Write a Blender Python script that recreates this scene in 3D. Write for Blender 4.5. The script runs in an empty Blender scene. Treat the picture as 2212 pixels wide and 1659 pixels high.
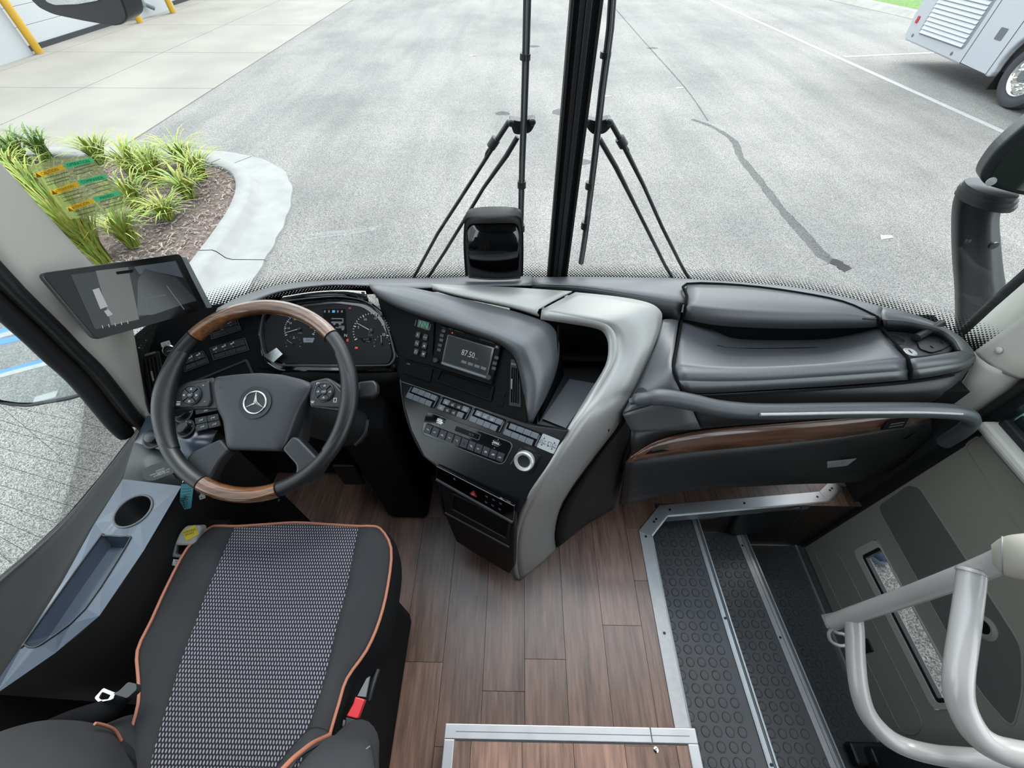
import bpy, bmesh, math, random
from mathutils import Vector, Matrix
random.seed(7)
SC = bpy.context.scene
COL = SC.collection
# ------------------------------------------------------------------ camera
F = 895.0; CX, CY = 1106.0, 829.5
CAM = Vector((0, 0, 1.55))
PITCH, YAW = math.radians(49.9), math.radians(0.9)
cam_d = bpy.data.cameras.new('camera'); cam = bpy.data.objects.new('camera', cam_d); COL.objects.link(cam)
cam_d.sensor_fit = 'HORIZONTAL'; cam_d.sensor_width = 36.0; cam_d.lens = F / 2212.0 * 36.0
cam_d.clip_start = 0.02; cam_d.clip_end = 200
cam.location = CAM; cam.rotation_euler = (math.pi/2 - PITCH, 0, YAW)
SC.camera = cam
ROT = cam.rotation_euler.to_matrix()
# ------------------------------------------------------------------ world, light, exposure
W = bpy.data.worlds.new('World'); SC.world = W; W.use_nodes = True
nt = W.node_tree; nt.nodes.clear()
wo = nt.nodes.new('ShaderNodeOutputWorld'); bg = nt.nodes.new('ShaderNodeBackground')
tc = nt.nodes.new('ShaderNodeTexCoord'); sp = nt.nodes.new('ShaderNodeSeparateXYZ'); cr = nt.nodes.new('ShaderNodeValToRGB')
ns = nt.nodes.new('ShaderNodeTexNoise'); ns.inputs['Scale'].default_value = 2.2; ns.inputs['Detail'].default_value = 5
mxs = nt.nodes.new('ShaderNodeMixRGB'); mxs.blend_type = 'MULTIPLY'; mxs.inputs[0].default_value = 0.35
cr2 = nt.nodes.new('ShaderNodeValToRGB'); cr2.color_ramp.elements[0].position = 0.35; cr2.color_ramp.elements[0].color = (0.62, 0.72, 0.85, 1)
cr2.color_ramp.elements[1].position = 0.62; cr2.color_ramp.elements[1].color = (1, 1, 1, 1)
cr.color_ramp.elements[0].position = 0.0; cr.color_ramp.elements[0].color = (0.90, 0.92, 0.93, 1)
cr.color_ramp.elements[1].position = 1.0; cr.color_ramp.elements[1].color = (0.78, 0.88, 0.98, 1)
nt.links.new(tc.outputs['Generated'], sp.inputs[0]); nt.links.new(sp.outputs['Z'], cr.inputs[0])
nt.links.new(tc.outputs['Generated'], ns.inputs['Vector']); nt.links.new(ns.outputs['Fac'], cr2.inputs[0])
nt.links.new(cr.outputs[0], mxs.inputs[1]); nt.links.new(cr2.outputs[0], mxs.inputs[2])
nt.links.new(mxs.outputs[0], bg.inputs[0]); nt.links.new(bg.outputs[0], wo.inputs[0])
bg.inputs[1].default_value = 4.2
sun_d = bpy.data.lights.new('sun', 'SUN'); sun_d.energy = 5.5; sun_d.angle = math.radians(35); sun_d.color = (1.0, 0.96, 0.9)
sun = bpy.data.objects.new('sun', sun_d); COL.objects.link(sun); sun.rotation_euler = (math.radians(-32), math.radians(14), 0)
SC.view_settings.view_transform = 'Standard'; SC.view_settings.look = 'None'; SC.view_settings.gamma = 1.0
SC.view_settings.use_curve_mapping = False
SC.view_settings.exposure = 0.0
SC.cycles.use_denoising = True
SC.cycles.max_bounces = 8; SC.cycles.transparent_max_bounces = 16; SC.cycles.caustics_reflective = False; SC.cycles.caustics_refractive = False
SC.cycles.sample_clamp_indirect = 6
# ------------------------------------------------------------------ helpers
def ray(px, py):
    return ROT @ Vector(((px - CX) / F, -(py - CY) / F, -1.0))
def U(px, py, z=None, y=None, x=None, d=None):
    r = ray(px, py)
    if z is not None: t = (z - CAM.z) / r.z
    elif y is not None: t = (y - CAM.y) / r.y
    elif x is not None: t = (x - CAM.x) / r.x
    else: t = d
    return CAM + r * t
def UL(pts):            # list of (px,py,z)
    return [U(a, b, z=c) for a, b, c in pts]
class Fr:
    def __init__(s, O, u, v):
        s.O = Vector(O); s.u = Vector(u).normalized(); v = Vector(v); s.v = (v - s.u * v.dot(s.u)).normalized()
        s.n = s.u.cross(s.v).normalized()
        s.flip = s.n.dot(CAM - s.O) < 0
        if s.flip: s.n = -s.n
    def at(s, a, b, h=0.0): return s.O + s.u * a + s.v * b + s.n * h
    def pix(s, px, py):
        r = ray(px, py); t = (s.O - CAM).dot(s.n) / r.dot(s.n); q = CAM + r * t - s.O
        return (q.dot(s.u), q.dot(s.v))
    def poly(s, pts): return [s.pix(*p) for p in pts]
    def shift(s, h): return Fr(s.O + s.n * h, s.u, s.v)
def srgb(r, g=None, b=None):
    if g is None: h = r.lstrip('#'); r, g, b = [int(h[i:i+2], 16) for i in (0, 2, 4)]
    f = lambda c: (c/255/12.92) if c/255 <= 0.04045 else ((c/255 + 0.055)/1.055) ** 2.4
    return (f(r), f(g), f(b), 1.0)
ALB = 0.53
def bcl(c): r = srgb(c); return (r[0]*ALB, r[1]*ALB, r[2]*ALB, 1.0)
WLOC = {}
def tag(o, label=None, cat=None, group=None, kind=None):
    if label: o['label'] = label
    if cat: o['category'] = cat
    if group: o['group'] = group
    if kind: o['kind'] = kind
    return o
def adopt(o, parent, c):
    WLOC[o.name] = Vector(c)
    if parent is not None:
        o.parent = parent; o.matrix_parent_inverse = Matrix.Translation(-WLOC[parent.name])
def thing(name, label, cat, loc=(0, 0, 0), group=None, kind=None, parent=None):
    o = bpy.data.objects.new(name, None); COL.objects.link(o); o.location = loc; o.empty_display_size = 0.05
    adopt(o, parent, loc)
    return tag(o, label, cat, group, kind)
def mesh(name, verts, faces, mat, parent=None, smooth=False, bevel=0, sub=0, solid=0, solid_off=-1, bseg=2, label=None, cat=None, group=None, kind=None, auto=None):
    verts = [Vector(v) for v in verts]
    lo = Vector((min(v.x for v in verts), min(v.y for v in verts), min(v.z for v in verts)))
    hi = Vector((max(v.x for v in verts), max(v.y for v in verts), max(v.z for v in verts)))
    c = (lo + hi) / 2
    me = bpy.data.meshes.new(name); me.from_pydata([v - c for v in verts], [], faces)
    bm = bmesh.new(); bm.from_mesh(me); bmesh.ops.recalc_face_normals(bm, faces=bm.faces); bm.to_mesh(me); bm.free()
    if smooth: me.polygons.foreach_set('use_smooth', [True] * len(me.polygons))
    if auto is not None: me.set_sharp_from_angle(angle=math.radians(auto))
    o = bpy.data.objects.new(name, me); COL.objects.link(o); o.location = c
    adopt(o, parent, c)
    if mat is not None: me.materials.append(mat)
    if solid: m = o.modifiers.new('solid', 'SOLIDIFY'); m.thickness = solid; m.offset = solid_off
    if bevel: m = o.modifiers.new('bevel', 'BEVEL'); m.width = bevel; m.segments = bseg; m.limit_method = 'ANGLE'; m.angle_limit = math.radians(40); m.harden_normals = False
    if sub: m = o.modifiers.new('sub', 'SUBSURF'); m.levels = sub; m.render_levels = sub
    return tag(o, label, cat, group, kind)
def crom(pts, k, closed=False):
    n = len(pts); out = []
    if k <= 1: return list(pts)
    for i in range(n if closed else n - 1):
        g = lambda j: pts[j % n] if closed else (pts[j] if 0 <= j < n else (pts[0]*2 - pts[1] if j < 0 else pts[-1]*2 - pts[-2]))
        p0, p1, p2, p3 = g(i-1), g(i), g(i+1), g(i+2)
        for s in range(k):
            t = s / k
            out.append(0.5*((2*p1) + (p2-p0)*t + (2*p0-5*p1+4*p2-p3)*t*t + (3*p1-p0-3*p2+p3)*t*t*t))
    if not closed: out.append(pts[-1])
    return out
def loft(name, rows, mat, parent=None, k=(1, 1), thick=0.0, smooth=True, off=-1, cu=False, **kw):
    rows = [crom([Vector(p) for p in r], k[1], cu) for r in rows]
    cols = list(zip(*rows)); cols = [crom(list(c), k[0]) for c in cols]
    R, Cn = len(cols[0]), len(cols)
    verts = [cols[j][i] for i in range(R) for j in range(Cn)]
    faces = []
    for i in range(R-1):
        for j in range(Cn if cu else Cn-1):
            faces.append((i*Cn+j, i*Cn+(j+1) % Cn, (i+1)*Cn+(j+1) % Cn, (i+1)*Cn+j))
    return mesh(name, verts, faces, mat, parent, smooth=smooth, solid=thick, solid_off=off, **kw)
def tube(name, pts, r, mat, parent=None, closed=False, res=10, k=1, flat=1.0, **kw):
    pts = crom([Vector(p) for p in pts], k, closed); n = len(pts)
    rs = r if isinstance(r, (list, tuple)) else [r]*n
    if len(rs) != n: rs = [rs[min(len(rs)-1, int(i/(n-1)*(len(rs)-1)+0.5))] for i in range(n)]
    verts, faces = [], []
    up = None
    for i in range(n):
        a = pts[(i-1) % n] if (closed or i > 0) else pts[0]; b = pts[(i+1) % n] if (closed or i < n-1) else pts[-1]
        t = (b - a).normalized()
        if up is None:
            up = Vector((0, 0, 1)) if abs(t.z) < 0.9 else Vector((1, 0, 0))
        s = t.cross(up).normalized(); up = s.cross(t).normalized()
        for j in range(res):
            an = 2*math.pi*j/res
            verts.append(pts[i] + (s*math.cos(an) + up*math.sin(an)*flat) * rs[i])
    for i in range(n if closed else n-1):
        for j in range(res):
            faces.append((i*res+j, i*res+(j+1) % res, ((i+1) % n)*res+(j+1) % res, ((i+1) % n)*res+j))
    if not closed:
        faces.append(tuple(range(res))[::-1]); faces.append(tuple((n-1)*res+j for j in range(res)))
    kw.setdefault('auto', 60)
    return mesh(name, verts, faces, mat, parent, smooth=True, **kw)
def prism(name, poly, fr, h0, h1, mat, parent=None, bevel=0, smooth=False, **kw):
    n = len(poly)
    verts = [fr.at(a, b, h0) for a, b in poly] + [fr.at(a, b, h1) for a, b in poly]
    faces = [tuple(range(n))[::-1], tuple(range(n, 2*n))] + [(i, (i+1) % n, n+(i+1) % n, n+i) for i in range(n)]
    if smooth: kw.setdefault('auto', 40)
    return mesh(name, verts, faces, mat, parent, bevel=bevel, smooth=smooth, **kw)
def flat(name, poly, fr, h, mat, parent=None, **kw):
    n = len(poly); t = 0.0004
    return prism(name, poly, fr, h, h + t, mat, parent, **kw)
def flats(name, polys, fr, h, mat, parent=None, **kw):
    verts, faces = [], []
    for poly in polys:
        b = len(verts); verts += [fr.at(x, y, h) for x, y in poly]; faces.append(tuple(range(b, b+len(poly))))
    return mesh(name, verts, faces, mat, parent, **kw)
def ring(name, outer, inner, fr, h0, h1, mat, parent=None, bevel=0, **kw):
    n = len(outer)
    V = [fr.at(a, b, h0) for a, b in outer] + [fr.at(a, b, h1) for a, b in outer] + [fr.at(a, b, h1) for a, b in inner] + [fr.at(a, b, h0) for a, b in inner]
    Fc = []
    for i in range(n):
        j = (i+1) % n
        for q in range(4):
            p = (q+1) % 4
            Fc.append((q*n+i, q*n+j, p*n+j, p*n+i))
    return mesh(name, V, Fc, mat, parent, bevel=bevel, **kw)
def rrect(cx, cy, w, h, r=0.0, seg=4):
    if r <= 0: return [(cx-w/2, cy-h/2), (cx+w/2, cy-h/2), (cx+w/2, cy+h/2), (cx-w/2, cy+h/2)]
    out = []
    for sx, sy, a0 in ((1, -1, -90), (1, 1, 0), (-1, 1, 90), (-1, -1, 180)):
        for s in range(seg+1):
            a = math.radians(a0 + 90*s/seg)
            out.append((cx + sx*(w/2-r) + r*math.cos(a), cy + sy*(h/2-r) + r*math.sin(a)))
    return out
def rpoly(poly, r, seg=4):          # round polygon corners
    n = len(poly); out = []
    for i in range(n):
        p0, p1, p2 = Vector(poly[i-1]), Vector(poly[i]), Vector(poly[(i+1) % n])
        d0, d1 = (p0-p1), (p2-p1); rr = min(r, d0.length*0.45, d1.length*0.45)
        a, b = p1 + d0.normalized()*rr, p1 + d1.normalized()*rr
        for s in range(seg+1):
            t = s/seg; q = a*(1-t)**2 + p1*2*t*(1-t) + b*t*t; out.append((q.x, q.y))
    return out
def circ(cx, cy, r, n=24, ry=None, a0=0): return [(cx + r*math.cos(a0+2*math.pi*i/n), cy + (ry or r)*math.sin(a0+2*math.pi*i/n)) for i in range(n)]
def box(name, lo, hi, mat, parent=None, bevel=0, **kw):
    (x0, y0, z0), (x1, y1, z1) = lo, hi
    v = [(x0,y0,z0),(x1,y0,z0),(x1,y1,z0),(x0,y1,z0),(x0,y0,z1),(x1,y0,z1),(x1,y1,z1),(x0,y1,z1)]
    f = [(0,3,2,1),(4,5,6,7),(0,1,5,4),(1,2,6,5),(2,3,7,6),(3,0,4,7)]
    return mesh(name, v, f, mat, parent, bevel=bevel, **kw)
def lathe(name, prof, fr, mat, parent=None, n=24, c=(0, 0), cap=True, **kw):   # prof: (radius, height along normal)
    V, Fc = [], []
    for r, h in prof:
        for i in range(n):
            a = 2*math.pi*i/n; V.append(fr.at(c[0]+r*math.cos(a), c[1]+r*math.sin(a), h))
    for k in range(len(prof)-1):
        for i in range(n):
            j = (i+1) % n; Fc.append((k*n+i, k*n+j, (k+1)*n+j, (k+1)*n+i))
    if cap and prof[0][0] > 1e-6: Fc.append(tuple(range(n))[::-1])
    if cap and prof[-1][0] > 1e-6: Fc.append(tuple((len(prof)-1)*n+i for i in range(n)))
    kw.setdefault('auto', 35)
    return mesh(name, V, Fc, mat, parent, smooth=True, **kw)
def copy(o, parent, loc, **kw):
    c = o.copy(); COL.objects.link(c); c.parent = None; c.location = loc
    c.matrix_parent_inverse = Matrix.Identity(4); adopt(c, parent, loc)
    for k, v in kw.items(): c[k] = v
    return c
_TXT = {}
def text(name, s, fr, a, b, size, mat, parent=None, h=0.0008, rot=0.0, sx=1.0, align='CENTER', **kw):
    if s not in _TXT:
        cu = bpy.data.curves.new('t', 'FONT'); cu.body = s; cu.size = 1.0; cu.align_x = 'CENTER'; cu.align_y = 'CENTER'; cu.resolution_u = 2
        ob = bpy.data.objects.new('t', cu); COL.objects.link(ob)
        me = bpy.data.meshes.new_from_object(ob.evaluated_get(bpy.context.evaluated_depsgraph_get()))
        _TXT[s] = ([v.co.copy() for v in me.vertices], [tuple(p.vertices) for p in me.polygons])
        bpy.data.objects.remove(ob); bpy.data.curves.remove(cu); bpy.data.meshes.remove(me)
    vs, fs = _TXT[s]; cr_, sr = math.cos(rot), math.sin(rot)
    V = []
    for v in vs:
        x, y = v.x*size*sx, -v.y*size
        V.append(fr.at(a + x*cr_ - y*sr, b + x*sr + y*cr_, h))
    return mesh(name, V, fs, mat, parent, **kw)
# ------------------------------------------------------------------ materials
def newmat(name):
    m = bpy.data.materials.new(name); m.use_nodes = True
    return m, m.node_tree, m.node_tree.nodes['Principled BSDF']
def N(nt, typ, **kw):
    n = nt.nodes.new(typ)
    for k, v in kw.items():
        if k in n.inputs: n.inputs[k].default_value = v
        else: setattr(n, k, v)
    return n
def pbr(name, col, rough=0.5, metal=0.0, spec=0.5, bump=0.0, bscale=400, var=0.0, vscale=6, coat=0.0, emit=None, estr=1.0, rvar=0.0):
    m, nt, b = newmat(name)
    c = (bcl(col) if metal < 0.9 else srgb(col)) if isinstance(col, str) else col
    b.inputs['Base Color'].default_value = c; b.inputs['Roughness'].default_value = rough
    b.inputs['Metallic'].default_value = metal; b.inputs['Specular IOR Level'].default_value = spec
    if coat: b.inputs['Coat Weight'].default_value = coat; b.inputs['Coat Roughness'].default_value = 0.05
    if emit: b.inputs['Emission Color'].default_value = srgb(emit); b.inputs['Emission Strength'].default_value = estr
    g = N(nt, 'ShaderNodeNewGeometry')
    if bump:
        n = N(nt, 'ShaderNodeTexNoise', Scale=bscale, Detail=3.0); bp = N(nt, 'ShaderNodeBump', Strength=bump, Distance=0.12/bscale)
        nt.links.new(g.outputs['Position'], n.inputs['Vector']); nt.links.new(n.outputs['Fac'], bp.inputs['Height']); nt.links.new(bp.outputs[0], b.inputs['Normal'])
    if var or rvar:
        n2 = N(nt, 'ShaderNodeTexNoise', Scale=vscale, Detail=5.0); nt.links.new(g.outputs['Position'], n2.inputs['Vector'])
        if var:
            mx = N(nt, 'ShaderNodeMixRGB', blend_type='MULTIPLY'); mx.inputs[0].default_value = var; mx.inputs[1].default_value = c
            r = N(nt, 'ShaderNodeValToRGB'); r.color_ramp.elements[0].position = 0.3; r.color_ramp.elements[1].position = 0.7
            nt.links.new(n2.outputs['Fac'], r.inputs[0]); nt.links.new(r.outputs[0], mx.inputs[2]); nt.links.new(mx.outputs[0], b.inputs['Base Color'])
        if rvar:
            mr = N(nt, 'ShaderNodeMapRange'); mr.inputs['To Min'].default_value = max(0, rough-rvar); mr.inputs['To Max'].default_value = min(1, rough+rvar)
            nt.links.new(n2.outputs['Fac'], mr.inputs['Value']); nt.links.new(mr.outputs[0], b.inputs['Roughness'])
    return m
def glass_mat(name, tint=(1, 1, 1, 1), refl=1.0, ior=1.45):
    m, nt, b = newmat(name); out = nt.nodes['Material Output']; nt.nodes.remove(b)
    t = N(nt, 'ShaderNodeBsdfTransparent'); t.inputs[0].default_value = tint
    g = N(nt, 'ShaderNodeBsdfGlossy'); g.inputs['Roughness'].default_value = 0.0
    fr = N(nt, 'ShaderNodeFresnel'); fr.inputs['IOR'].default_value = ior
    mu = N(nt, 'ShaderNodeMath', operation='MULTIPLY'); mu.inputs[1].default_value = refl
    mx = N(nt, 'ShaderNodeMixShader')
    nt.links.new(fr.outputs[0], mu.inputs[0]); nt.links.new(mu.outputs[0], mx.inputs[0]); nt.links.new(t.outputs[0], mx.inputs[1]); nt.links.new(g.outputs[0], mx.inputs[2]); nt.links.new(mx.outputs[0], out.inputs[0])
    return m
def film_mat(name, col, alpha):
    m, nt, b = newmat(name); out = nt.nodes['Material Output']; nt.nodes.remove(b)
    t = N(nt, 'ShaderNodeBsdfTransparent'); d = N(nt, 'ShaderNodeBsdfDiffuse'); tl = N(nt, 'ShaderNodeBsdfTranslucent')
    d.inputs[0].default_value = srgb(col); tl.inputs[0].default_value = srgb(col)
    m1 = N(nt, 'ShaderNodeMixShader'); m1.inputs[0].default_value = 0.6; m2 = N(nt, 'ShaderNodeMixShader'); m2.inputs[0].default_value = alpha
    nt.links.new(d.outputs[0], m1.inputs[1]); nt.links.new(tl.outputs[0], m1.inputs[2]); nt.links.new(t.outputs[0], m2.inputs[1]); nt.links.new(m1.outputs[0], m2.inputs[2]); nt.links.new(m2.outputs[0], out.inputs[0])
    return m
def frit_mat(name, pitch):          # black printed dot screen on glass
    m, nt, b = newmat(name); b.inputs['Base Color'].default_value = (0.01, 0.01, 0.01, 1); b.inputs['Roughness'].default_value = 0.4
    uv = N(nt, 'ShaderNodeUVMap'); s = N(nt, 'ShaderNodeSeparateXYZ'); nt.links.new(uv.outputs[0], s.inputs[0])
    def wave(sock):
        a = N(nt, 'ShaderNodeMath', operation='MULTIPLY'); a.inputs[1].default_value = 2*math.pi/pitch; nt.links.new(sock, a.inputs[0])
        c = N(nt, 'ShaderNodeMath', operation='COSINE'); nt.links.new(a.outputs[0], c.inputs[0]); return c
    x, y = wave(s.outputs['X']), wave(s.outputs['Y'])
    ad = N(nt, 'ShaderNodeMath', operation='MULTIPLY'); nt.links.new(x.outputs[0], ad.inputs[0]); nt.links.new(y.outputs[0], ad.inputs[1])
    z = N(nt, 'ShaderNodeMath', operation='MULTIPLY_ADD'); z.inputs[1].default_value = -1.15; z.inputs[2].default_value = 0.35; nt.links.new(s.outputs['Z'], z.inputs[0])
    yy = N(nt, 'ShaderNodeMath', operation='MULTIPLY_ADD'); yy.inputs[1].default_value = -22.0; yy.inputs[2].default_value = -0.1; nt.links.new(s.outputs['Y'], yy.inputs[0])
    a2 = N(nt, 'ShaderNodeMath', operation='ADD'); nt.links.new(ad.outputs[0], a2.inputs[0]); nt.links.new(yy.outputs[0], a2.inputs[1])
    gt = N(nt, 'ShaderNodeMath', operation='GREATER_THAN'); gt.inputs[1].default_value = 0.0; nt.links.new(a2.outputs[0], gt.inputs[0])
    nt.links.new(gt.outputs[0], b.inputs['Alpha'])
    return m
def wood_mat(name, c1, c2, axis='Y', scale=1.0, rough=0.35, coat=0.0, rnd=True, fine=1.0, bump=0.15):
    m, nt, b = newmat(name)
    g = N(nt, 'ShaderNodeTexCoord'); mp = N(nt, 'ShaderNodeMapping'); oi = N(nt, 'ShaderNodeObjectInfo')
    st = {'Y': (14, 1.1, 14), 'X': (1.1, 14, 14), 'Z': (14, 14, 1.1)}[axis]
    mp.inputs['Scale'].default_value = [v*scale for v in st]
    if rnd:
        vm = N(nt, 'ShaderNodeVectorMath', operation='ADD'); cb = N(nt, 'ShaderNodeCombineXYZ'); mm = N(nt, 'ShaderNodeMath', operation='MULTIPLY'); mm.inputs[1].default_value = 37.0
        nt.links.new(oi.outputs['Random'], mm.inputs[0]); 
        for i in range(3): nt.links.new(mm.outputs[0], cb.inputs[i])
        nt.links.new(g.outputs['Object'], vm.inputs[0]); nt.links.new(cb.outputs[0], vm.inputs[1]); nt.links.new(vm.outputs[0], mp.inputs['Vector'])
    else: nt.links.new(g.outputs['Object'], mp.inputs['Vector'])
    n1 = N(nt, 'ShaderNodeTexNoise', Scale=1.0, Detail=4.0, Distortion=1.2); n2 = N(nt, 'ShaderNodeTexNoise', Scale=9.0*fine, Detail=6.0)
    nt.links.new(mp.outputs[0], n1.inputs['Vector']); nt.links.new(mp.outputs[0], n2.inputs['Vector'])
    mx = N(nt, 'ShaderNodeMath', operation='MULTIPLY_ADD'); mx.inputs[1].default_value = 0.55; nt.links.new(n2.outputs['Fac'], mx.inputs[0])
    m3 = N(nt, 'ShaderNodeMath', operation='MULTIPLY'); m3.inputs[1].default_value = 0.55; nt.links.new(n1.outputs['Fac'], m3.inputs[0]); nt.links.new(m3.outputs[0], mx.inputs[2])
    r = N(nt, 'ShaderNodeValToRGB'); r.color_ramp.elements[0].position = 0.36; r.color_ramp.elements[0].color = bcl(c1); r.color_ramp.elements[1].position = 0.72; r.color_ramp.elements[1].color = bcl(c2)
    nt.links.new(mx.outputs[0], r.inputs[0])
    hv = N(nt, 'ShaderNodeHueSaturation'); mr = N(nt, 'ShaderNodeMapRange'); mr.inputs['To Min'].default_value = 0.72 if rnd else 1.0; mr.inputs['To Max'].default_value = 1.25 if rnd else 1.0
    nt.links.new(oi.outputs['Random'], mr.inputs['Value']); nt.links.new(mr.outputs[0], hv.inputs['Value']); nt.links.new(r.outputs[0], hv.inputs['Color']); nt.links.new(hv.outputs[0], b.inputs['Base Color'])
    b.inputs['Roughness'].default_value = rough
    if coat: b.inputs['Coat Weight'].default_value = coat; b.inputs['Coat Roughness'].default_value = 0.08
    if bump:
        bp = N(nt, 'ShaderNodeBump', Strength=bump, Distance=0.0008); nt.links.new(n2.outputs['Fac'], bp.inputs['Height']); nt.links.new(bp.outputs[0], b.inputs['Normal'])
    return m
def asphalt_mat():
    m, nt, b = newmat('asphalt'); g = N(nt, 'ShaderNodeNewGeometry')
    n1 = N(nt, 'ShaderNodeTexNoise', Scale=150.0, Detail=4.0); n2 = N(nt, 'ShaderNodeTexNoise', Scale=0.35, Detail=6.0, Roughness=0.65); n3 = N(nt, 'ShaderNodeTexVoronoi', Scale=55.0)
    mp = N(nt, 'ShaderNodeMapping'); mp.inputs['Scale'].default_value = (1.4, 0.18, 1)
    n4 = N(nt, 'ShaderNodeTexNoise', Scale=1.6, Detail=5.0)
    for n in (n1, n2, n3): nt.links.new(g.outputs['Position'], n.inputs['Vector'])
    nt.links.new(g.outputs['Position'], mp.inputs['Vector']); nt.links.new(mp.outputs[0], n4.inputs['Vector'])
    r1 = N(nt, 'ShaderNodeValToRGB'); e = r1.color_ramp.elements; e[0].position = 0.38; e[0].color = bcl('4e4d4d'); e[1].position = 0.64; e[1].color = bcl('bab6b0')
    nt.links.new(n1.outputs['Fac'], r1.inputs[0])
    r2 = N(nt, 'ShaderNodeValToRGB'); e = r2.color_ramp.elements; e[0].position = 0.30; e[0].color = (0.62, 0.62, 0.63, 1); e[1].position = 0.56; e[1].color = (1, 1, 1, 1)
    nt.links.new(n2.outputs['Fac'], r2.inputs[0])
    r3 = N(nt, 'ShaderNodeValToRGB'); e = r3.color_ramp.elements; e[0].position = 0.35; e[0].color = (0.86, 0.86, 0.87, 1); e[1].position = 0.62; e[1].color = (1.08, 1.08, 1.07, 1)
    nt.links.new(n4.outputs['Fac'], r3.inputs[0])
    m1 = N(nt, 'ShaderNodeMixRGB', blend_type='MULTIPLY'); m1.inputs[0].default_value = 0.85; nt.links.new(r1.outputs[0], m1.inputs[1]); nt.links.new(r2.outputs[0], m1.inputs[2])
    m2 = N(nt, 'ShaderNodeMixRGB', blend_type='MULTIPLY'); m2.inputs[0].default_value = 1.0; nt.links.new(m1.outputs[0], m2.inputs[1]); nt.links.new(r3.outputs[0], m2.inputs[2])
    nt.links.new(m2.outputs[0], b.inputs['Base Color']); b.inputs['Roughness'].default_value = 0.85
    bp = N(nt, 'ShaderNodeBump', Strength=0.6, Distance=0.008); nt.links.new(n3.outputs['Distance'], bp.inputs['Height']); nt.links.new(bp.outputs[0], b.inputs['Normal'])
    return m
def weave_mat(name, bcol, dot, pitch):
    m, nt, b = newmat(name); g = N(nt, 'ShaderNodeTexCoord'); s = N(nt, 'ShaderNodeSeparateXYZ'); nt.links.new(g.outputs['UV'], s.inputs[0])
    def M(op, a, bb=None, c=None):
        n = N(nt, 'ShaderNodeMath', operation=op)
        for i, v in enumerate((a, bb, c)):
            if v is None: continue
            if isinstance(v, (int, float)): n.inputs[i].default_value = v
            else: nt.links.new(v, n.inputs[i])
        return n.outputs[0]
    X = M('DIVIDE', s.outputs['X'], pitch*0.8); Y = M('DIVIDE', s.outputs['Y'], pitch)
    row = M('FLOOR', Y); odd = M('MODULO', row, 2.0)
    X2 = M('MULTIPLY_ADD', odd, 0.5, X)
    fx = M('ABSOLUTE', M('SUBTRACT', M('FRACT', X2), 0.5)); fy = M('ABSOLUTE', M('SUBTRACT', M('FRACT', Y), 0.5))
    e = M('ADD', M('POWER', M('MULTIPLY', fx, 4.2), 2.0), M('POWER', M('MULTIPLY', fy, 2.5), 2.0))
    mask = M('LESS_THAN', e, 1.0)
    mx = N(nt, 'ShaderNodeMixRGB'); mx.inputs[1].default_value = bcl(bcol); mx.inputs[2].default_value = bcl(dot); nt.links.new(mask, mx.inputs[0])
    nt.links.new(mx.outputs[0], b.inputs['Base Color']); b.inputs['Roughness'].default_value = 0.9; b.inputs['Specular IOR Level'].default_value = 0.2
    bp = N(nt, 'ShaderNodeBump', Strength=0.4, Distance=0.001); nt.links.new(mask, bp.inputs['Height']); nt.links.new(bp.outputs[0], b.inputs['Normal'])
    return m
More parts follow.
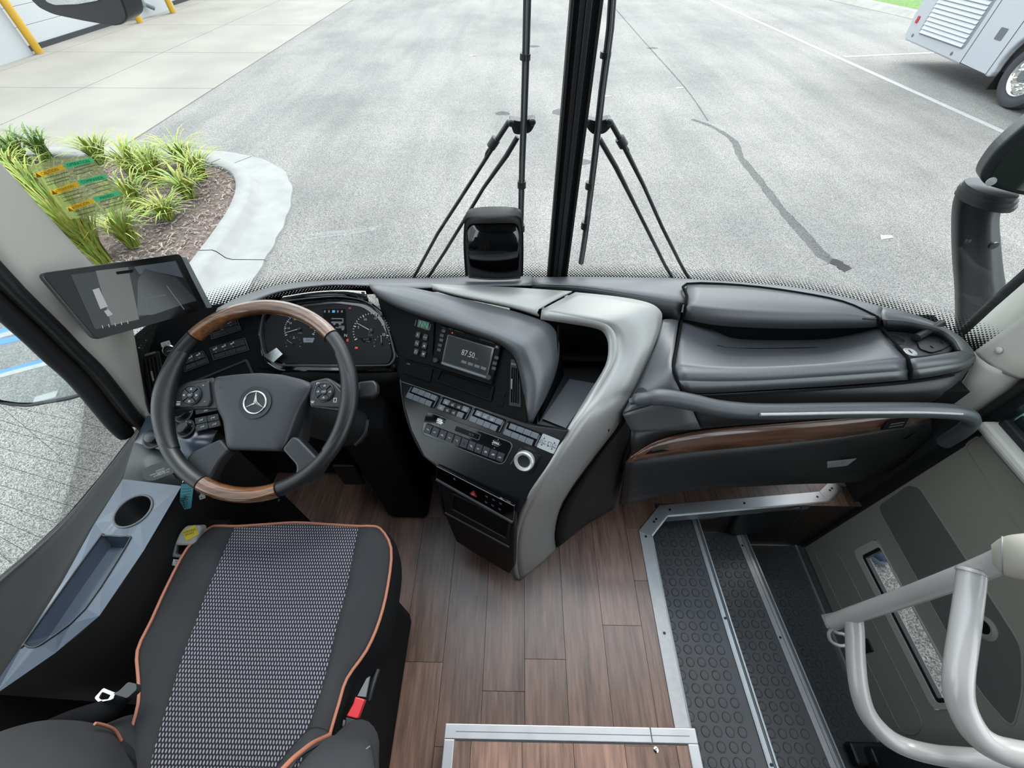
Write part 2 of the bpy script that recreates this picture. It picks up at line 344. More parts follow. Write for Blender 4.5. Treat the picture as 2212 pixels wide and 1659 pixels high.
M = dict(
    asphalt=asphalt_mat(),
    concrete=pbr('concrete', 'a6a198', 0.9, bump=0.3, bscale=60, var=0.22, vscale=0.8),
    curb=pbr('curb_concrete', 'a6a6a3', 0.9, bump=0.5, bscale=90, var=0.18, vscale=5),
    mulch=pbr('mulch', '8a776e', 0.95, bump=1.0, bscale=120, var=0.8, vscale=40),
    chip=pbr('mulch_chip', 'c4b0a3', 0.9, var=0.75, vscale=45),
    chipl=pbr('mulch_chip_pale', 'd0c4b6', 0.9, var=0.5, vscale=45),
    paint=pbr('line_paint', 'bcbcba', 0.8, var=0.15, vscale=12),
    bluepaint=pbr('blue_line_paint', '5b95d6', 0.8),
    wall=pbr('building_wall', 'cdd0d2', 0.8, bump=0.1, bscale=40),
    gdoor=pbr('garage_door', 'd6d9da', 0.6),
    yellow=pbr('bollard_yellow', 'e8b424', 0.5, var=0.15, vscale=3),
    seal=pbr('rubber_seal', '35383c', 0.8),
    lawn=pbr('lawn', '6c9836', 0.95, bump=1.0, bscale=50, var=0.5, vscale=14),
    white=pbr('coach_white', 'd6d9de', 0.3, coat=0.4),
    tyre=pbr('tyre', '4a4c50', 0.85, bump=0.2, bscale=60),
    chrome=pbr('chrome', 'd8d8d6', 0.14, metal=1.0),
    black=pbr('black_plastic', '16171a', 0.5, bump=0.15, bscale=900),
    gloss=pbr('gloss_black', '08090c', 0.08, coat=0.5),
    matte=pbr('matt_black', '0d0e10', 0.8),
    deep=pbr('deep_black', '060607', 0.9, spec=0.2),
    dash=pbr('dash_plastic', '606367', 0.46, spec=1.0, bump=0.5, bscale=520, rvar=0.06, vscale=5),
    dash_shaded=pbr('dash_plastic_shaded', '27292c', 0.5, bump=0.45, bscale=520),  # same plastic as the dash, with shade put into a darker colour
    fascia=pbr('fascia_black', '060709', 0.55, spec=0.12, bump=0.15, bscale=700),
    satinc=pbr('satin_console', '15181d', 0.25, spec=0.7),
    satin=pbr('satin_sky_sheen', '505d70', 0.25, spec=1.0, bump=0.05, bscale=300, rvar=0.05, vscale=9),  # sky reflection put into the blue base; the console copy is darker
    silver=pbr('silver_trim', 'd0cfcb', 0.48, metal=0.45, bump=0.06, bscale=700),
    alu=pbr('aluminium', 'd6d9dc', 0.38, metal=0.75, rvar=0.1, vscale=18),
    aluw=pbr('aluminium_worn', 'd9dadb', 0.45, metal=0.4, var=0.12, vscale=60),
    screw=pbr('screw', '3a3c40', 0.4, metal=0.8),
    beige=pbr('beige_trim', 'efece1', 0.6, bump=0.25, bscale=600),
    door=pbr('door_panel', 'a6a499', 0.6, bump=0.3, bscale=500),
    doord=pbr('door_inset', '6f706c', 0.65, bump=0.4, bscale=500),
    cream=pbr('cream_frame', 'd2d0c6', 0.5),
    rail=pbr('rail_paint', 'c2c0be', 0.3, coat=0.3),
    pad=pbr('cream_leather', 'cbc7ba', 0.5, bump=0.15, bscale=300),
    rubber=pbr('step_rubber', '5a5c5f', 0.42, bump=0.3, bscale=120, rvar=0.12, vscale=7),
    leather=pbr('black_leather', '1d1e20', 0.42, bump=0.5, bscale=650),
    hub=pbr('wheel_hub_plastic', '33363b', 0.5, bump=0.5, bscale=420),
    hubd=pbr('wheel_spoke_plastic', '26282c', 0.42, bump=0.15, bscale=600),
    button=pbr('button_dark', '202226', 0.4),
    buttonl=pbr('button_grey', '8a9199', 0.3),
    bprint=pbr('white_print', 'dfe2e6', 0.6),
    bgrey=pbr('grey_print', '8d9299', 0.6),
    green=pbr('display_green', '0b2018', 0.4, emit='2fae7a', estr=0.7),
    screen=pbr('screen_glass', '08090b', 0.12, spec=0.15),
    lcd=pbr('lcd_panel', '121417', 0.12, spec=0.25, emit='15191d', estr=0.5),
    lcdl=pbr('lcd_light', '2a2a2a', 0.4, emit='b8bcc2', estr=0.6),
    lcdm=pbr('lcd_dim', '202020', 0.4, emit='6a6e74', estr=0.5),
    lcdb=pbr('lcd_blue', '102030', 0.4, emit='3f9fd0', estr=0.9),
    orange=pbr('warning_orange', '301008', 0.5, emit='e0502a', estr=0.8),
    red=pbr('red_plastic', 'd8242e', 0.4, coat=0.3),
    fabric=pbr('seat_fabric', '404144', 0.95, spec=0.15, bump=0.5, bscale=700, var=0.2, vscale=9),
    fabrics=pbr('seat_side_fabric', '1c1d20', 0.95, spec=0.1, bump=0.4, bscale=600),
    piping=pbr('orange_piping', 'b8765c', 0.65, bump=0.2, bscale=500),
    weave=weave_mat('seat_weave', '2a2a32', 'a09fa9', 0.0076),
    paper=pbr('paper_label', 'dfe1e2', 0.6),
    ink=pbr('ink', '2c2f36', 0.7),
    tagblue=pbr('key_tag_blue', '62b6c4', 0.5),
    stickery=pbr('yellow_sticker', 'd3c21e', 0.5),
    greyp=pbr('grey_plastic', 'a4a6a8', 0.4),
    greym=pbr('mid_grey_plastic', '70757a', 0.5),
    mirror=pbr('mirror_glass', 'e8eef0', 0.02, metal=1.0),
    railg=pbr('dash_rail_grey', '5a5e62', 0.4, bump=0.2, bscale=500),
    armm=pbr('mirror_arm_plastic', '2b2f33', 0.38, bump=0.2, bscale=500),
    filmc=film_mat('clear_film', '8e9a5e', 0.4),
    filmg=film_mat('green_print', '7fe6b8', 0.95),
    filmy=film_mat('amber_print', 'ffe05a', 0.95),
    filmt=film_mat('frosted_sticker', '9fc8c0', 0.8),
    filmk=film_mat('dark_print', '20281c', 0.75),
    filmw=film_mat('print_lines', '3a4228', 0.55),
    glass=glass_mat('window_glass', (0.93, 0.965, 0.95, 1), 0.8),
    sglass=glass_mat('side_glass', (0.93, 0.96, 0.95, 1), 0.7),
    frit=frit_mat('dot_screen', 0.0098),
    floor=wood_mat('floor_planks', '5c463d', 'ab8877', 'Y', 1.0, 0.33, rnd=True),
    wheelwood=wood_mat('wheel_wood', '4a2c18', 'a06a3e', 'X', 1.6, 0.2, coat=0.8, rnd=False, bump=0.0),
    dashwood=wood_mat('dash_wood', '452a1e', '8f6248', 'X', 0.45, 0.25, coat=0.6, rnd=False, bump=0.0),
    kerbstone=pbr('far_kerb', 'b0aea6', 0.9, var=0.2, vscale=4),
    leaf=pbr('grass_blade', '9fbf48', 0.6, var=0.5, vscale=25),
    leafy=pbr('grass_blade_yellow', 'c2c653', 0.6, var=0.4, vscale=25),
    leafd=pbr('grass_blade_dark', '5d8a30', 0.6, var=0.4, vscale=25),
    shoe=pbr('shoe_blue', '33466e', 0.8, var=0.3, vscale=40),
    shoesole=pbr('shoe_sole', '7f8896', 0.7),
    wet=pbr('wet_asphalt', '39393a', 0.8, spec=0.2, bump=0.3, bscale=60),
    stain=film_mat('asphalt_stain', '4a4c52', 0.3),
)
# ================================================================== OUTSIDE
G = -0.95
def g(px, py, z=G): return U(px, py, z=z)
GF = Fr((0, 0, G), (1, 0, 0), (0, 1, 0))
mesh('ground', [(-45, -40, G), (45, -40, G), (45, 60, G), (-45, 60, G)], [(0, 1, 2, 3)], M['asphalt'], kind='structure', label='grey asphalt of the parking lot')
# concrete apron: slabs with joints
ap = thing('concrete_apron', 'pale concrete apron in front of the white garage doors', None, (-9, 12, G), kind='structure')
xs = [-20, -15.6, -11.2, -8.6, -6.02]
ys = [5.4, 9.6, 12.4, 15.6, 19.8, 24.5, 30, 36]
for i in range(len(xs)-1):
    for j in range(len(ys)-1):
        a = 0.008
        box('slab', (xs[i]+a, ys[j]+a, G-0.05), (xs[i+1]-a, ys[j+1]-a, G+0.012), M['concrete'], ap)
# building
wx = -11.55
wl = thing('wall_building', 'white building wall with garage bays', None, (wx, 15, G), kind='structure')
for (y0, y1) in ((4, 12.15), (16.35, 18.35), (23.0, 26.0)):
    box('pier', (wx-0.45, y0, G), (wx, y1, G+4.2), M['wall'], wl, bevel=0.01)
for (y0, y1) in ((12.15, 16.35), (18.35, 23.0)):
    box('lintel', (wx-0.45, y0, G+3.9), (wx, y1, G+4.6), M['wall'], wl)
for k, (y0, y1) in enumerate(((12.15, 16.35), (18.35, 23.0))):
    d = thing('door_%d' % (k+1), 'white sectional garage door behind the ' + ('nearest yellow bollard' if k == 0 else 'farthest yellow bollard'), None, (wx-0.3, (y0+y1)/2, G), kind='structure')
    for s in range(12):
        box('panel', (wx-0.36, y0, G+0.11+s*0.335), (wx-0.30, y1, G+0.11+s*0.335+0.328), M['gdoor'], d, bevel=0.004)
    box('bottom_seal', (wx-0.37, y0, G+0.005), (wx-0.27, y1, G+0.11), M['seal'], d)
ds = thing('downspout', 'grey bent downspout on the pier between the garage doors', 'downspout', (wx+0.05, 16.9, G))
tube('pipe', [(wx+0.07, 16.75, G+2.5), (wx+0.07, 16.75, G+0.42), (wx+0.1, 16.8, G+0.32), (wx+0.24, 16.95, G+0.2)], 0.075, pbr('downspout_grey', '8b9196', 0.5), ds, res=8, k=3)
box('strap', (wx-0.01, 16.65, G+0.95), (wx+0.15, 16.85, G+1.02), M['greym'], ds)
for k, (px, py, lb) in enumerate(((88, 117, 'yellow steel bollard nearest the bus, in front of the left door jamb'), (304, 50, 'yellow steel bollard beside the hanging mirror, middle of the three'), (375, 29, 'yellow steel bollard farthest from the bus, at the second garage door'))):
    p = g(px, py); t = thing('bollard', lb, 'bollard', p, 'yellow bollards at the garage doors')
    f = Fr(p, (1, 0, 0), (0, 1, 0))
    lathe('post', [(0.085, 0.0), (0.085, 1.18), (0.07, 1.24), (0.0, 1.26)], f, M['yellow'], t, n=20)
    lathe('base_collar', [(0.1, 0.0), (0.1, 0.018), (0.086, 0.022)], f, M['concrete'], t, n=20)
# planter island -------------------------------------------------
inner = [(-9.5, 6.02), (-7.5, 6.04), (-6.2, 6.05), (-5.2, 6.0), (-4.4, 5.9), (-3.85, 5.62), (-3.55, 5.2), (-3.38, 4.65), (-3.3, 4.1), (-3.26, 3.6), (-3.22, 3.0), (-3.3, 2.72), (-3.6, 2.55), (-4.4, 2.5), (-6, 2.5), (-9.5, 2.5)]
ip = crom([Vector((x, y, 0)) for x, y in inner], 5)
prof = [(-0.02, 0.02), (0.0, 0.13), (0.02, 0.15), (0.15, 0.15), (0.185, 0.13), (0.24, 0.055), (0.29, 0.035), (0.62, 0.02), (0.63, -0.03)]
rows = []
for i, p in enumerate(ip):
    a = ip[max(0, i-1)]; b = ip[min(len(ip)-1, i+1)]; tn = (b-a).normalized(); o = Vector((-tn.y, tn.x, 0))
    wob = 0.012*math.sin(i*1.7)
    rows.append([p + o*(w + (wob if w > 0.6 else 0)) + Vector((0, 0, G+h)) for w, h in prof])
kb = thing('kerb', 'white concrete kerb with sloped gutter curving around the planting bed', 'kerb', (-3.4, 5.0, G))
cut = [0, 22, 44, 62, len(rows)-1]
for s in range(4):
    rr = rows[cut[s]:cut[s+1]+1]
    d = 0.006
    rr = [list(r) for r in rr]
    rr[0] = [a + (b-a).normalized()*d for a, b in zip(rr[0], rr[1])]; rr[-1] = [a + (b-a).normalized()*d for a, b in zip(rr[-1], rr[-2])]
    loft('kerb_section', rr, M['curb'], kb, auto=50)
mv = [p + Vector((0, 0, G+0.105)) for p in ip]
mesh('soil', mv, [tuple(range(len(mv)))], M['mulch'], None, kind='structure', label='mulch-covered soil of the planting bed')
def inbed(x, y):
    n = len(ip); c = False
    for i in range(n):
        a, b = ip[i], ip[i-1]
        if (a.y > y) != (b.y > y) and x < (b.x-a.x)*(y-a.y)/(b.y-a.y)+a.x: c = not c
    return c
V, Fc = [], []; V2, Fc2 = [], []
while len(Fc)+len(Fc2) < 22000:
    x, y = random.uniform(-8.2, -3.3), random.uniform(2.6, 6.0)
    if x < -6.2 and random.random() < 0.6: continue
    if not inbed(x, y): continue
    L, w = random.uniform(0.02, 0.07), random.uniform(0.006, 0.016); an = random.uniform(0, 6.28); tl = random.uniform(-0.35, 0.35)
    u = Vector((math.cos(an), math.sin(an), math.sin(tl)))*L/2; v = Vector((-math.sin(an), math.cos(an), random.uniform(-0.5, 0.5)))*w/2
    c = Vector((x, y, G+0.118+random.uniform(0, 0.015))); h = Vector((0, 0, 0.006)); VV_, FF_ = (V, Fc) if random.random() < .7 else (V2, Fc2); b = len(VV_)
    VV_ += [c-u-v, c+u-v, c+u*1.1+v, c-u+v*0.7, c+h]
    FF_ += [(b, b+1, b+4), (b+1, b+2, b+4), (b+2, b+3, b+4), (b+3, b, b+4)]
mesh('mulch', V, Fc, M['chip'], None, kind='stuff', label='brown shredded bark mulch around the grass tufts', cat='mulch')
mesh('pale_mulch', V2, Fc2, M['chipl'], None, kind='stuff', label='pale weathered bark pieces among the brown mulch', cat='mulch')
# grass tufts
def tuft(p, n, h, spread, mats, label, up=0.5, seed=0):
    rd = random.Random(seed); t = thing('grass_tuft', label, 'plant', p, 'grass tufts in the planting bed')
    for mi, mt in enumerate(mats):
        V, Fc = [], []
        for k in range(n//len(mats)):
            an = rd.uniform(0, 6.283); L = h*rd.uniform(0.6, 1.15); sp_ = spread*rd.uniform(0.25, 1.0); w = rd.uniform(0.006, 0.011)
            dr = Vector((math.cos(an), math.sin(an), 0)); sd = Vector((-dr.y, dr.x, 0)); base = Vector(p) + dr*rd.uniform(0, 0.06) + sd*rd.uniform(-0.05, 0.05)
            b = len(V); ns_ = 6
            for s in range(ns_+1):
                q = s/ns_
                pos = base + dr*(sp_*q**1.6) + Vector((0, 0, L*(q*(1+up) - up*1.35*q**2.2)))
                ww = w*(1-q**2.5)+0.0008
                V += [pos - sd*ww, pos + sd*ww]
            for s in range(ns_): Fc.append((b+2*s, b+2*s+1, b+2*s+3, b+2*s+2))
        mesh('blades' if mi == 0 else 'pale_blades', V, Fc, mt, t, smooth=True)
zb = G+0.11
LF, LY, LD = M['leaf'], M['leafy'], M['leafd']
TU = [(17, 350, 0.5, 0.35, 'dark green grass tuft at the far left edge of the bed'), (56, 356, 0.55, 0.35, 'dark green grass tuft beside the corner of the clear window sticker'),
      (104, 344, 0.5, 0.32, 'green grass tuft just above the amber caution strip'), (220, 352, 0.5, 0.35, 'green grass tuft right of the green operation strip'),
      (304, 390, 0.62, 0.4, 'tall arching grass tuft in the middle of the back row'), (346, 397, 0.5, 0.33, 'narrow grass tuft between the tall tuft and the yellowish one'),
      (330, 362, 0.4, 0.35, 'low grass tuft against the far kerb'), (405, 362, 0.5, 0.45, 'wide grass tuft by the kerb nose'), (436, 388, 0.45, 0.4, 'grass tuft nearest the kerb curve'),
      (411, 428, 0.45, 0.36, 'grass tuft with orange dry leaves at its foot'), (362, 474, 0.34, 0.34, 'low bright yellow-green tuft nearest the mulch clearing'),
      (306, 458, 0.55, 0.32, 'grass tuft right of the amber strip, leaning left'), (290, 532, 0.55, 0.36, 'grass tuft right above the monitor with drooping leaves'),
      (226, 568, 0.95, 0.28, 'tall upright lime green grass clump beside the beige pillar'), (175, 520, 0.9, 0.3, 'tall lime grass clump half behind the beige pillar'),
      (84, 418, 0.5, 0.35, 'pale grass tuft left of the clear window sticker'), (40, 392, 0.5, 0.4, 'grass tuft at the left border next to the pillar')]
for i, (px, py, h, s, lb) in enumerate(TU):
    big = h > 0.8
    tuft(g(px, py, zb), 190 if big else 84, h*0.85, s*1.3, (LF, LY) if i not in (0, 1, 2) else (LD, LF), lb, up=0.25 if big else 0.75, seed=i)
# painted lines, stains
def strip(name, a, b, w, mat, label, cat='marking', h=0.004, group=None):
    a, b = Vector(a), Vector(b); t = (b-a).normalized(); s = Vector((-t.y, t.x, 0))*w/2; hv = Vector((0, 0, h))
    return mesh(name, [a-s, b-s, b+s, a+s, a-s+hv, b-s+hv, b+s+hv, a+s+hv], [(3,2,1,0),(4,5,6,7),(0,1,5,4),(1,2,6,5),(2,3,7,6),(3,0,4,7)], mat, None, label=label, cat=cat, group=group)
a, b = g(1545, 5), g(2160, 282); dv = (b-a).normalized()
strip('parking_line', a-dv*12, b+dv*10, 0.13, M['paint'], 'long white parking line running past the white coach')
a, b = g(1822, 123), g(2022, 114); dv = (b-a).normalized()
strip('stall_line', a, b+dv*6, 0.11, M['paint'], 'short white stall line meeting the long line behind the coach')
def blob(name, px, w, label, mat, h=0.003, seed=1):
    rd = random.Random(seed); pts = crom([g(*p) for p in px], 5); L, R = [], []
    for i, p in enumerate(pts):
        q = pts[min(i+1, len(pts)-1)]-pts[max(i-1, 0)]; q.normalize(); s = Vector((-q.y, q.x, 0)); f = i/(len(pts)-1)
        ww = (w[0]*(1-f)+w[1]*f)*rd.uniform(0.75, 1.25)/2
        L.append(p-s*ww+Vector((0, 0, h))); R.append(p+s*ww+Vector((0, 0, h)))
    return mesh(name, L+R, [(i, i+1, len(L)+i+1, len(L)+i) for i in range(len(L)-1)], mat, None, label=label, cat='stain')
blob('damp_trail', [(1495, 258), (1540, 275), (1585, 305), (1600, 340), (1640, 390), (1690, 455), (1735, 505), (1775, 550), (1800, 568)], (0.09, 0.14), 'dark damp trail winding across the asphalt to a puddle', M['stain'], seed=3)
blob('puddle', [(1795, 564), (1812, 570), (1825, 580), (1832, 584)], (0.10, 0.13), 'small dark wet puddle at the end of the damp trail', M['wet'], 0.005, seed=5)
blob('pavement_seam', [(1330, 20), (1400, 100), (1480, 190), (1530, 262)], (0.04, 0.03), 'dark pavement seam right of the windshield post', M['stain'], seed=8)
for i, (px, py, r, lb) in enumerate(((1152, 100, 0.17, 'dark oil spot left of the windshield post'), (1410, 104, 0.15, 'dark oil spot right of the windshield post'), (1225, 242, 0.3, 'faint grey spot beside the right wiper joint'), (1260, 350, 0.16, 'faint grey spot below the right wiper joint'), (1085, 245, 0.16, 'faint grey spot beside the left wiper joint'))):
    p = g(px, py); rd = random.Random(i); 
    mesh('oil_spot', [p+Vector((r*rd.uniform(.7, 1.1)*math.cos(k*.52), r*.7*rd.uniform(.7, 1.1)*math.sin(k*.52), 0.002)) for k in range(12)], [tuple(range(12))], M['stain'], None, label=lb, cat='stain')
for i, (px, py, lb) in enumerate(((1021, 120, 'white paper scrap left of the left wiper'), (1468, 190, 'white paper scrap on the asphalt right of the right wiper'), (1311, 208, 'small white scrap beside the right wiper blade'), (1913, 512, 'tiny pale scrap near the right mirror arm'))):
    p = g(px, py); s = 0.05
    mesh('litter_scrap', [p+Vector((-s*1.6, -s, 0.003)), p+Vector((s*1.4, -s*.5, 0.008)), p+Vector((s*1.7, s*.6, 0.003)), p+Vector((-s, s*.5, 0.01))], [(0, 1, 2, 3)], M['paper'], None, label=lb, cat='litter', solid=0.002)
# far kerb + lawn
fk = [g(1700, -25), g(1790, 0), g(1900, 23), g(1985, 45)]; d = (fk[3]-fk[1]).normalized(); s = Vector((-d.y, d.x, 0))
if s.x < 0: s = -s
a, b = fk[1]-d*25, fk[3]+d*40
mesh('kerb', [a, b, b+s*.55, a+s*.55] + [q+Vector((0, 0, .14)) for q in (a+s*.25, b+s*.25, b+s*.55, a+s*.55)], [(0,1,5,4),(4,5,6,7),(7,6,2,3),(0,3,2,1),(0,4,7,3),(1,2,6,5)], M['kerbstone'], None, bevel=0.02, label='straight pale kerb in front of the lawn behind the white coach', cat='kerb')
mesh('lawn', [a+s*.55+Vector((0,0,.12)), b+s*.55+Vector((0,0,.12)), b+s*20+Vector((0,0,.12)), a+s*20+Vector((0,0,.12))], [(0,1,2,3)], M['lawn'], None, kind='structure', label='green lawn beyond the far kerb')
# blue/white accessible stall lines seen in the left mirror are placed with the mirror below
# parked coach ---------------------------------------------------
BX = 8.62
co = thing('parked_coach', 'white coach parked on the right with louvred engine grille and chrome wheel', 'bus', (BX+1.25, 6.5, G))
sf = Fr((BX, 0, G), (0, 1, 0), (0, 0, 1))            # side plane, a=y, b=height
yR = 12.15; wy, wz, wr = 8.75, 0.47, 0.47
arch = [(wy+0.62*math.cos(math.radians(a)), wz+0.04+0.62*math.sin(math.radians(a))) for a in range(-12, 193, 10)]
side = [(yR-0.12, 0.36), (9.9, 0.31), (arch[0][0]+0.02, 0.30)] + arch + [(arch[-1][0]-0.02, 0.30), (0.5, 0.30), (0.5, 3.3), (yR-0.1, 3.3), (yR, 1.6), (yR+0.02, 0.75), (yR-0.03, 0.45)]
prism('side_body', side, sf, -2.45, 0.0, M['white'], co, bevel=0.03)
box('underbody', (BX+0.12, 0.8, G+0.4), (BX+2.3, yR-0.3, G+0.9), M['matte'], co)
def sp_(px, py): return sf.pix(px, py)
gr = [(11.72, 0.52), (10.32, 0.52), (10.3, 0.62), (10.3, 1.5), (11.7, 1.5), (11.74, 0.62)]
prism('grille_frame', rpoly(gr, 0.08), sf, 0.0, 0.006, pbr('grille_grey', '9aa0a8', 0.6), co, bevel=0.004)  # even grey plate behind the white slats
for k in range(14):
    z = 0.55 + k*0.068
    V = [sf.at(10.36, z, 0.008), sf.at(11.68, z, 0.008), sf.at(11.68, z+0.058, 0.008), sf.at(10.36, z+0.058, 0.008), sf.at(10.36, z, 0.035), sf.at(11.68, z, 0.035)]
    mesh('louvre_slat', V, [(0,1,5,4),(4,5,2,3),(0,4,3),(1,2,5)], M['white'], co)
seam = pbr('panel_gap', '3a3d42', 0.8)
for yy in (10.18, 9.46):
    flat('panel_gap', [(yy-0.008, 0.33), (yy+0.008, 0.33), (yy+0.008, 3.2), (yy-0.008, 3.2)], sf, 0.001, seam, co)
flat('panel_gap', [(9.46, 0.31), (10.18, 0.335), (10.18, 0.35), (9.46, 0.325)], sf, 0.001, seam, co)
prism('hatch_latch', rrect(9.72, 0.86, 0.17, 0.17, 0.02), sf, 0.0, 0.006, M['greym'], co, bevel=0.003)
prism('side_marker', rrect(11.97, 0.72, 0.07, 0.12, 0.02), sf, 0.0, 0.02, M['red'], co, bevel=0.005)
lathe('rivet', [(0.03, 0), (0.03, 0.006), (0.0, 0.008)], sf, M['greym'], co, c=(11.86, 0.47), n=12)
lathe('rivet', [(0.03, 0), (0.03, 0.006), (0.0, 0.008)], sf, M['greym'], co, c=(10.52, 0.42), n=12)
wf = Fr((BX+0.06, wy, G+wz), (0, 1, 0), (0, 0, 1))
lathe('tyre', [(0.29, -0.3), (0.43, -0.3), (0.47, -0.26), (0.47, -0.04), (0.45, 0.0), (0.40, 0.02), (0.34, 0.012), (0.3, -0.005), (0.29, -0.05)], wf, M['tyre'], co, n=48)
wh = lathe('wheel_disc', [(0.3, -0.06), (0.3, 0.0), (0.285, 0.012), (0.27, 0.0), (0.25, -0.03), (0.24, -0.03), (0.13, -0.03), (0.12, 0.02), (0.1, 0.05), (0.06, 0.055), (0.0, 0.055)], wf, M['chrome'], co, n=48)
lathe('hub_ring', [(0.09, 0.05), (0.09, 0.062), (0.055, 0.064), (0.0, 0.06)], wf, M['greym'], wh, n=24)
for k in range(10):
    a = k*math.pi/5+0.2
    lathe('wheel_nut', [(0.024, -0.03), (0.024, 0.01), (0.016, 0.022), (0.0, 0.026)], wf, M['chrome'], wh, c=(0.19*math.cos(a), 0.19*math.sin(a)), n=10)
mud = [sf.at(9.36, 0.12, -0.1), sf.at(9.36, 0.12, -0.5), sf.at(9.32, 0.62, -0.5), sf.at(9.32, 0.62, -0.1)]
mesh('mud_flap', mud, [(0,1,2,3)], M['matte'], co, solid=0.015)
# shoe outside the door
sp0 = g(1893, 1188, z=G+0.05); st_ = thing('shoe', 'blue sneaker of a person outside, seen through the low door window', 'shoe', (sp0.x, sp0.y+0.1, G))
sec = []
for q, w, h in ((0.0, .02, .045), (.03, .04, .06), (.08, .05, .075), (.15, .048, .10), (.2, .042, .13), (.25, .04, .15), (.285, .03, .14)):
    row = []
    for k in range(10):
        a = math.pi*k/9; row.append(Vector((sp0.x+0.02+w*math.cos(a)-q*0.25, sp0.y-0.06+q, G+0.03+(h-.02)*max(0, math.sin(a))**0.7)))
    sec.append(row)
loft('upper', sec, M['shoe'], st_, k=(3, 2))
so = [(-.045, .03), (-.05, .1), (-.045, .18), (-.042, .26), (-.02, .295), (.02, .295), (.04, .26), (.046, .16), (.052, .09), (.045, .03), (.02, -.012), (-.02, -.012)]
sfr = Fr((sp0.x+0.02, sp0.y-0.06, G), (1, 0, 0), (-0.25, 1, 0)); sfr.v = Vector((-0.25, 1, 0))
prism('sole', rpoly(so, 0.03), sfr, 0.002, 0.035, M['shoesole'], st_, bevel=0.006)
for k in range(3):
    y0 = 0.12+0.03*k; tube('lace', [sfr.at(-.025, y0, 0.085+0.02*k), sfr.at(0, y0+0.01, 0.105+0.02*k), sfr.at(.025, y0, 0.085+0.02*k)], 0.004, M['shoesole'], st_, res=6, k=3)
# ================================================================== BUS SHELL
FF = Fr((0, 0, 0), (1, 0, 0), (0, 1, 0))
# floor: separate vinyl planks
fl = thing('floor', 'dark brown wood plank floor of the driver area', None, (-0.1, 0.4, 0), kind='structure')
box('subfloor', (-1.1, -0.5, -0.06), (0.50, 0.66, -0.006), M['deep'], fl)
box('subfloor', (-1.1, 0.66, -0.06), (0.50, 1.0, -0.006), M['deep'], fl)
box('subfloor', (0.50, 0.715, -0.06), (1.36, 1.0, -0.006), M['deep'], fl)
PW = 0.1278; X0 = 0.0373
def fy(px, py): return U(px, py, z=0).y
joints = {-1: [1494], 0: [1423], 2: [1347], -3: [1434], -4: [1118], -2: [1617], 1: [1100], 3: [1250], -5: [1280], -6: [1180], 4: [1090], 5: [1085]}
for k in range(-8, 11):
    x0, x1 = X0 + k*PW, X0 + (k+1)*PW
    y0 = -0.45; yend = 0.98
    js = [fy(1130, j) for j in joints.get(k, [])]
    if k in (-3,): js.append(fy(900, 1118))
    cuts = sorted([y0] + js + [yend])
    if k == 3: xl, xr = x0, 0.49
    else: xl, xr = x0, x1
    for a, b in zip(cuts[:-1], cuts[1:]):
        if k >= 3:
            if k == 3 and a < 0.60: 
                box('plank', (xl+.0006, a+.0006, -0.006), (0.487, min(b, .60)-.0006, 0.0), M['floor'], fl)
                if b > .60: box('plank', (xl+.0006, .60, -0.006), (x1-.0006, b-.0006, 0.0), M['floor'], fl)
                continue
            a = max(a, 0.700)
            if b <= a: continue
        box('plank', (x0+.0006, a+.0006, -0.006), (x1-.0006, b-.0006, 0.0), M['floor'], fl)
# corner triangle beyond the angled trim
# raised aisle platform
pz = 0.20
pl = thing('aisle_platform', 'raised wood plank aisle step with aluminium edge trim', 'step', (0.14, -0.2, 0))
yE = 0.012
box('riser', (-0.165, -0.6, 0.0), (0.455, yE-0.004, pz-0.006), M['black'], pl)
PP = PW*0.985
for k in range(-3, 4):
    x0 = X0 - 0.012 + k*PP; a, b = max(x0, -0.16), min(x0+PP, 0.45)
    if b-a < 0.01: continue
    for y0, y1 in (((-0.6, yE-0.002),) if k != 2 else ((-0.6, -0.02), (-0.0195, yE-0.002))):
        box('plank', (a+.0006, y0, pz-0.006), (b-.0006, y1, pz), M['floor'], pl)
w = 0.026
box('edge_trim', (-0.168, yE-w, pz-0.02), (0.345, yE+0.004, pz+0.003), M['alu'], pl, bevel=0.002)
box('edge_trim', (0.346, yE-w, pz-0.02), (0.458, yE+0.004, pz+0.003), M['alu'], pl, bevel=0.002)
box('edge_trim', (-0.168, -0.6, pz-0.02), (-0.168+w, yE-w, pz+0.003), M['alu'], pl, bevel=0.002)
box('edge_trim', (0.458-w, -0.6, pz-0.02), (0.458, yE-w, pz+0.003), M['alu'], pl, bevel=0.002)
for (x0, x1) in ((-0.14, 0.44),):
    box('trim_groove', (x0, yE-w-0.003, pz-0.001), (x1, yE-w-0.0005, pz+0.001), M['seal'], pl)
    box('trim_groove', (x0, yE-0.012, pz+0.0025), (x1, yE-0.0105, pz+0.0036), M['greym'], pl)
lathe('screw', [(0.006, 0), (0.006, 0.002), (0.003, 0.003), (0.0, 0.001)], Fr((0.352, yE-w-0.012, pz), (1, 0, 0), (0, 1, 0)), M['chrome'], pl, n=12)
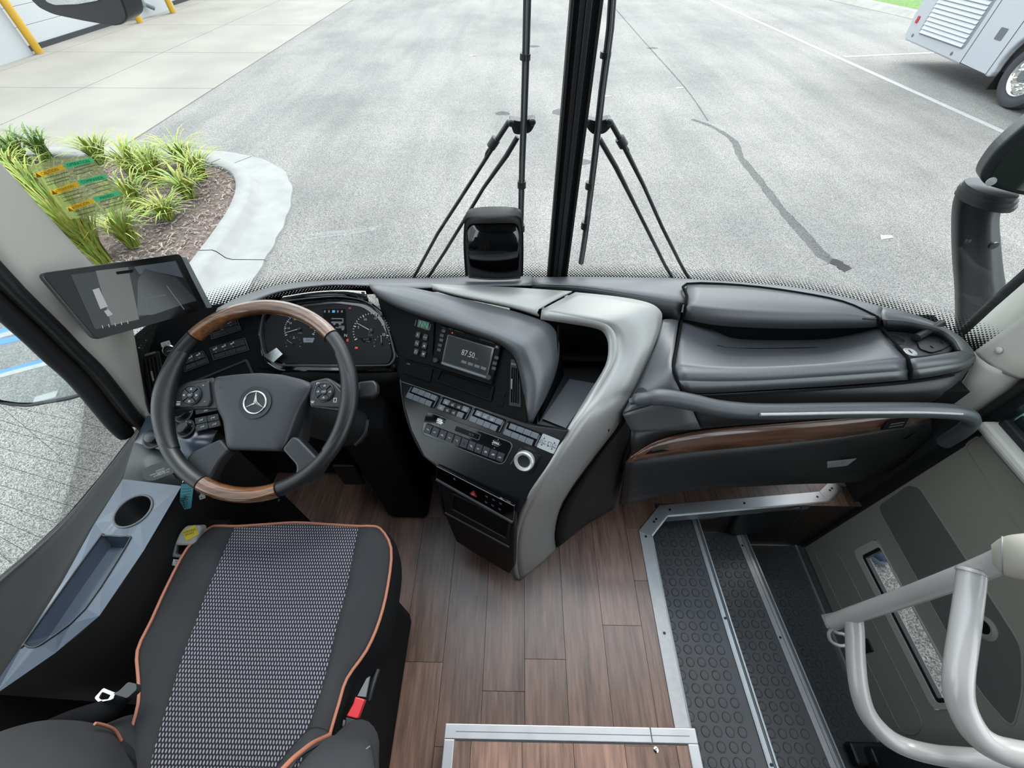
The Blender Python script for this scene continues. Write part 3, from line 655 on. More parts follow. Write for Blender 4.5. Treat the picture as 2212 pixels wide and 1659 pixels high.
# floor edge trim round the stepwell
tr = thing('stepwell_trim', 'screwed aluminium edge trim around the entrance stepwell', 'trim', (0.5, 0.4, 0))
P = [U(1395, 1600, z=0), U(1393, 1152, z=0), U(1432, 1103, z=0), U(1778, 1073, z=0), U(1806, 1046, z=0)]
P[0] = Vector((P[1].x, -0.3, 0))
wt = 0.022
def offs(i):
    if i == 0: t = (P[1]-P[0]).normalized()
    elif i == len(P)-1: t = (P[-1]-P[-2]).normalized()
    else: t = ((P[i]-P[i-1]).normalized() + (P[i+1]-P[i]).normalized()).normalized()
    n_ = Vector((-t.y, t.x, 0))
    if 0 < i < len(P)-1:
        c = n_.dot(Vector((-(P[i]-P[i-1]).normalized().y, (P[i]-P[i-1]).normalized().x, 0))); return n_/c
    return n_
for i in range(len(P)-1):
    a0, a1, b0, b1 = P[i]-offs(i)*wt, P[i]+offs(i)*wt, P[i+1]-offs(i+1)*wt, P[i+1]+offs(i+1)*wt
    z1 = Vector((0, 0, 0.004)); z0 = Vector((0, 0, -0.045))
    seg = mesh('trim_strip', [a1, b1, b0, a0, a1+z1, b1+z1, b0+z1, a0+z1], [(0,1,2,3),(7,6,5,4),(0,4,5,1),(1,5,6,2),(2,6,7,3),(3,7,4,0)], M['aluw'] if i == 0 else M['alu'], tr, bevel=0.0015)
    o0, o1 = (a0-P[i])*0.25, (b0-P[i+1])*0.25
    mesh('nose_lip', [a0+z1, b0+z1, b0+o1+z1*.5, a0+o0+z1*.5, a0+z0, b0+z0, b0+o1+z0, a0+o0+z0], [(0,1,2,3),(4,7,6,5),(3,2,6,7),(0,3,7,4),(1,5,6,2),(0,4,5,1)], M['alu'], seg, bevel=0.001)
    L = (P[i+1]-P[i]).length; m_ = 1 if L > 0.3 else 0
    fr_ = [0.06/L*1.0, 1-0.05/L] if L > 0.08 else [0.5]
    if i == 0: fr_ = [0.28, 0.63, 0.985]
    if i == 2: fr_ = [0.04, 0.5, 0.96]
    for f_ in fr_:
        q = P[i].lerp(P[i+1], f_)
        lathe('screw', [(0.0045, 0.0), (0.0045, 0.0052), (0.0, 0.0046)], Fr(q, (1, 0, 0), (0, 1, 0)), M['screw'], seg, n=10)
q0 = P[-1]; box('trim_end', (q0.x-0.005, q0.y-0.008, -0.02), (q0.x+0.11, q0.y+0.012, 0.004), M['greyp'], tr, bevel=0.002)
# steps
XR = 1.37
ST = thing('entrance_steps', 'black studded rubber entrance steps with aluminium nosings', 'steps', (0.9, 0.2, -0.6))
xa = P[1].x + wt
n1a, n1b = U(1503, 1127, z=-.15), U(1668, 1650, z=-.15); n2a, n2b = U(1607, 1160, z=-.30), U(1812, 1650, z=-.30)
def nx(a, b, y): return a.x + (b.x-a.x)*(y-a.y)/(b.y-a.y)
yF, yB = 0.70, -0.42
lev = [(-0.15, lambda y: xa-0.01, lambda y: nx(n1a, n1b, y)), (-0.30, lambda y: nx(n1a, n1b, y)-0.02, lambda y: nx(n2a, n2b, y)), (-0.45, lambda y: nx(n2a, n2b, y)-0.02, lambda y: XR+0.04)]
stud_src = None
for k, (z, fl_, fr_) in enumerate(lev):
    q = [(fl_(yB), yB), (fr_(yB), yB), (fr_(yF), yF), (fl_(yF), yF)]
    td = prism('tread', q, FF, z-0.02, z, M['rubber'], ST, label='black studded rubber tread')
    prism('riser', [(fr_(yB)-0.012, yB), (fr_(yB)-0.002, yB), (fr_(yF)-0.002, yF), (fr_(yF)-0.012, yF)], FF, z-0.15, z-0.02, M['matte'], ST)
    sp_x, sp_y = 0.0385, 0.0365
    rowi = 0; y = yF-0.03
    while y > -0.20:
        x = fl_(y) + (0.03 if k == 0 else 0.042)
        xe = fr_(y) - (0.035 if k < 2 else 0.07)
        while x < xe:
            if not (k == 0 and x + y < xa + 0.6 + 0.0 and y > 0.60 and x < xa+0.06):
                if stud_src is None:
                    stud_src = lathe('stud', [(0.0145, 0.0), (0.0145, 0.0012), (0.0132, 0.0026), (0.0118, 0.0026), (0.0108, 0.0014), (0.0, 0.0016)], Fr((x, y, z), (1, 0, 0), (0, 1, 0)), M['rubber'], td, n=14)
                    dz = stud_src.location.z - z
                else:
                    copy(stud_src, td, (x, y, z+dz))
            x += sp_x
        y -= sp_y
    if k < 2:
        A, B = Vector((fr_(yF), yF, z)), Vector((fr_(yB), yB, z))
        n_ = thing('nosing', None, None, (A+B)/2, parent=ST); 
        for j, (o0, o1, h, mm) in enumerate(((-0.012, 0.0, .003, 'alu'), (0.002, 0.008, .001, 'greym'), (0.010, 0.016, .001, 'alu'), (-0.034, -0.014, .0035, 'aluw') if k == 1 else (-0.016, -0.013, .004, 'alu'))):
            prism('nosing_rib', [(A.x+o0, A.y), (A.x+o1, A.y), (B.x+o1, B.y), (B.x+o0, B.y)], FF, z-0.03, z+h, M[mm], n_)
        for f_ in ((0.33, 0.68) if k == 0 else (0.05, 0.36, 0.70)):
            p = A.lerp(B, f_); lathe('screw', [(0.0045, 0.0), (0.0045, 0.0055), (0.0, 0.005)], Fr(p+Vector((-0.005 if k == 0 else -0.024, 0, 0)), (1, 0, 0), (0, 1, 0)), M['screw'], n_, n=10)
box('door_sill_strip', (XR-0.045, yB, -0.45), (XR-0.035, yF, -0.437), M['alu'], ST)
box('well_side', (xa-0.03, yB, -0.16), (xa-0.012, 0.62, -0.008), M['matte'], ST)
# stepwell front wall with lamp panels
wf_ = thing('wall_stepwell', 'dark brown front wall of the stepwell', None, (1.0, 0.72, -0.3), kind='structure')
box('wall_panel', (0.5, 0.705, -0.5), (XR+0.1, 0.73, -0.005), wood_mat('stepwell_wood', '2a1c18', '4a342c', 'X', 1.0, 0.4, rnd=False), wf_)
WF = Fr((0, 0.704, 0), (1, 0, 0), (0, 0, 1))
prism('light_cover', WF.poly([(1440, 1112), (1555, 1105), (1548, 1118), (1432, 1130)]), WF, 0, 0.004, M['greym'], wf_, bevel=0.002)
prism('speaker_cover', rpoly(WF.poly([(1590, 1100), (1735, 1090), (1705, 1135), (1570, 1150)]), 0.03), WF, 0, 0.02, M['black'], wf_, bevel=0.008)
# ------------------------------------------------------------------ door
DF = Fr((XR, 0, 0), (0, 1, 0), (0, 0, 1))
dr = thing('door_3', 'beige entrance door with low window and oblong relief panels', None, (XR, 0.34, -0.45), kind='structure')
yd0, yd1, zs = -0.012, 0.69, 0.575
win = DF.poly([(1845, 1192), (1890, 1160), (2062, 1530), (1988, 1535)])
wy0, wy1, wz0, wz1 = 0.055, 0.515, -0.13, 0.03
wy1, wz0 = DF.pix(1845, 1190); wz1 = DF.pix(1892, 1160)[1]; wy0 = DF.pix(2000, 1535)[0]
# door skin built round the window opening
def slab4(name, y0, y1, z0, z1): box(name, (XR, y0, z0), (XR+0.05, y1, z1), M['door'], dr)
slab4('door_skin', yd0, yd1, -0.44, wz0); slab4('door_skin', yd0, yd1, wz1, zs); slab4('door_skin', yd0, wy0, wz0, wz1); slab4('door_skin', wy1, yd1, wz0, wz1)
oc = ((wy0+wy1)/2, (wz0+wz1)/2); ww, hh = wy1-wy0, wz1-wz0
ring('window_frame', rrect(*oc, ww+0.0, hh+0.0, 0.025), rrect(oc[0]-.006, oc[1]+0.013, ww-0.045, hh-0.03, 0.012), DF, -0.012, 0.006, M['cream'], dr, bevel=0.004)
ring('window_rubber', rrect(oc[0]-.006, oc[1]+0.013, ww-0.045, hh-0.03, 0.012), rrect(oc[0]-.006, oc[1]+0.017, ww-0.068, hh-0.048, 0.005), DF, -0.014, 0.003, M['black'], dr, bevel=0.001)
flat('window_pane', rrect(oc[0], oc[1]+0.012, ww-0.05, hh-0.03), DF, -0.014, M['sglass'], dr)
def groove(name, pts, r=0.03, wd=0.006, mat='doord', inset=None):
    po = rpoly(DF.poly(pts), r); c = Vector((sum(p[0] for p in po)/len(po), sum(p[1] for p in po)/len(po)))
    pi_ = [((Vector(p)-c)*1.0 - (Vector(p)-c).normalized()*wd + c) for p in po]
    ring(name, po, [(p.x, p.y) for p in pi_], DF, -0.001, 0.003, M['door'], dr, bevel=0.0025)
    if inset: prism('inset_panel', [(p.x, p.y) for p in pi_], DF, -0.002, 0.0012, M[inset], dr)
groove('relief_panel', [(1757, 1188), (1782, 1168), (1815, 1200), (1995, 1560), (1985, 1588), (1950, 1590)], 0.035)
groove('relief_panel', [(1893, 1092), (1962, 1044), (1985, 1050), (2105, 1230), (2212, 1400), (2212, 1500), (2190, 1580), (2120, 1500)], 0.03, inset='doord')
groove('relief_panel', [(2082, 962), (2112, 940), (2128, 952), (2330, 1180), (2330, 1330)], 0.02)
lathe('lock_rosette', [(0.035, 0), (0.035, 0.004), (0.025, 0.008), (0.022, 0.004), (0.0, 0.004)], DF, M['door'], dr, c=DF.pix(2128, 1356))
lathe('lock_hole', [(0.02, 0.003), (0.018, 0.006), (0.0, 0.0061)], DF, M['deep'], dr, c=DF.pix(2126, 1354))
prism('lock_plate', rrect(*DF.pix(1873, 1395), 0.045, 0.05, 0.006), DF, 0.0, 0.006, M['black'], dr, bevel=0.002)
box('door_sill_cap', (XR-0.05, yd0, zs-0.02), (XR+0.06, yd1+0.01, zs+0.01), M['beige'], dr, bevel=0.012)
box('waist_rubber', (XR-0.012, yd0, zs+0.008), (XR+0.012, yd1, zs+0.03), M['black'], dr, bevel=0.004)
box('waist_rubber', (XR+0.02, yd0, zs+0.008), (XR+0.045, yd1, zs+0.05), M['armm'], dr, bevel=0.006)
flat('door_glass', [(yd0, zs), (yd1+0.03, zs), (yd1+0.03, 1.9), (yd0, 1.9)], DF, -0.03, M['sglass'], dr)
stk = rpoly(DF.shift(-0.028).poly([(2193, 905), (2212, 880), (2290, 880), (2310, 930), (2290, 985), (2215, 970), (2192, 935)]), 0.004)
flat('octagon_sticker', stk, DF, -0.0275, M['filmt'], dr)
for i_, s_ in enumerate(('NO', 'STEP', 'EXIT')):
    pass
box('door_front_post', (XR-0.01, yd1+0.005, -0.45), (XR+0.06, yd1+0.05, 1.9), M['black'], dr)
box('rear_jamb', (XR-0.12, yd0-0.09, -0.45), (XR+0.06, yd0-0.008, 1.9), M['matte'], dr)
box('lower_hinge_cover', (XR-0.13, yd0-0.06, -0.44), (XR-0.005, yd0-0.004, -0.36), M['black'], dr, bevel=0.015)
# ------------------------------------------------------------------ windshield, pillars
base = [(-1.02, .70), (-1.0, .80), (-.93, .93), (-.80, 1.02), (-.6, 1.075), (-.3, 1.105), (.10, 1.115), (.5, 1.105), (.8, 1.06), (1.05, .985), (1.2, .90), (1.275, .83)]
bp_ = crom([Vector((x, y, 0)) for x, y in base], 6)
def wsx(z): return -0.06*(z-0.77)                      # lean back with height
def wrow(z, pts, out=0.0): 
    c = Vector((0.12, 0.2, 0)); return [Vector((p.x, p.y + wsx(z), z)) + (p-c).normalized()*out for p in pts]
mid = min(range(len(bp_)), key=lambda i: abs(bp_[i].x-0.125))
for nm, a, b, lb in (('window_1', 0, mid, 'left half of the curved windshield'), ('window_2', mid, len(bp_)-1, 'right half of the curved windshield')):
    seg = bp_[a:b+1]
    wn = thing(nm, lb, None, (seg[len(seg)//2].x, 1.1, 0.7), kind='structure')
    loft('glass_pane', [wrow(z, seg) for z in (0.60, 0.8, 1.0, 1.3, 1.6, 1.9)], M['glass'], wn, k=(1, 1))
    # dot screen
    rows_ = [wrow(z, seg, -0.002) for z in (0.70, 0.86)]; V = rows_[0]+rows_[1]; n_ = len(seg)
    o = mesh('dot_screen', V, [(i, i+1, n_+i+1, n_+i) for i in range(n_-1)], M['frit'], wn, smooth=True)
    me = o.data; uvl = me.uv_layers.new(name='UVMap'); acc = [0]
    for i in range(1, n_): acc.append(acc[-1] + (seg[i]-seg[i-1]).length)
    c_ = o.location
    bot = 0.735
    for lp in me.loops:
        vi = lp.vertex_index; z_ = me.vertices[vi].co.z + c_.z
        uvl.data[lp.index].uv = (acc[vi % n_], (z_-0.775))
# centre post (outside joint between the halves)
cp = thing('windshield_post', 'ribbed black centre post between the windshield halves', 'post', (0.125, 1.12, 0.6))
for (o0, o1, dep, mm) in ((-0.031, 0.031, 0.0, 'matte'), (-0.031, -0.024, 0.012, 'black'), (-0.014, -0.002, 0.014, 'black'), (-0.002, 0.010, 0.018, 'armm'), (0.024, 0.031, 0.012, 'black')):
    y0 = 1.128
    V = []
    for z in (0.6, 1.95):
        yy = y0 + wsx(z) - dep
        V += [(0.125+o0, yy, z), (0.125+o1, yy, z), (0.125+o1, yy-0.022, z), (0.125+o0, yy-0.022, z)]
    mesh('post_rib' if dep else 'post_body', V, [(3,2,1,0),(4,5,6,7),(0,1,5,4),(1,2,6,5),(2,3,7,6),(3,0,4,7)], M[mm], cp, bevel=0.002)
# left A pillar: beige inner cover + black rubbers
ap_ = thing('trim_1', 'beige cover of the left windshield pillar', None, (-1.0, 0.75, 0.5), kind='structure')
PX = -0.985
def pp(px, py, x=PX): return U(px, py, x=x)
e0 = [pp(0, 350), pp(100, 462), pp(200, 572), pp(268, 648), pp(292, 735), pp(304, 815), pp(314, 893)]       # right edge (towards windshield)
e1 = [pp(0, 548), pp(70, 625), pp(150, 705), pp(190, 748), pp(232, 790), pp(270, 838), pp(308, 890)]       # left edge (towards side window)
e0 = [Vector((v.x+0.0, v.y, v.z)) for v in e0]
def vert(e, zt): 
    top = e[0] + (e[0]-e[1]).normalized()*((zt-e[0].z)/max(0.05, (e[0]-e[1]).normalized().z)); return [top]+e
L0, L1 = vert(e0, 1.75), vert(e1, 1.75)
lowr = [v + Vector((-0.01, 0, -0.06)) for v in (L0[-1], L1[-1])]
L0.append(lowr[0]); L1.append(lowr[1])
rows_ = []
for a, b in zip(L0, L1):
    m_ = (a+b)/2 + Vector((0.018, 0, 0))
    rows_.append([a + Vector((-0.05, 0.015, 0)), a, a.lerp(m_, .6), b.lerp(m_, .6), b, b + Vector((-0.06, -0.01, 0))])
loft('pillar_cover', rows_, M['beige'], ap_, k=(3, 2), thick=0.004)
sealp = [b + Vector((-0.018, -0.012, 0)) for b in L1]
tube('pillar_rubber', sealp, 0.014, M['black'], ap_, res=10, k=3)
tube('pillar_rubber', [b + Vector((-0.06, -0.03, 0)) for b in L1], 0.02, M['matte'], ap_, res=10, k=3)
# right A pillar
rp = thing('trim_2', 'beige cover of the right windshield pillar with round plug', None, (1.3, 0.83, 0.5), kind='structure')
RX = 1.29
def rq(px, py, x=RX): return U(px, py, x=x)
a0 = [rq(2212, 610), rq(2150, 664), rq(2082, 727)]; a1 = [rq(2212, 752), rq(2192, 772), rq(2168, 796)]
def upv(e): d_ = (e[0]-e[1]).normalized(); return [e[0]+d_*0.9] + e
A0, A1 = upv(a0), upv(a1)
A0.append(rq(2080, 730)); A1.append(rq(2152, 799))
loft('pillar_cover', [[p+Vector((.05, .02, 0)), p, p.lerp(q, .5)+Vector((-.012, 0, 0)), q, q+Vector((.03, -.03, 0)), q+Vector((.07, -.03, 0))] for p, q in zip(A0, A1)], M['beige'], rp, k=(1, 2), thick=0.004)
lathe('round_plug', [(0.009, 0), (0.009, 0.003), (0.005, 0.006), (0.0, 0.007)], Fr(rq(2168, 757)+Vector((-0.012, 0, 0)), (0, 1, 0), (0, 0, 1)), M['beige'], rp, n=16)
b0 = [rq(2092, 742), rq(2096, 790), rq(2075, 830), rq(2035, 880)]; b1 = [rq(2160, 800), rq(2130, 828), rq(2098, 852), rq(2055, 885)]
loft('pillar_foot', [[p+Vector((.05, .03, 0)), p, p.lerp(q, .55)+Vector((-.02, 0, 0)), q, q+Vector((.05, -.02, 0))] for p, q in zip(b0, b1)], M['beige'], rp, k=(3, 2), thick=0.004)
box('pillar_backing', (RX+0.05, 0.72, -0.45), (RX+0.13, 0.86, 1.9), M['matte'], rp)
tube('pillar_rubber', [p+Vector((.03, .03, 0)) for p in A0], 0.016, M['black'], rp, res=8, k=2)
# left side window: glass with heating wires, sill
SX = -1.12
sw = thing('window_3', "driver's side window with fine heating wires", None, (SX, 0.2, 0.57), kind='structure')
SF = Fr((SX, 0, 0), (0, 1, 0), (0, 0, 1))
flat('glass_pane', [(-0.7, 0.5), (0.80, 0.48), (0.86, 1.9), (-0.7, 1.9)], SF, -0.012, M['sglass'], sw)
def hw(p, q):
    a, b = SF.pix(*p), SF.pix(*q); A, B = SF.at(*a, -0.008), SF.at(*b, -0.008); d_ = B-A
    A2 = A - d_*0.8; B2 = B + d_*0.25
    tube('heating_wire', [A, B], 0.00045, M['greym'], sw, res=4)
for k in range(11):
    y0 = 905 + k*36
    hw((0, y0-60), (330 - k*22, y0-60 + (330-k*22)*0.52 - 0)) if False else None
for a_, b_ in (((0, 870), (135, 985)), ((0, 905), (175, 960)), ((0, 870), (275, 935)), ((0, 925), (250, 985)), ((0, 965), (215, 1020)), ((0, 1000), (190, 1060)), ((0, 1045), (165, 1095)), ((0, 1085), (130, 1130)), ((0, 1120), (95, 1162)), ((0, 1155), (60, 1190)), ((0, 1190), (30, 1215))):
    hw(a_, b_)
sill = [(0, 1250), (70, 1190), (150, 1115), (230, 1020), (280, 955), (318, 905)]
sp3 = [U(a, b, x=SX) for a, b in sill]; sp3 = [sp3[0] + (sp3[0]-sp3[1])*4] + sp3
tube('sill_rubber', [p + Vector((0.006, 0, -0.002)) for p in sp3], 0.009, M['black'], sw, res=8, k=3)
wallL = thing('wall_left', 'black left side wall below the driver window', None, (SX-0.02, 0, 0), kind='structure')
V = [p + Vector((-0.02, 0, -0.01)) for p in sp3]; n_ = len(V)
mesh('wall_skin', V + [Vector((SX-0.02, v.y, -0.1)) for v in V], [(i, i+1, n_+i+1, n_+i) for i in range(n_-1)], M['matte'], wallL, solid=0.04)
box('wall_front', (SX-0.04, 0.72, -0.1), (SX+0.02, 0.9, 0.50), M['matte'], wallL)
# front bulkhead under the windshield
box('wall_front', (-1.1, 1.0, -0.3), (1.4, 1.06, 0.62), M['matte'], None, kind='structure', label='dark front bulkhead under the dashboard')
CEIL_Y = 0.3
# unseen walls and part ceiling behind the camera, added to block sky light
box('rear_light_block', (-1.2, -1.45, -.5), (1.45, -1.38, 2.15), M['dash_shaded'], None, kind='structure', label='unseen dark partition added behind the driver area to block rear light')
box('right_light_block', (1.40, -1.40, -.5), (1.46, -.10, .75), M['doord'], None, kind='structure', label='unseen right cabin wall added behind the door')
box('left_light_block', (-1.2, -1.40, -.1), (-1.14, -.70, .75), M['doord'], None, kind='structure', label='unseen left cabin wall added behind the driver')
box('ceiling_light_block', (-1.2, -1.45, 2.15), (1.46, CEIL_Y, 2.2), M['door'], None, kind='structure', label='unseen grey part ceiling added behind the driver to block sky light')  # stops short so open sky still fills the front
# ================================================================== DASHBOARD
da = thing('dashboard', 'dark grey moulded dashboard spanning the whole windshield', 'dashboard', (0.2, 0.85, 0.0))
# --- passenger side top, from the windshield back to the lid
wl_ = [(1150, 599), (1250, 598), (1400, 600), (1500, 603), (1700, 618), (1800, 636), (1860, 650), (1905, 662)]
r0 = [U(a, b+4, z=.775) + Vector((0, .05, -.03)) for a, b in wl_]
r1 = [U(a, b, z=.785) for a, b in wl_]
cr_l = [(1150, 606, .815), (1250, 606, .82), (1400, 609, .825), (1485, 612, .82), (1690, 626, .812), (1800, 645, .806), (1860, 662, .80), (1903, 676, .795)]
r2 = UL(cr_l)
r3 = UL([(1150, 614, .818), (1250, 618, .823), (1390, 640, .825), (1482, 655, .82), (1600, 662, .81), (1760, 670, .803), (1850, 678, .798), (1906, 689, .796)])
loft('top_cover', [r0, r1, r2, r3], M['dash'], da, k=(3, 4), thick=0.005)
# cover edge facing the driver: dark step in front of the silver corner
e_t = UL([(1150, 616, .818), (1250, 620, .823), (1390, 641, .825), (1475, 654, .82)])
e_b = UL([(1150, 626, .795), (1260, 642, .79), (1400, 682, .775), (1466, 696, .768)])
loft('cover_edge', [e_t, e_b], M['dash_shaded'], da, k=(1, 4), thick=0.004)
# lid with crease
lid_b = UL([(1484, 614, .832), (1600, 617, .832), (1720, 632, .828), (1820, 652, .82), (1880, 678, .808)])
lid_c = UL([(1484, 640, .832), (1600, 648, .832), (1720, 655, .828), (1820, 664, .82), (1892, 684, .805)])
lid_f = UL([(1481, 662, .825), (1560, 672, .823), (1700, 680, .82), (1820, 683, .815), (1897, 688, .805)])
lid_e = UL([(1476, 690, .775), (1560, 704, .772), (1700, 710, .77), (1820, 709, .768), (1899, 707, .765)])
lidp = loft('storage_lid', [lid_b, lid_c, lid_f], M['dash'], da, k=(3, 4), thick=0.008)
loft('lid_front', [lid_f, lid_e], M['dash'], lidp, k=(1, 4), thick=0.008)
tube('lid_gap', [p + Vector((0, .002, .0)) for p in [lid_e[0], lid_f[0], lid_c[0]] + lid_b + [lid_c[-1], lid_f[-1], lid_e[-1]]], 0.0038, M['deep'], da, res=6, k=3)
# tray
t0 = UL([(1474, 694, .765), (1540, 712, .735), (1600, 722, .70), (1760, 724, .70), (1850, 716, .725), (1902, 706, .76)])
t1 = UL([(1468, 716, .765), (1530, 738, .74), (1590, 748, .705), (1760, 748, .705), (1840, 735, .73), (1908, 722, .765)])
t2 = UL([(1462, 752, .775), (1530, 768, .765), (1600, 775, .75), (1760, 770, .75), (1850, 757, .76), (1935, 744, .775)])
t3 = UL([(1457, 790, .785), (1540, 797, .788), (1640, 797, .788), (1760, 791, .787), (1860, 784, .786), (1958, 774, .785)])
loft('storage_tray', [t0, t1, t2, t3], M['dash'], da, k=(4, 4), thick=0.004)
tube('tray_line', [v + Vector((0, 0, .0015)) for v in (U(1545, 746, z=.728), U(1590, 753, z=.708), U(1740, 752, z=.708), U(1810, 749, z=.712), U(1855, 741, z=.735))], 0.0012, M['deep'], da, res=5, k=3)
# lip panel in front of the tray
l0 = [v + Vector((0, 0, .001)) for v in t3]
l1 = UL([(1462, 822, .768), (1540, 824, .768), (1640, 822, .768), (1760, 815, .767), (1860, 808, .766), (1965, 800, .765)])
l2 = UL([(1478, 850, .735), (1540, 849, .735), (1640, 843, .735), (1760, 836, .735), (1860, 829, .735), (1968, 820, .735)])
loft('lip_panel', [l0, l1], M['dash'], da, k=(1, 3), thick=0.006)
loft('lip_edge', [l1, l2], M['dash'], da, k=(1, 3), thick=0.006)
# right end cap with small tray
c0 = UL([(1903, 697, .785), (1960, 705, .79), (2010, 712, .785), (2060, 725, .775), (2088, 745, .765)])
c1 = UL([(1908, 712, .765), (1960, 718, .775), (2015, 728, .775), (2062, 742, .77), (2098, 757, .76)])
EF = Fr(U(1960, 750, z=.765), U(2040, 752, z=.765)-U(1925, 755, z=.765), Vector((0, -1, 0.06)))
prism('end_tray', rpoly(EF.poly([(1906, 712), (1985, 716), (2040, 728), (2065, 748), (2050, 763), (1965, 774)]), 0.01), EF, -0.02, 0.0, M['dash_shaded'], da, bevel=0.004)
ec = UL([(1964, 775, .785), (2010, 769, .785), (2050, 762, .782), (2078, 757, .776)])
ed = UL([(1970, 800, .768), (2020, 793, .768), (2078, 783, .764), (2108, 768, .752)])
ee = UL([(1972, 820, .735), (2030, 811, .735), (2085, 797, .735), (2108, 778, .732)])
loft('end_panel', [ec, ed], M['dash'], da, k=(1, 3), thick=0.006)
loft('end_edge', [ed, ee], M['dash'], da, k=(1, 3), thick=0.006)
eo = UL([(1900, 660, .785), (1960, 674, .783), (2010, 692, .78), (2045, 708, .778), (2076, 728, .772), (2099, 752, .762), (2108, 770, .752)])
ei = UL([(1906, 689, .80), (1950, 692, .80), (1988, 699, .798), (2032, 711, .79), (2060, 731, .784), (2071, 748, .779), (2076, 757, .776)])
el = UL([(1909, 711, .766), (1950, 713, .766), (1985, 719, .766), (2026, 727, .766), (2048, 740, .766), (2060, 752, .766), (2064, 758, .766)])
loft('end_cover', [[v + Vector((.02, .03, -.06)) for v in eo], eo, ei], M['dash'], da, k=(1, 4), thick=0.004)
loft('end_inner_face', [ei, el], M['dash_shaded'], da, k=(1, 4), thick=0.004)
tube('end_gap', UL([(1900, 690, .80), (1903, 705, .77), (1962, 775, .787), (1968, 798, .77), (1968, 820, .738)]), 0.004, M['deep'], da, res=6, k=1)
lathe('cup_recess', [(0.021, 0), (0.021, 0.0015), (0.019, 0.0015), (0.017, -0.004), (0.0, -0.004)], EF, M['dash_shaded'], da, c=EF.pix(1936, 733), n=24)
lk = lathe('lid_lock', [(0.016, 0), (0.016, 0.003), (0.013, 0.004), (0.011, 0.0025), (0.0, 0.0025)], EF, M['aluw'], da, c=EF.pix(1965, 762), n=24)
prism('key_slot', rrect(*EF.pix(1965, 761), 0.004, 0.012), EF, 0.0025, 0.0032, M['ink'], lk)
# --- body below the lip
box('dash_core', (.40, .90, .40), (1.2, .94, .765), M['deep'], da)
box('dash_core', (.44, .72, .45), (1.22, .90, .685), M['deep'], da)
b0 = UL([(1484, 854, .73), (1560, 852, .73), (1700, 844, .73), (1860, 833, .73), (1970, 823, .73), (2060, 808, .73), (2104, 786, .725)])
b1 = UL([(1490, 875, .695), (1560, 870, .70), (1700, 864, .70), (1860, 858, .70), (1960, 852, .70), (2040, 840, .70), (2080, 815, .69)])
b2 = UL([(1510, 923, .62), (1560, 919, .62), (1700, 908, .62), (1860, 890, .62), (1960, 880, .62), (2030, 868, .63), (2060, 850, .64)])
loft('upper_body', [b0, b1, b2], M['dash_shaded'], da, k=(3, 4), thick=0.006)
# left shoulder next to the silver trim
sl_ = UL([(1433, 690, .79), (1412, 745, .765), (1385, 812, .725), (1356, 872, .685), (1345, 893, .665)])
sr_ = UL([(1466, 692, .775), (1458, 745, .78), (1450, 792, .785), (1468, 830, .76), (1485, 855, .73)])
loft('shoulder', [sl_, [a.lerp(b, .5) + Vector((0, 0, .003)) for a, b in zip(sl_, sr_)], sr_], M['dash'], da, k=(3, 4), thick=0.006)
loft('shoulder_foot', [[sl_[-1], sl_[-1].lerp(sr_[-1], .5) + Vector((0, 0, .003)), sr_[-1]], UL([(1352, 908, .645), (1415, 905, .655), (1491, 876, .694)]), UL([(1365, 932, .613), (1420, 928, .62), (1512, 924, .62)])], M['dash'], da, k=(3, 3), thick=0.006)
tube('lip_gap', UL([(1472, 692, .77), (1465, 735, .772), (1455, 790, .785), (1462, 820, .768), (1480, 856, .73)]), 0.004, M['deep'], da, res=6, k=3)
tube('body_gap', [v + Vector((0, -.002, -.002)) for v in b0[:6]], 0.0035, M['deep'], da, res=6, k=3)
# --- lower panel: wood band and kick panel
w0 = UL([(1362, 985, .55), (1420, 950, .575), (1520, 928, .59), (1700, 912, .60), (1860, 900, .60), (1990, 888, .61)])
w1 = UL([(1352, 997, .525), (1420, 985, .53), (1520, 972, .535), (1700, 955, .54), (1860, 935, .545), (2010, 905, .565)])
loft('wood_band', [w0, w1], M['dashwood'], da, k=(3, 4), thick=0.006)
lathe_ = None
b3 = [v + Vector((0, .004, .002)) for v in UL([(1363, 925, .625), (1420, 925, .62), (1520, 918, .622), (1700, 905, .622), (1860, 890, .622), (1990, 878, .625)])]
loft('band_surround', [b3, [v + Vector((0, .006, .001)) for v in w0]], M['dash_shaded'], da, k=(1, 4), thick=0.006)
k0 = [v + Vector((0, .004, -.001)) for v in w1]
k1 = UL([(1345, 1040, .40), (1420, 1035, .40), (1520, 1020, .40), (1700, 1000, .40), (1860, 970, .41), (2010, 935, .44)])
k2 = UL([(1338, 1088, .22), (1420, 1068, .23), (1520, 1052, .23), (1700, 1042, .22), (1880, 1030, .21), (2015, 950, .38)])
kp = loft('kick_panel', [k0, k1, k2], M['dash_shaded'], da, k=(3, 4), thick=0.008)
def onloft(px, py, rows):       # plane through a patch of the kick panel
    pass
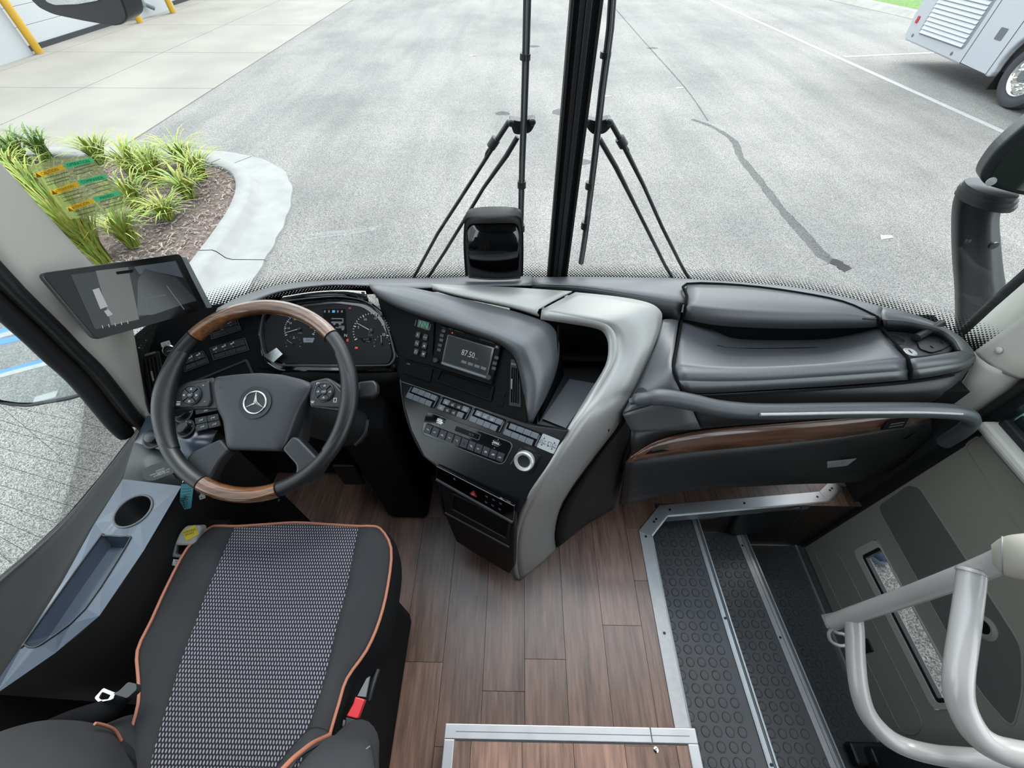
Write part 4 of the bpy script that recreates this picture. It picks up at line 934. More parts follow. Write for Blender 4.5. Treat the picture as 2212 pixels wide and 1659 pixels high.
for (pts, lb) in (([(1399, 957), (1455, 947), (1450, 972), (1393, 981)], 'a'), ([(1916, 906), (1962, 902), (1950, 923), (1902, 929)], 'b')):
    A_, B_, C_ = [U(pts[i][0], pts[i][1], z=zz) for i, zz in ((0, .566 if lb == 'a' else .585), (1, .568 if lb == 'a' else .59), (3, .54 if lb == 'a' else .56))]
    f_ = Fr(A_, B_-A_, C_-A_).shift(0.004); po = f_.poly(pts)
    vt = prism('socket_plate', rpoly(po, .003), f_, -0.004, 0.004, M['deep'], da, bevel=0.001)
    c_ = Vector((sum(p[0] for p in po)/4, sum(p[1] for p in po)/4))
    for q in (-.25, .25): 
        prism('socket_slot', [tuple(c_ + (Vector(po[0])-c_)*.55 + (Vector(po[3])-Vector(po[0]))*(.3+q*.5)), tuple(c_ + (Vector(po[1])-c_)*.7 + (Vector(po[2])-Vector(po[1]))*(.3+q*.5)), tuple(c_ + (Vector(po[1])-c_)*.7 + (Vector(po[2])-Vector(po[1]))*(.42+q*.5)), tuple(c_ + (Vector(po[0])-c_)*.55 + (Vector(po[3])-Vector(po[0]))*(.42+q*.5))], f_, 0.004, 0.0055, M['black'], vt)
# sticker on kick panel
A_, B_, C_ = U(1774, 998, z=.36), U(1851, 990, z=.365), U(1754, 1014, z=.31)
f_ = Fr(A_, B_-A_, C_-A_).shift(0.01)
nl = thing('warning_label', 'white printed notice label on the dark kick panel', 'label', U(1800, 1003, z=.34)); 
flat('label_sheet', rpoly(f_.poly([(1774, 998), (1851, 990), (1829, 1006), (1754, 1014)]), .003), f_, 0.0, M['paper'], nl)
ux = Vector(f_.pix(1845, 994)) - Vector(f_.pix(1780, 1001)); rot_ = math.atan2(ux.y, ux.x)
for i_, (s_, px, py, sz) in enumerate((('This fold bench', 1812, 998, .0075), ('for crew is intended', 1803, 1002, .0075), ('for use only when parked', 1796, 1006, .005), ('please lock in place', 1788, 1009.5, .005))):
    text('print_line', s_, f_, *f_.pix(px, py), sz, M['ink'], nl, h=0.0007, rot=rot_)
# left end wall of the lower panel (gap beside console)
tube('console_gap', UL([(1345, 1090, .2), (1352, 1040, .37), (1350, 1000, .5), (1362, 960, .57), (1365, 930, .61)]), 0.006, M['deep'], da, res=6, k=3)
# --- grab rail
gr_ = thing('grab_rail', 'dark grey grab rail across the passenger side of the dashboard', 'handrail', U(1700, 885, z=.66))
rail = UL([(1362, 868, .735), (1385, 862, .75), (1430, 858, .755), (1490, 868, .745), (1560, 883, .73), (1650, 889, .72), (1800, 887, .71), (1950, 886, .70), (2040, 888, .68), (2085, 895, .65), (2098, 910, .62), (2080, 930, .58), (2040, 955, .50)])
tube('rail_tube', rail, [0.009, .016, .021, .021, .021, .0205, .0205, .0205, .0205, .020, .0195, .019, .019], M['railg'], gr_, res=14, k=5)
tube('rail_inlay', [v + Vector((0, -.0155, .0125)) for v in UL([(1632, 891, .722), (1700, 890, .718), (1800, 888, .712), (1900, 887, .706), (1985, 887, .697), (2060, 890, .675)])], 0.0042, M['aluw'], gr_, res=8, k=4)
tube('rail_mount', [rail[1], rail[1] + Vector((0.02, .05, -.04))], 0.016, M['armm'], gr_, res=10)
# --- fold handle at the right end (black padded lever on a perforated bracket)
fh = thing('bracket_lever', 'black padded lever on a perforated metal bracket at the dash end', 'lever', EF.at(*EF.pix(2020, 740)))
prism('perforated_plate', rpoly(EF.poly([(1978, 738), (2030, 715), (2058, 742), (2035, 757), (2010, 764), (1985, 755)]), .008), EF, 0.0005, 0.004, M['black'], fh, bevel=0.001)
for p_ in ((2010, 752), (2031, 742), (2042, 731)):
    prism('plate_hole', rrect(*EF.pix(*p_), .006, .011, .003), EF, 0.004, 0.0044, M['deep'], fh)
q0, q1 = EF.at(*EF.pix(1972, 737), 0.012), EF.at(*EF.pix(2026, 708), 0.02)
tube('padded_grip', [q0, q0.lerp(q1, .1), q0.lerp(q1, .9), q1], [0.006, .0105, .0105, .006], M['black'], fh, res=12, k=2)
# ================================================================== driver side
# dash top behind wheel + cluster hood
d0 = UL([(470, 665, .80), (520, 640, .80), (600, 617, .80), (700, 609, .80), (800, 606, .80), (900, 606, .80), (1000, 602, .79), (1150, 598, .785)])
dm = [v + Vector((0, .07, -.04)) for v in d0]
d1 = UL([(468, 690, .815), (520, 658, .82), (600, 628, .825), (700, 614, .83), (795, 614, .83), (900, 612, .825), (1000, 611, .82), (1150, 607, .815)])
d2 = UL([(462, 715, .80), (520, 672, .81), (600, 634, .82), (700, 619, .825), (797, 618, .83), (900, 622, .828), (1000, 618, .822), (1150, 616, .817)])
loft('driver_top', [dm, d0, d1, d2], M['dash'], da, k=(3, 4), thick=0.005)
# radio pod hood
C = [[(797, 612, .83), (800, 622, .838), (812, 640, .822)], [(880, 620, .842), (862, 645, .845), (858, 664, .822)], [(950, 634, .845), (935, 668, .846), (925, 689, .82)], [(1030, 652, .84), (1010, 698, .842), (1000, 714, .815)],
     [(1110, 672, .835), (1075, 720, .838), (1062, 736, .81)], [(1165, 690, .825), (1108, 736, .832), (1092, 752, .80)], [(1192, 704, .808), (1136, 752, .82), (1112, 774, .785)],
     [(1207, 735, .775), (1152, 785, .785), (1122, 805, .755)], [(1205, 790, .73), (1162, 835, .74), (1129, 845, .715)], [(1180, 858, .67), (1158, 885, .685), (1133, 885, .68)], [(1150, 906, .64), (1150, 915, .645), (1137, 913, .65)]]
loft('pod_hood', [UL(r) for r in C], M['dash'], da, k=(4, 3), thick=0.004)
loft('pod_lip', [[v for v in (UL([r[2]])[0], UL([r[2]])[0] + Vector((.012, .05, -.02)))] for r in C], M['fascia'], da, k=(4, 1), thick=0.003)
# storage niche between the pod and the silver arch
nb = [U(1205, 700, z=.80), U(1320, 705, z=.80), U(1290, 835, z=.63), U(1222, 822, z=.63)]
box('niche_floor', (U(1176, 905, z=.615).x-0.02, U(1176, 905, z=.615).y-0.03, .60), (U(1288, 835, z=.615).x+.02, .87, .612), M['dash_shaded'], da)
mesh('niche_mat', [v + Vector((0, 0, .0)) for v in (U(1230, 820, z=.616), U(1287, 830, z=.616), U(1222, 926, z=.616), U(1172, 906, z=.616))], [(0,1,2,3)], M['greym'], da, solid=0.003)
mesh('niche_back', [(-.02, .868, .55), (.355, .868, .55), (.355, .868, .83), (-.02, .868, .83)], [(0,1,2,3)], M['deep'], da, solid=0.004)
mesh('niche_side', [U(1207, 700, z=.81), U(1222, 822, z=.612) + Vector((-.004, .02, 0)), U(1165, 912, z=.612), U(1205, 770, z=.75)], [(0,1,2,3)], M['fascia'], da, solid=0.003)
box('niche_ledge', (.07, .845, .655), (.36, .866, .662), M['dash_shaded'], da)
# silver arch: two pieces
S1 = [[(932, 613, .842), (933, 620, .845), (934, 627, .835)], [(1000, 616, .845), (985, 633, .848), (985, 642, .83)], [(1080, 619, .847), (1060, 647, .85), (1060, 657, .832)], [(1160, 624, .847), (1110, 656, .85), (1110, 668, .832)], [(1236, 629, .845), (1164, 667, .848), (1164, 684, .83)]]
sv = thing('silver_arch_trim', 'brushed silver trim sweeping from the dash top down to the floor', 'trim', (0.02, .41, 0))
loft('tapered_cover', [UL(r) for r in S1], M['silver'], sv, k=(3, 2), thick=0.005)
S2 = [[(1243, 631, .846), (1205, 650, .849), (1170, 669, .846), (1167, 690, .826)], [(1330, 640, .846), (1285, 662, .849), (1245, 684, .845), (1235, 700, .822)], [(1395, 652, .842), (1345, 677, .845), (1298, 696, .838), (1288, 710, .816)],
      [(1424, 668, .83), (1375, 692, .832), (1320, 708, .825), (1306, 722, .805)], [(1430, 692, .81), (1388, 716, .812), (1333, 735, .80), (1314, 748, .785)], [(1412, 750, .768), (1375, 768, .775), (1328, 778, .765), (1307, 790, .752)],
      [(1372, 850, .69), (1335, 857, .715), (1290, 845, .72), (1270, 852, .71)], [(1340, 915, .61), (1295, 917, .65), (1252, 910, .69), (1232, 915, .685)], [(1290, 978, .51), (1240, 990, .57), (1204, 990, .625), (1188, 998, .615)],
      [(1240, 1046, .38), (1193, 1066, .46), (1158, 1065, .53), (1142, 1070, .525)], [(1211, 1098, .24), (1160, 1120, .33), (1130, 1122, .415), (1116, 1122, .41)], [(1199, 1150, .10), (1150, 1175, .18), (1118, 1175, .25), (1106, 1175, .25)],
      [(1200, 1184, .012), (1160, 1218, .04), (1118, 1225, .10), (1105, 1222, .11)], [(1198, 1188, .004), (1160, 1224, .003), (1124, 1254, .003), (1111, 1250, .012)]]
S3 = [UL(r) for r in S2]
loft('arch_cover', [r[:3] for r in S3], M['silver'], sv, k=(4, 3), thick=0.006)
loft('arch_chamfer', [r[2:] for r in S3], M['silver'], sv, k=(4, 1), thick=0.006)
# right side panel of the console
R_ = [[(1352, 890, .655), (1358, 900, .645), (1363, 915, .63)], [(1338, 925, .60), (1352, 935, .59), (1360, 950, .57)], [(1292, 985, .50), (1325, 985, .50), (1350, 985, .50)], [(1244, 1052, .37), (1300, 1040, .38), (1345, 1030, .38)], [(1214, 1105, .23), (1280, 1085, .24), (1335, 1070, .24)], [(1204, 1155, .09), (1270, 1118, .10), (1328, 1095, .09)], [(1206, 1182, .004), (1270, 1132, .004), (1322, 1102, .004)]]
loft('console_side', [UL(r) for r in R_], M['dash_shaded'], da, k=(3, 3), thick=0.006)
tube('side_gap', [v + Vector((.002, 0, 0)) for v in UL([(1352, 892, .655), (1338, 922, .605), (1291, 983, .50), (1243, 1050, .375), (1212, 1102, .235), (1200, 1152, .095), (1203, 1180, .02)])], 0.004, M['deep'], da, res=6, k=3)
# fascia planes
P1 = Fr((-.19, .848, .79), (.92, -.39, 0), (-.276, -.65, -.707))
P2 = Fr((-.275, .74, .66), (.912, -.41, 0), (-.41*.616, -.912*.616, -.788))
P3 = Fr((-.204, .567, .484), (.883, -.469, 0), (-.469*.21, -.883*.21, -.978))
prism('radio_fascia', P1.poly([(815, 640), (860, 662), (925, 686), (1000, 712), (1064, 734), (1095, 750), (1114, 775), (1125, 805), (1132, 845), (1138, 915), (1060, 905), (866, 822), (848, 770), (828, 690)]), P1, -0.02, 0.0, M['fascia'], da)
lowp = [(866, 822), (1000, 868), (1145, 922), (1224, 934), (1192, 990), (1146, 1068), (1118, 1110), (1050, 1078), (955, 1022), (915, 985), (888, 930), (872, 875)]
lowp = [(866, 822), (1145, 918), (1228, 930), (1192, 990), (1146, 1068), (1118, 1108), (1050, 1072), (955, 1018), (915, 985), (888, 930), (872, 875)]
prism('console_fascia', P2.poly(lowp), P2, -0.02, 0.0, M['satinc'], da, bevel=0.003)
# console left wall and front box
p2b = [P2.at(*P2.pix(*q)) for q in ((866, 822), (872, 875), (888, 930), (915, 985), (955, 1018))]
p3b = [P3.at(*P3.pix(*q)) for q in ((950, 1060), (962, 1115))]
low = [Vector((-.19, .56, .18)), Vector((-.165, .55, .004))]
edge = p2b + p3b + low
loft('console_wall', [edge, [v + Vector((.03, .12, .0)) for v in edge], [Vector((.0, .86, max(.0, v.z-.05))) for v in edge]], M['black'], da, k=(2, 2), thick=0.004)
prism('console_front', P3.poly([(940, 1020), (1000, 1050), (1112, 1108), (1110, 1225), (1100, 1240), (1040, 1205), (985, 1170), (962, 1115), (950, 1060)]), P3, -0.02, 0.0, M['black'], da, bevel=0.004)
P3h = P3.poly([(1000, 1185), (1105, 1240)])
# switch strip with hazard triangle
hs = thing('hazard_switch_strip', 'black switch strip with red hazard triangle low on the console', 'switch panel', P3.at(*P3.pix(1040, 1062)))
prism('strip_body', P3.poly([(946, 1002), (1115, 1088), (1111, 1121), (947, 1029)]), P3, 0.001, 0.010, M['gloss'], hs, bevel=0.002)
prism('strip_edge', P3.poly([(947, 1028), (1111, 1120), (1110, 1124), (946, 1032)]), P3, 0.001, 0.012, M['greym'], hs, bevel=0.001)
def tri(f, px, py, s, dx=0, dy=0):
    a, b = f.pix(px, py); return [(a, b-s), (a+s*.9, b+s*.65), (a-s*.9, b+s*.65)]
ht = prism('hazard_triangle', tri(P3, 1027, 1060, .0135), P3, 0.010, 0.0125, M['red'], hs, bevel=0.001)
flat('triangle_core', tri(P3, 1027, 1060.5, .0075), P3, 0.0127, pbr('pale_red', 'e8a09c', .5), ht)
flat('grey_triangle', tri(P3, 986, 1029, .005), P3, 0.0103, M['bgrey'], hs)
for px, py in ((1055, 1067), (1070, 1074), (1085, 1082), (1054, 1079), (1068, 1086), (1083, 1094)):
    a, b = P3.pix(px, py); flats('switch_symbol', [rrect(a, b-.002, .009, .0018), rrect(a+.001, b+.002, .006, .0018), rrect(a-.002, b, .0018, .005)], P3, 0.0103, M['bgrey'], hs)
# DIN pocket under the strip
ring('pocket_rim', rpoly(P3.poly([(978, 1062), (1106, 1122), (1100, 1168), (972, 1100)]), .004), rpoly(P3.poly([(983, 1068), (1100, 1124), (1095, 1160), (978, 1097)]), .003), P3, 0.0, 0.006, M['black'], da, bevel=0.0015)
flat('pocket_shade', P3.poly([(981, 1066), (1102, 1123), (1097, 1162), (976, 1098)]), P3, 0.0005, M['deep'], da)  # flat black plate, shade of the recess put into its colour
prism('console_seam', P3.poly([(962, 1106), (1100, 1180), (1100, 1182), (962, 1108)]), P3, 0.0, 0.003, M['greym'], da)
# --- radio
rd_ = thing('radio', 'double-height radio with touchscreen showing 87.50 in the console', 'radio', P1.at(*P1.pix(1010, 765)))
rc = [(957, 703), (1087, 742), (1065, 832), (933, 790)]
prism('radio_body', rpoly(P1.poly(rc), .004), P1, 0.0, 0.012, M['fascia'], rd_, bevel=0.002)
PR = P1.shift(0.012)
prism('screen_bezel', rpoly(PR.poly([(968, 722), (1069, 751), (1053, 820), (953, 787)]), .003), PR, 0.0, 0.002, M['gloss'], rd_, bevel=0.0008)
scn = flat('screen', PR.poly([(970, 725), (1063, 753), (1051, 811), (958, 781)]), PR, 0.0022, M['lcd'], rd_)
flat('chrome_strip', PR.poly([(955, 782), (1051, 813), (1050, 816), (954, 785)]), PR, 0.0025, M['buttonl'], rd_)
rr_ = math.atan2(*(lambda v: (v.y, v.x))(Vector(PR.pix(1069, 751))-Vector(PR.pix(968, 722))))
text('frequency', '87.50', PR, *PR.pix(1012, 765), .022, M['lcdl'], scn, h=0.0030, rot=rr_, sx=.8)
text('band', 'MHz', PR, *PR.pix(1029, 775), .007, M['lcdm'], scn, h=0.0030, rot=rr_)
for k_ in range(4):
    a, b = PR.pix(1003+k_*14, 782+k_*4.5); prism('screen_key', rrect(a, b, .015, .007), PR, 0.0027, 0.0029, M['lcdm'], scn)
prism('disc_slot', PR.poly([(985, 722), (1058, 743), (1057, 746), (984, 725)]), PR, 0.0, 0.0006, M['deep'], rd_)
lathe('red_led', [(.0022, 0), (.0015, .001), (0, .0012)], PR, M['orange'], rd_, c=PR.pix(977, 719), n=10)
for s_, px, py, sz in (('NAVI', 974, 711, .005), ('BLUETOOTH', 991, 716, .0045), ('AM FM DVD GPS BT', 1052, 737, .0048), ('PUSH', 958, 708, .004)):
    text('radio_print', s_, PR, *PR.pix(px, py), sz, M['bgrey'], rd_, h=.0006, rot=rr_)
for i_, (px, py, s_) in enumerate(((959, 715, ''), (955, 725, 'DVD'), (954, 735, 'RADIO'), (951, 746, 'NAVI'), (949, 756, 'BAND'), (1073, 773, 'MENU'), (1069, 785, 'MUTE'), (1067, 796, 'SRC'), (1074, 750, ''))):
    bt = prism('radio_button', rrect(*PR.pix(px, py), .012, .009, .0015), PR, 0, .002, M['button'], rd_, bevel=.0006)
    if s_: text('button_print', s_, PR, *PR.pix(px, py), .0036, M['bgrey'], bt, h=.0023, rot=rr_)
flats('eject_mark', [tri(PR, 1074, 749, .0032)], PR, .0023, M['bprint'], rd_)
for px, py in ((943, 778), (1058, 815)):
    kn = lathe('radio_knob', [(.0075, 0), (.0075, .007), (.0065, .009), (0, .009)], PR, M['black'], rd_, c=PR.pix(px, py), n=20)
# pocket below radio
ring('pocket_rim', rpoly(P1.poly([(952, 796), (1069, 835), (1062, 868), (940, 822)]), .003), rpoly(P1.poly([(956, 801), (1063, 836), (1056, 861), (947, 820)]), .002), P1, 0, .006, M['fascia'], da, bevel=.0015)
flat('pocket_shade', P1.poly([(955, 799), (1065, 835), (1058, 864), (945, 821)]), P1, .0006, M['deep'], da)  # no real recess: its shade is painted as a black plate
# gear selector
gs = thing('gear_selector', 'push-button gear selector with green NN display left of the radio', 'gear selector', P1.at(*P1.pix(910, 735)))
prism('selector_body', rpoly(P1.poly([(884, 670), (941, 688), (935, 790), (873, 775)]), .003), P1, 0, .006, M['fascia'], gs, bevel=.0015)
PG = P1.shift(.006)
flat('display_window', PG.poly([(904, 690), (928, 697), (926, 714), (901, 706)]), PG, .0004, M['gloss'], gs)
text('display_digits', 'NN', PG, *PG.pix(915, 702), .022, M['green'], gs, h=.0012, rot=rr_, sx=.85)
for px, py in ((898, 697), (929, 707)):
    flats('display_mark', [rrect(*PG.pix(px, py), .0022, .018)], PG, .0006, M['bgrey'], gs)
text('maker_print', 'ALLISON TRANSMISSION', PG, *PG.pix(916, 681), .0045, M['bgrey'], gs, h=.0006, rot=rr_, sx=.75)
for s_, px, py in (('R', 904, 724), ('MODE', 920, 729), ('N', 902, 742), ('^', 918, 747), ('D', 900, 760), ('v', 916, 765)):
    bt = prism('gear_button', rrect(*PG.pix(px, py), .0145, .017, .003), PG, 0, .004, M['button'], gs, bevel=.001)
    if s_ == '^': flats('button_mark', [tri(PG, px, py, .004)], PG, .0043, M['bprint'], bt)
    elif s_ == 'v':
        a, b = PG.pix(px, py); flats('button_mark', [[(a, b+.004), (a-.0036, b-.0026), (a+.0036, b-.0026)]], PG, .0043, M['bprint'], bt)
    else: text('button_mark', s_, PG, *PG.pix(px, py), .011 if len(s_) == 1 else .0045, M['bprint'], bt, h=.0045, rot=rr_)
asb = prism('blank_switch_row', rpoly(P1.poly([(877, 782), (936, 797), (930, 826), (871, 806)]), .002), P1, 0, .004, M['fascia'], da, bevel=.001)
text('switch_print', 'ASR', P1, *P1.pix(884, 786), .006, M['bgrey'], da, h=.0045, rot=rr_)
# blank covers + right air vent on fascia
for px, py in ((1084, 850), (1080, 871)):
    prism('blank_cover', rrect(*P1.pix(px, py), .022, .017, .002), P1, 0, .002, M['fascia'], da, bevel=.0008)
av = thing('air_vent', 'narrow slatted air vent at the right edge of the radio fascia', 'air vent', P1.at(*P1.pix(1112, 830)))
prism('vent_frame', rpoly(P1.poly([(1104, 775), (1124, 780), (1126, 880), (1100, 876)]), .003), P1, 0, .003, M['black'], av, bevel=.001)
flat('vent_dark', P1.poly([(1106, 793), (1121, 797), (1121, 872), (1104, 868)]), P1, .0035, M['deep'], av)
for k_ in range(4):
    q = [(1106+k_*4.3, 794+k_*1), (1107.2+k_*4.3, 794+k_*1), (1105.6+k_*4.6, 868+k_*1), (1104.4+k_*4.6, 868+k_*1)]
    prism('vent_slat', P1.poly(q), P1, .0035, .009, M['black'], av)
prism('thumb_wheel', rpoly(P1.poly([(1106, 783), (1121, 786), (1120, 791), (1105, 788)]), .002), P1, .003, .009, M['greym'], av, bevel=.001)
prism('vent_tab', P1.poly([(1107, 818), (1109.5, 818), (1108.5, 840), (1106.5, 840)]), P1, .009, .013, M['greyp'], av, bevel=.0006)
# --- switch blocks
r2_ = math.atan2(*(lambda v: (v.y, v.x))(Vector(P2.pix(1168, 937))-Vector(P2.pix(893, 835))))
blk = [([(891, 832), (951, 855), (938, 882), (877, 858)], 'switch block of plain grey keys nearest the steering wheel'), ([(957, 857), (1020, 880), (1007, 907), (944, 883)], 'switch block with mixed black and grey symbol keys'),
       ([(1026, 881), (1093, 907), (1080, 935), (1012, 908)], 'switch block with three symbol keys above the climate display'), ([(1098, 909), (1170, 936), (1158, 966), (1086, 937)], 'switch block of plain keys beside the white height label')]
def quad_lerp(q, s, t):
    a, b, c, d_ = [Vector(p) for p in q]; return (a.lerp(b, s)).lerp(d_.lerp(c, s), t)
for bi, (q, lb) in enumerate(blk):
    c_ = quad_lerp(q, .5, .5); sb = thing('switch_block', lb, 'switch block', P2.at(*P2.pix(c_.x, c_.y)), 'rocker switch blocks above the climate panel')
    prism('block_frame', rpoly(P2.poly(q), .002), P2, 0, .004, M['deep'], sb, bevel=.001)
    for r_i in range(2):
        for c_i in range(4):
            s0_, s1_ = .06+c_i*.215, .06+(c_i+1)*.215-.008; t0_, t1_ = (.06, .42) if r_i == 0 else (.56, .95)
            off = .04 if r_i == 0 else -.03
            pts = [quad_lerp(q, s0_+off, t0_), quad_lerp(q, s1_+off, t0_), quad_lerp(q, s1_+off, t1_), quad_lerp(q, s0_+off, t1_)]
            dark = bi == 1 and (r_i, c_i) in ((0, 1), (0, 2), (1, 1), (1, 2))
            bt = prism('switch_key', P2.poly([(p.x, p.y) for p in pts]), P2, .003, .0075, M['button'] if dark else M['buttonl'], sb, bevel=.0008)
            if (bi == 1 and (r_i, c_i) != (1, 3)) or (bi == 2 and r_i == 0 and c_i < 3):
                m_ = (pts[0]+pts[2])/2; a, b = P2.pix(m_.x, m_.y)
                flats('key_symbol', [rrect(a-.002, b, .004, .0022), rrect(a+.002, b-.001, .0018, .006), rrect(a, b+.003, .007, .0012)], P2, .0079, M['bprint'], bt)
    for s_ in (.0, .955):
        pts = [quad_lerp(q, s_+.01, .12), quad_lerp(q, s_+.045, .12), quad_lerp(q, s_+.035, .9), quad_lerp(q, s_+.0, .9)]
        prism('block_rail', P2.poly([(p.x, p.y) for p in pts]), P2, .003, .006, M['greym'], sb)
# --- climate control
cc = thing('climate_control', 'glossy black climate control panel with chrome rockers and a key row', 'climate control', P2.at(*P2.pix(1010, 945)))
ccq = [(921, 888), (1014, 922), (1110, 957), (1087, 1004), (1000, 973), (911, 936)]
ring('chrome_edge', rpoly(P2.poly([(921, 887), (1112, 957), (1088, 1006), (909, 937)]), .018), rpoly(P2.poly([(922, 889), (1109, 958), (1087, 1003), (912, 936)]), .017), P2, 0, .003, M['greym'], cc, bevel=.0008)
prism('panel_face', rpoly(P2.poly([(922, 889), (1109, 958), (1087, 1003), (912, 936)]), .017), P2, 0, .003, M['gloss'], cc)
kq = [(923, 914), (1093, 980), (1088, 998), (916, 932)]
for k_ in range(11):
    s0_, s1_ = k_/11+.003, (k_+1)/11-.003
    pts = [quad_lerp(kq, s0_, 0), quad_lerp(kq, s1_, 0), quad_lerp(kq, s1_, 1), quad_lerp(kq, s0_, 1)]
    bt = prism('climate_key', rpoly(P2.poly([(p.x, p.y) for p in pts]), .002), P2, .003, .008, pbr('climate_key_%d' % k_, '3a3f46', .35) if k_ == 0 else bt.data.materials[0], cc, bevel=.0012)
    m_ = (pts[0]+pts[2])/2; a, b = P2.pix(m_.x, m_.y)
    if k_ == 5: flats('key_symbol', [tri(P2, m_.x, m_.y, .0055)], P2, .0084, M['ink'], bt)
    else:
        rn = random.Random(k_); sh = [rrect(a+rn.uniform(-.003, .003), b+rn.uniform(-.002, .002), rn.uniform(.003, .008), .002) for _ in range(2)] + [circ(a+rn.uniform(-.002, .002), b, .0022, 8), rrect(a+rn.uniform(-.003, .003), b, .002, rn.uniform(.003, .006))]
        flats('key_symbol', sh, P2, .0084, M['bprint'], bt)
ring('display_frame', rpoly(P2.poly([(985, 918), (1040, 938), (1035, 951), (981, 930)]), .003), rpoly(P2.poly([(986, 919), (1039, 938.5), (1034, 949.5), (982.5, 929.5)]), .003), P2, .003, .0038, M['greym'], cc)
dsp = flat('display', P2.poly([(987, 920), (1038, 939), (1033.5, 949), (983.5, 929.5)]), P2, .0034, M['screen'], cc)
text('display_digits', '22.9', P2, *P2.pix(1019, 938), .009, M['lcdm'], dsp, h=.0042, rot=r2_)
for px, py in ((952, 909), (1073, 957)):
    rk = thing('rocker', None, None, P2.at(*P2.pix(px, py)), parent=cc)
    for k_ in range(3):
        a, b = P2.pix(px, py); prism('chrome_bar', rrect(a+(.002 if k_ == 1 else 0), b+(k_-1)*.005, .024 if k_ == 1 else .019, .004, .0018), P2, .003, .010 if k_ == 1 else .008, M['chrome'], rk, bevel=.001)
for px, py in ((955, 900), (948, 919), (1077, 949), (1069, 967)):
    flats('rocker_dot', [circ(*P2.pix(px, py), .0013, 8)], P2, .0035, M['bprint'], cc)
# --- ring knob
kb_ = thing('rotary_knob', 'white ringed rotary knob beside the silver trim', 'knob', P2.at(*P2.pix(1134, 992)))
prism('knob_base', rpoly(P2.poly([(1125, 966), (1170, 984), (1150, 1022), (1102, 1003)]), .004), P2, 0, .004, M['satinc'], kb_, bevel=.0015)
kc = P2.pix(1136, 992)
lathe('knob_ring', [(.0255, .004), (.027, .012), (.0265, .020), (.0235, .023), (.018, .021), (.0165, .017)], P2, pbr('ring_silver', 'e4e4e2', .3, metal=.3), kb_, c=kc, n=32, cap=False)
lathe('knob_cap', [(.0168, .014), (.0168, .017), (.012, .0165), (0, .0165)], P2, M['button'], kb_, c=kc, n=32)
# --- height label
hl = thing('height_label', 'white vehicle height label stuck beside the silver trim', 'label', P2.at(*P2.pix(1184, 960)))
PL_ = P2.shift(.001)
flat('label_sheet', rpoly(PL_.poly([(1173, 936), (1210, 951), (1196, 981), (1158, 965)]), .004), PL_, 0, M['paper'], hl)
for s_, px, py, sz in (("12' 3\"", 1174, 952.5, .007), ('3.75m', 1172, 957, .007), ("12' 9\"", 1196, 961, .007), ('3.89m', 1194, 965.5, .007)):
    text('label_print', s_, PL_, *PL_.pix(px, py), sz, M['ink'], hl, h=.0008, rot=r2_)
for px, py, up in ((1176, 946.5, 1), (1170, 961, -1), (1198, 956.5, 1), (1192, 970, -1)):
    a, b = PL_.pix(px, py); flats('arrow', [[(a, b-.003*up), (a+.0022, b+.002*up), (a-.0022, b+.002*up)]], PL_, .0008, M['ink'], hl)
flats('bus_sketch', [rrect(*PL_.pix(1184, 958), .001, .012), rrect(*PL_.pix(1188, 955), .008, .001), circ(*PL_.pix(1184, 963), .002, 8)], PL_, .0008, M['ink'], hl)
# ================================================================== INSTRUMENT CLUSTER
P5 = Fr((-.53, .94, .80), (1, 0, 0), (0, -.83, -.557))
ic = thing('instrument_cluster', 'instrument cluster with two white-needle dials behind the steering wheel', 'instrument cluster', P5.at(*P5.pix(700, 720)))
outl = [(577, 680), (640, 662), (720, 652), (780, 660), (815, 685), (835, 725), (845, 765), (838, 785), (720, 786), (605, 784), (575, 765), (566, 725)]
prism('cluster_housing', rpoly(P5.poly([(556, 668), (640, 646), (720, 636), (790, 643), (830, 675), (850, 725), (860, 775), (850, 800), (720, 802), (595, 800), (560, 775), (550, 720)]), .02), P5, -.03, -.012, M['gloss'], ic, bevel=.004)
prism('cluster_face', rpoly(P5.poly(outl), .02), P5, -.012, -.008, pbr('dial_face', '0b0c0f', .5, spec=.2), ic)
ring('chrome_surround', rpoly(P5.poly([(564, 672), (640, 652), (720, 643), (788, 650), (826, 680), (843, 722), (855, 772), (842, 790), (720, 792), (598, 790), (566, 770), (557, 722)]), .02), rpoly(P5.poly([(567, 675), (640, 655), (720, 646), (786, 653), (823, 682), (840, 724), (850, 770), (840, 787), (720, 788), (600, 786), (569, 768), (560, 724)]), .02), P5, -.012, -.004, M['armm'], ic, bevel=.001)
# polished hood reflector above the dials
h0 = UL([(612, 640, .83), (680, 630, .835), (740, 627, .835), (790, 629, .835)]); h1 = UL([(604, 648, .805), (680, 638, .81), (740, 636, .81), (797, 650, .80)])
loft('polished_hood', [h0, h1], M['chrome'], ic, k=(2, 4), thick=.003)
hs0 = UL([(560, 655, .80), (604, 648, .806), (680, 640, .811), (740, 638, .811), (797, 652, .80), (830, 690, .78)]); hs1 = [P5.at(*P5.pix(*q), -.006) for q in ((562, 674), (640, 654), (680, 648), (730, 645), (788, 653), (826, 682))]
loft('hood_lining', [hs0, hs1], M['gloss'], ic, k=(2, 3), thick=.003)
mesh('chrome_wedge', [P5.at(*P5.pix(*q), h) for q, h in (((572, 770), .002), ((600, 752), .002), ((614, 766), .004), ((594, 784), .004))], [(0,1,2,3)], M['chrome'], ic, solid=.004)
PC = P5.shift(-.0078)
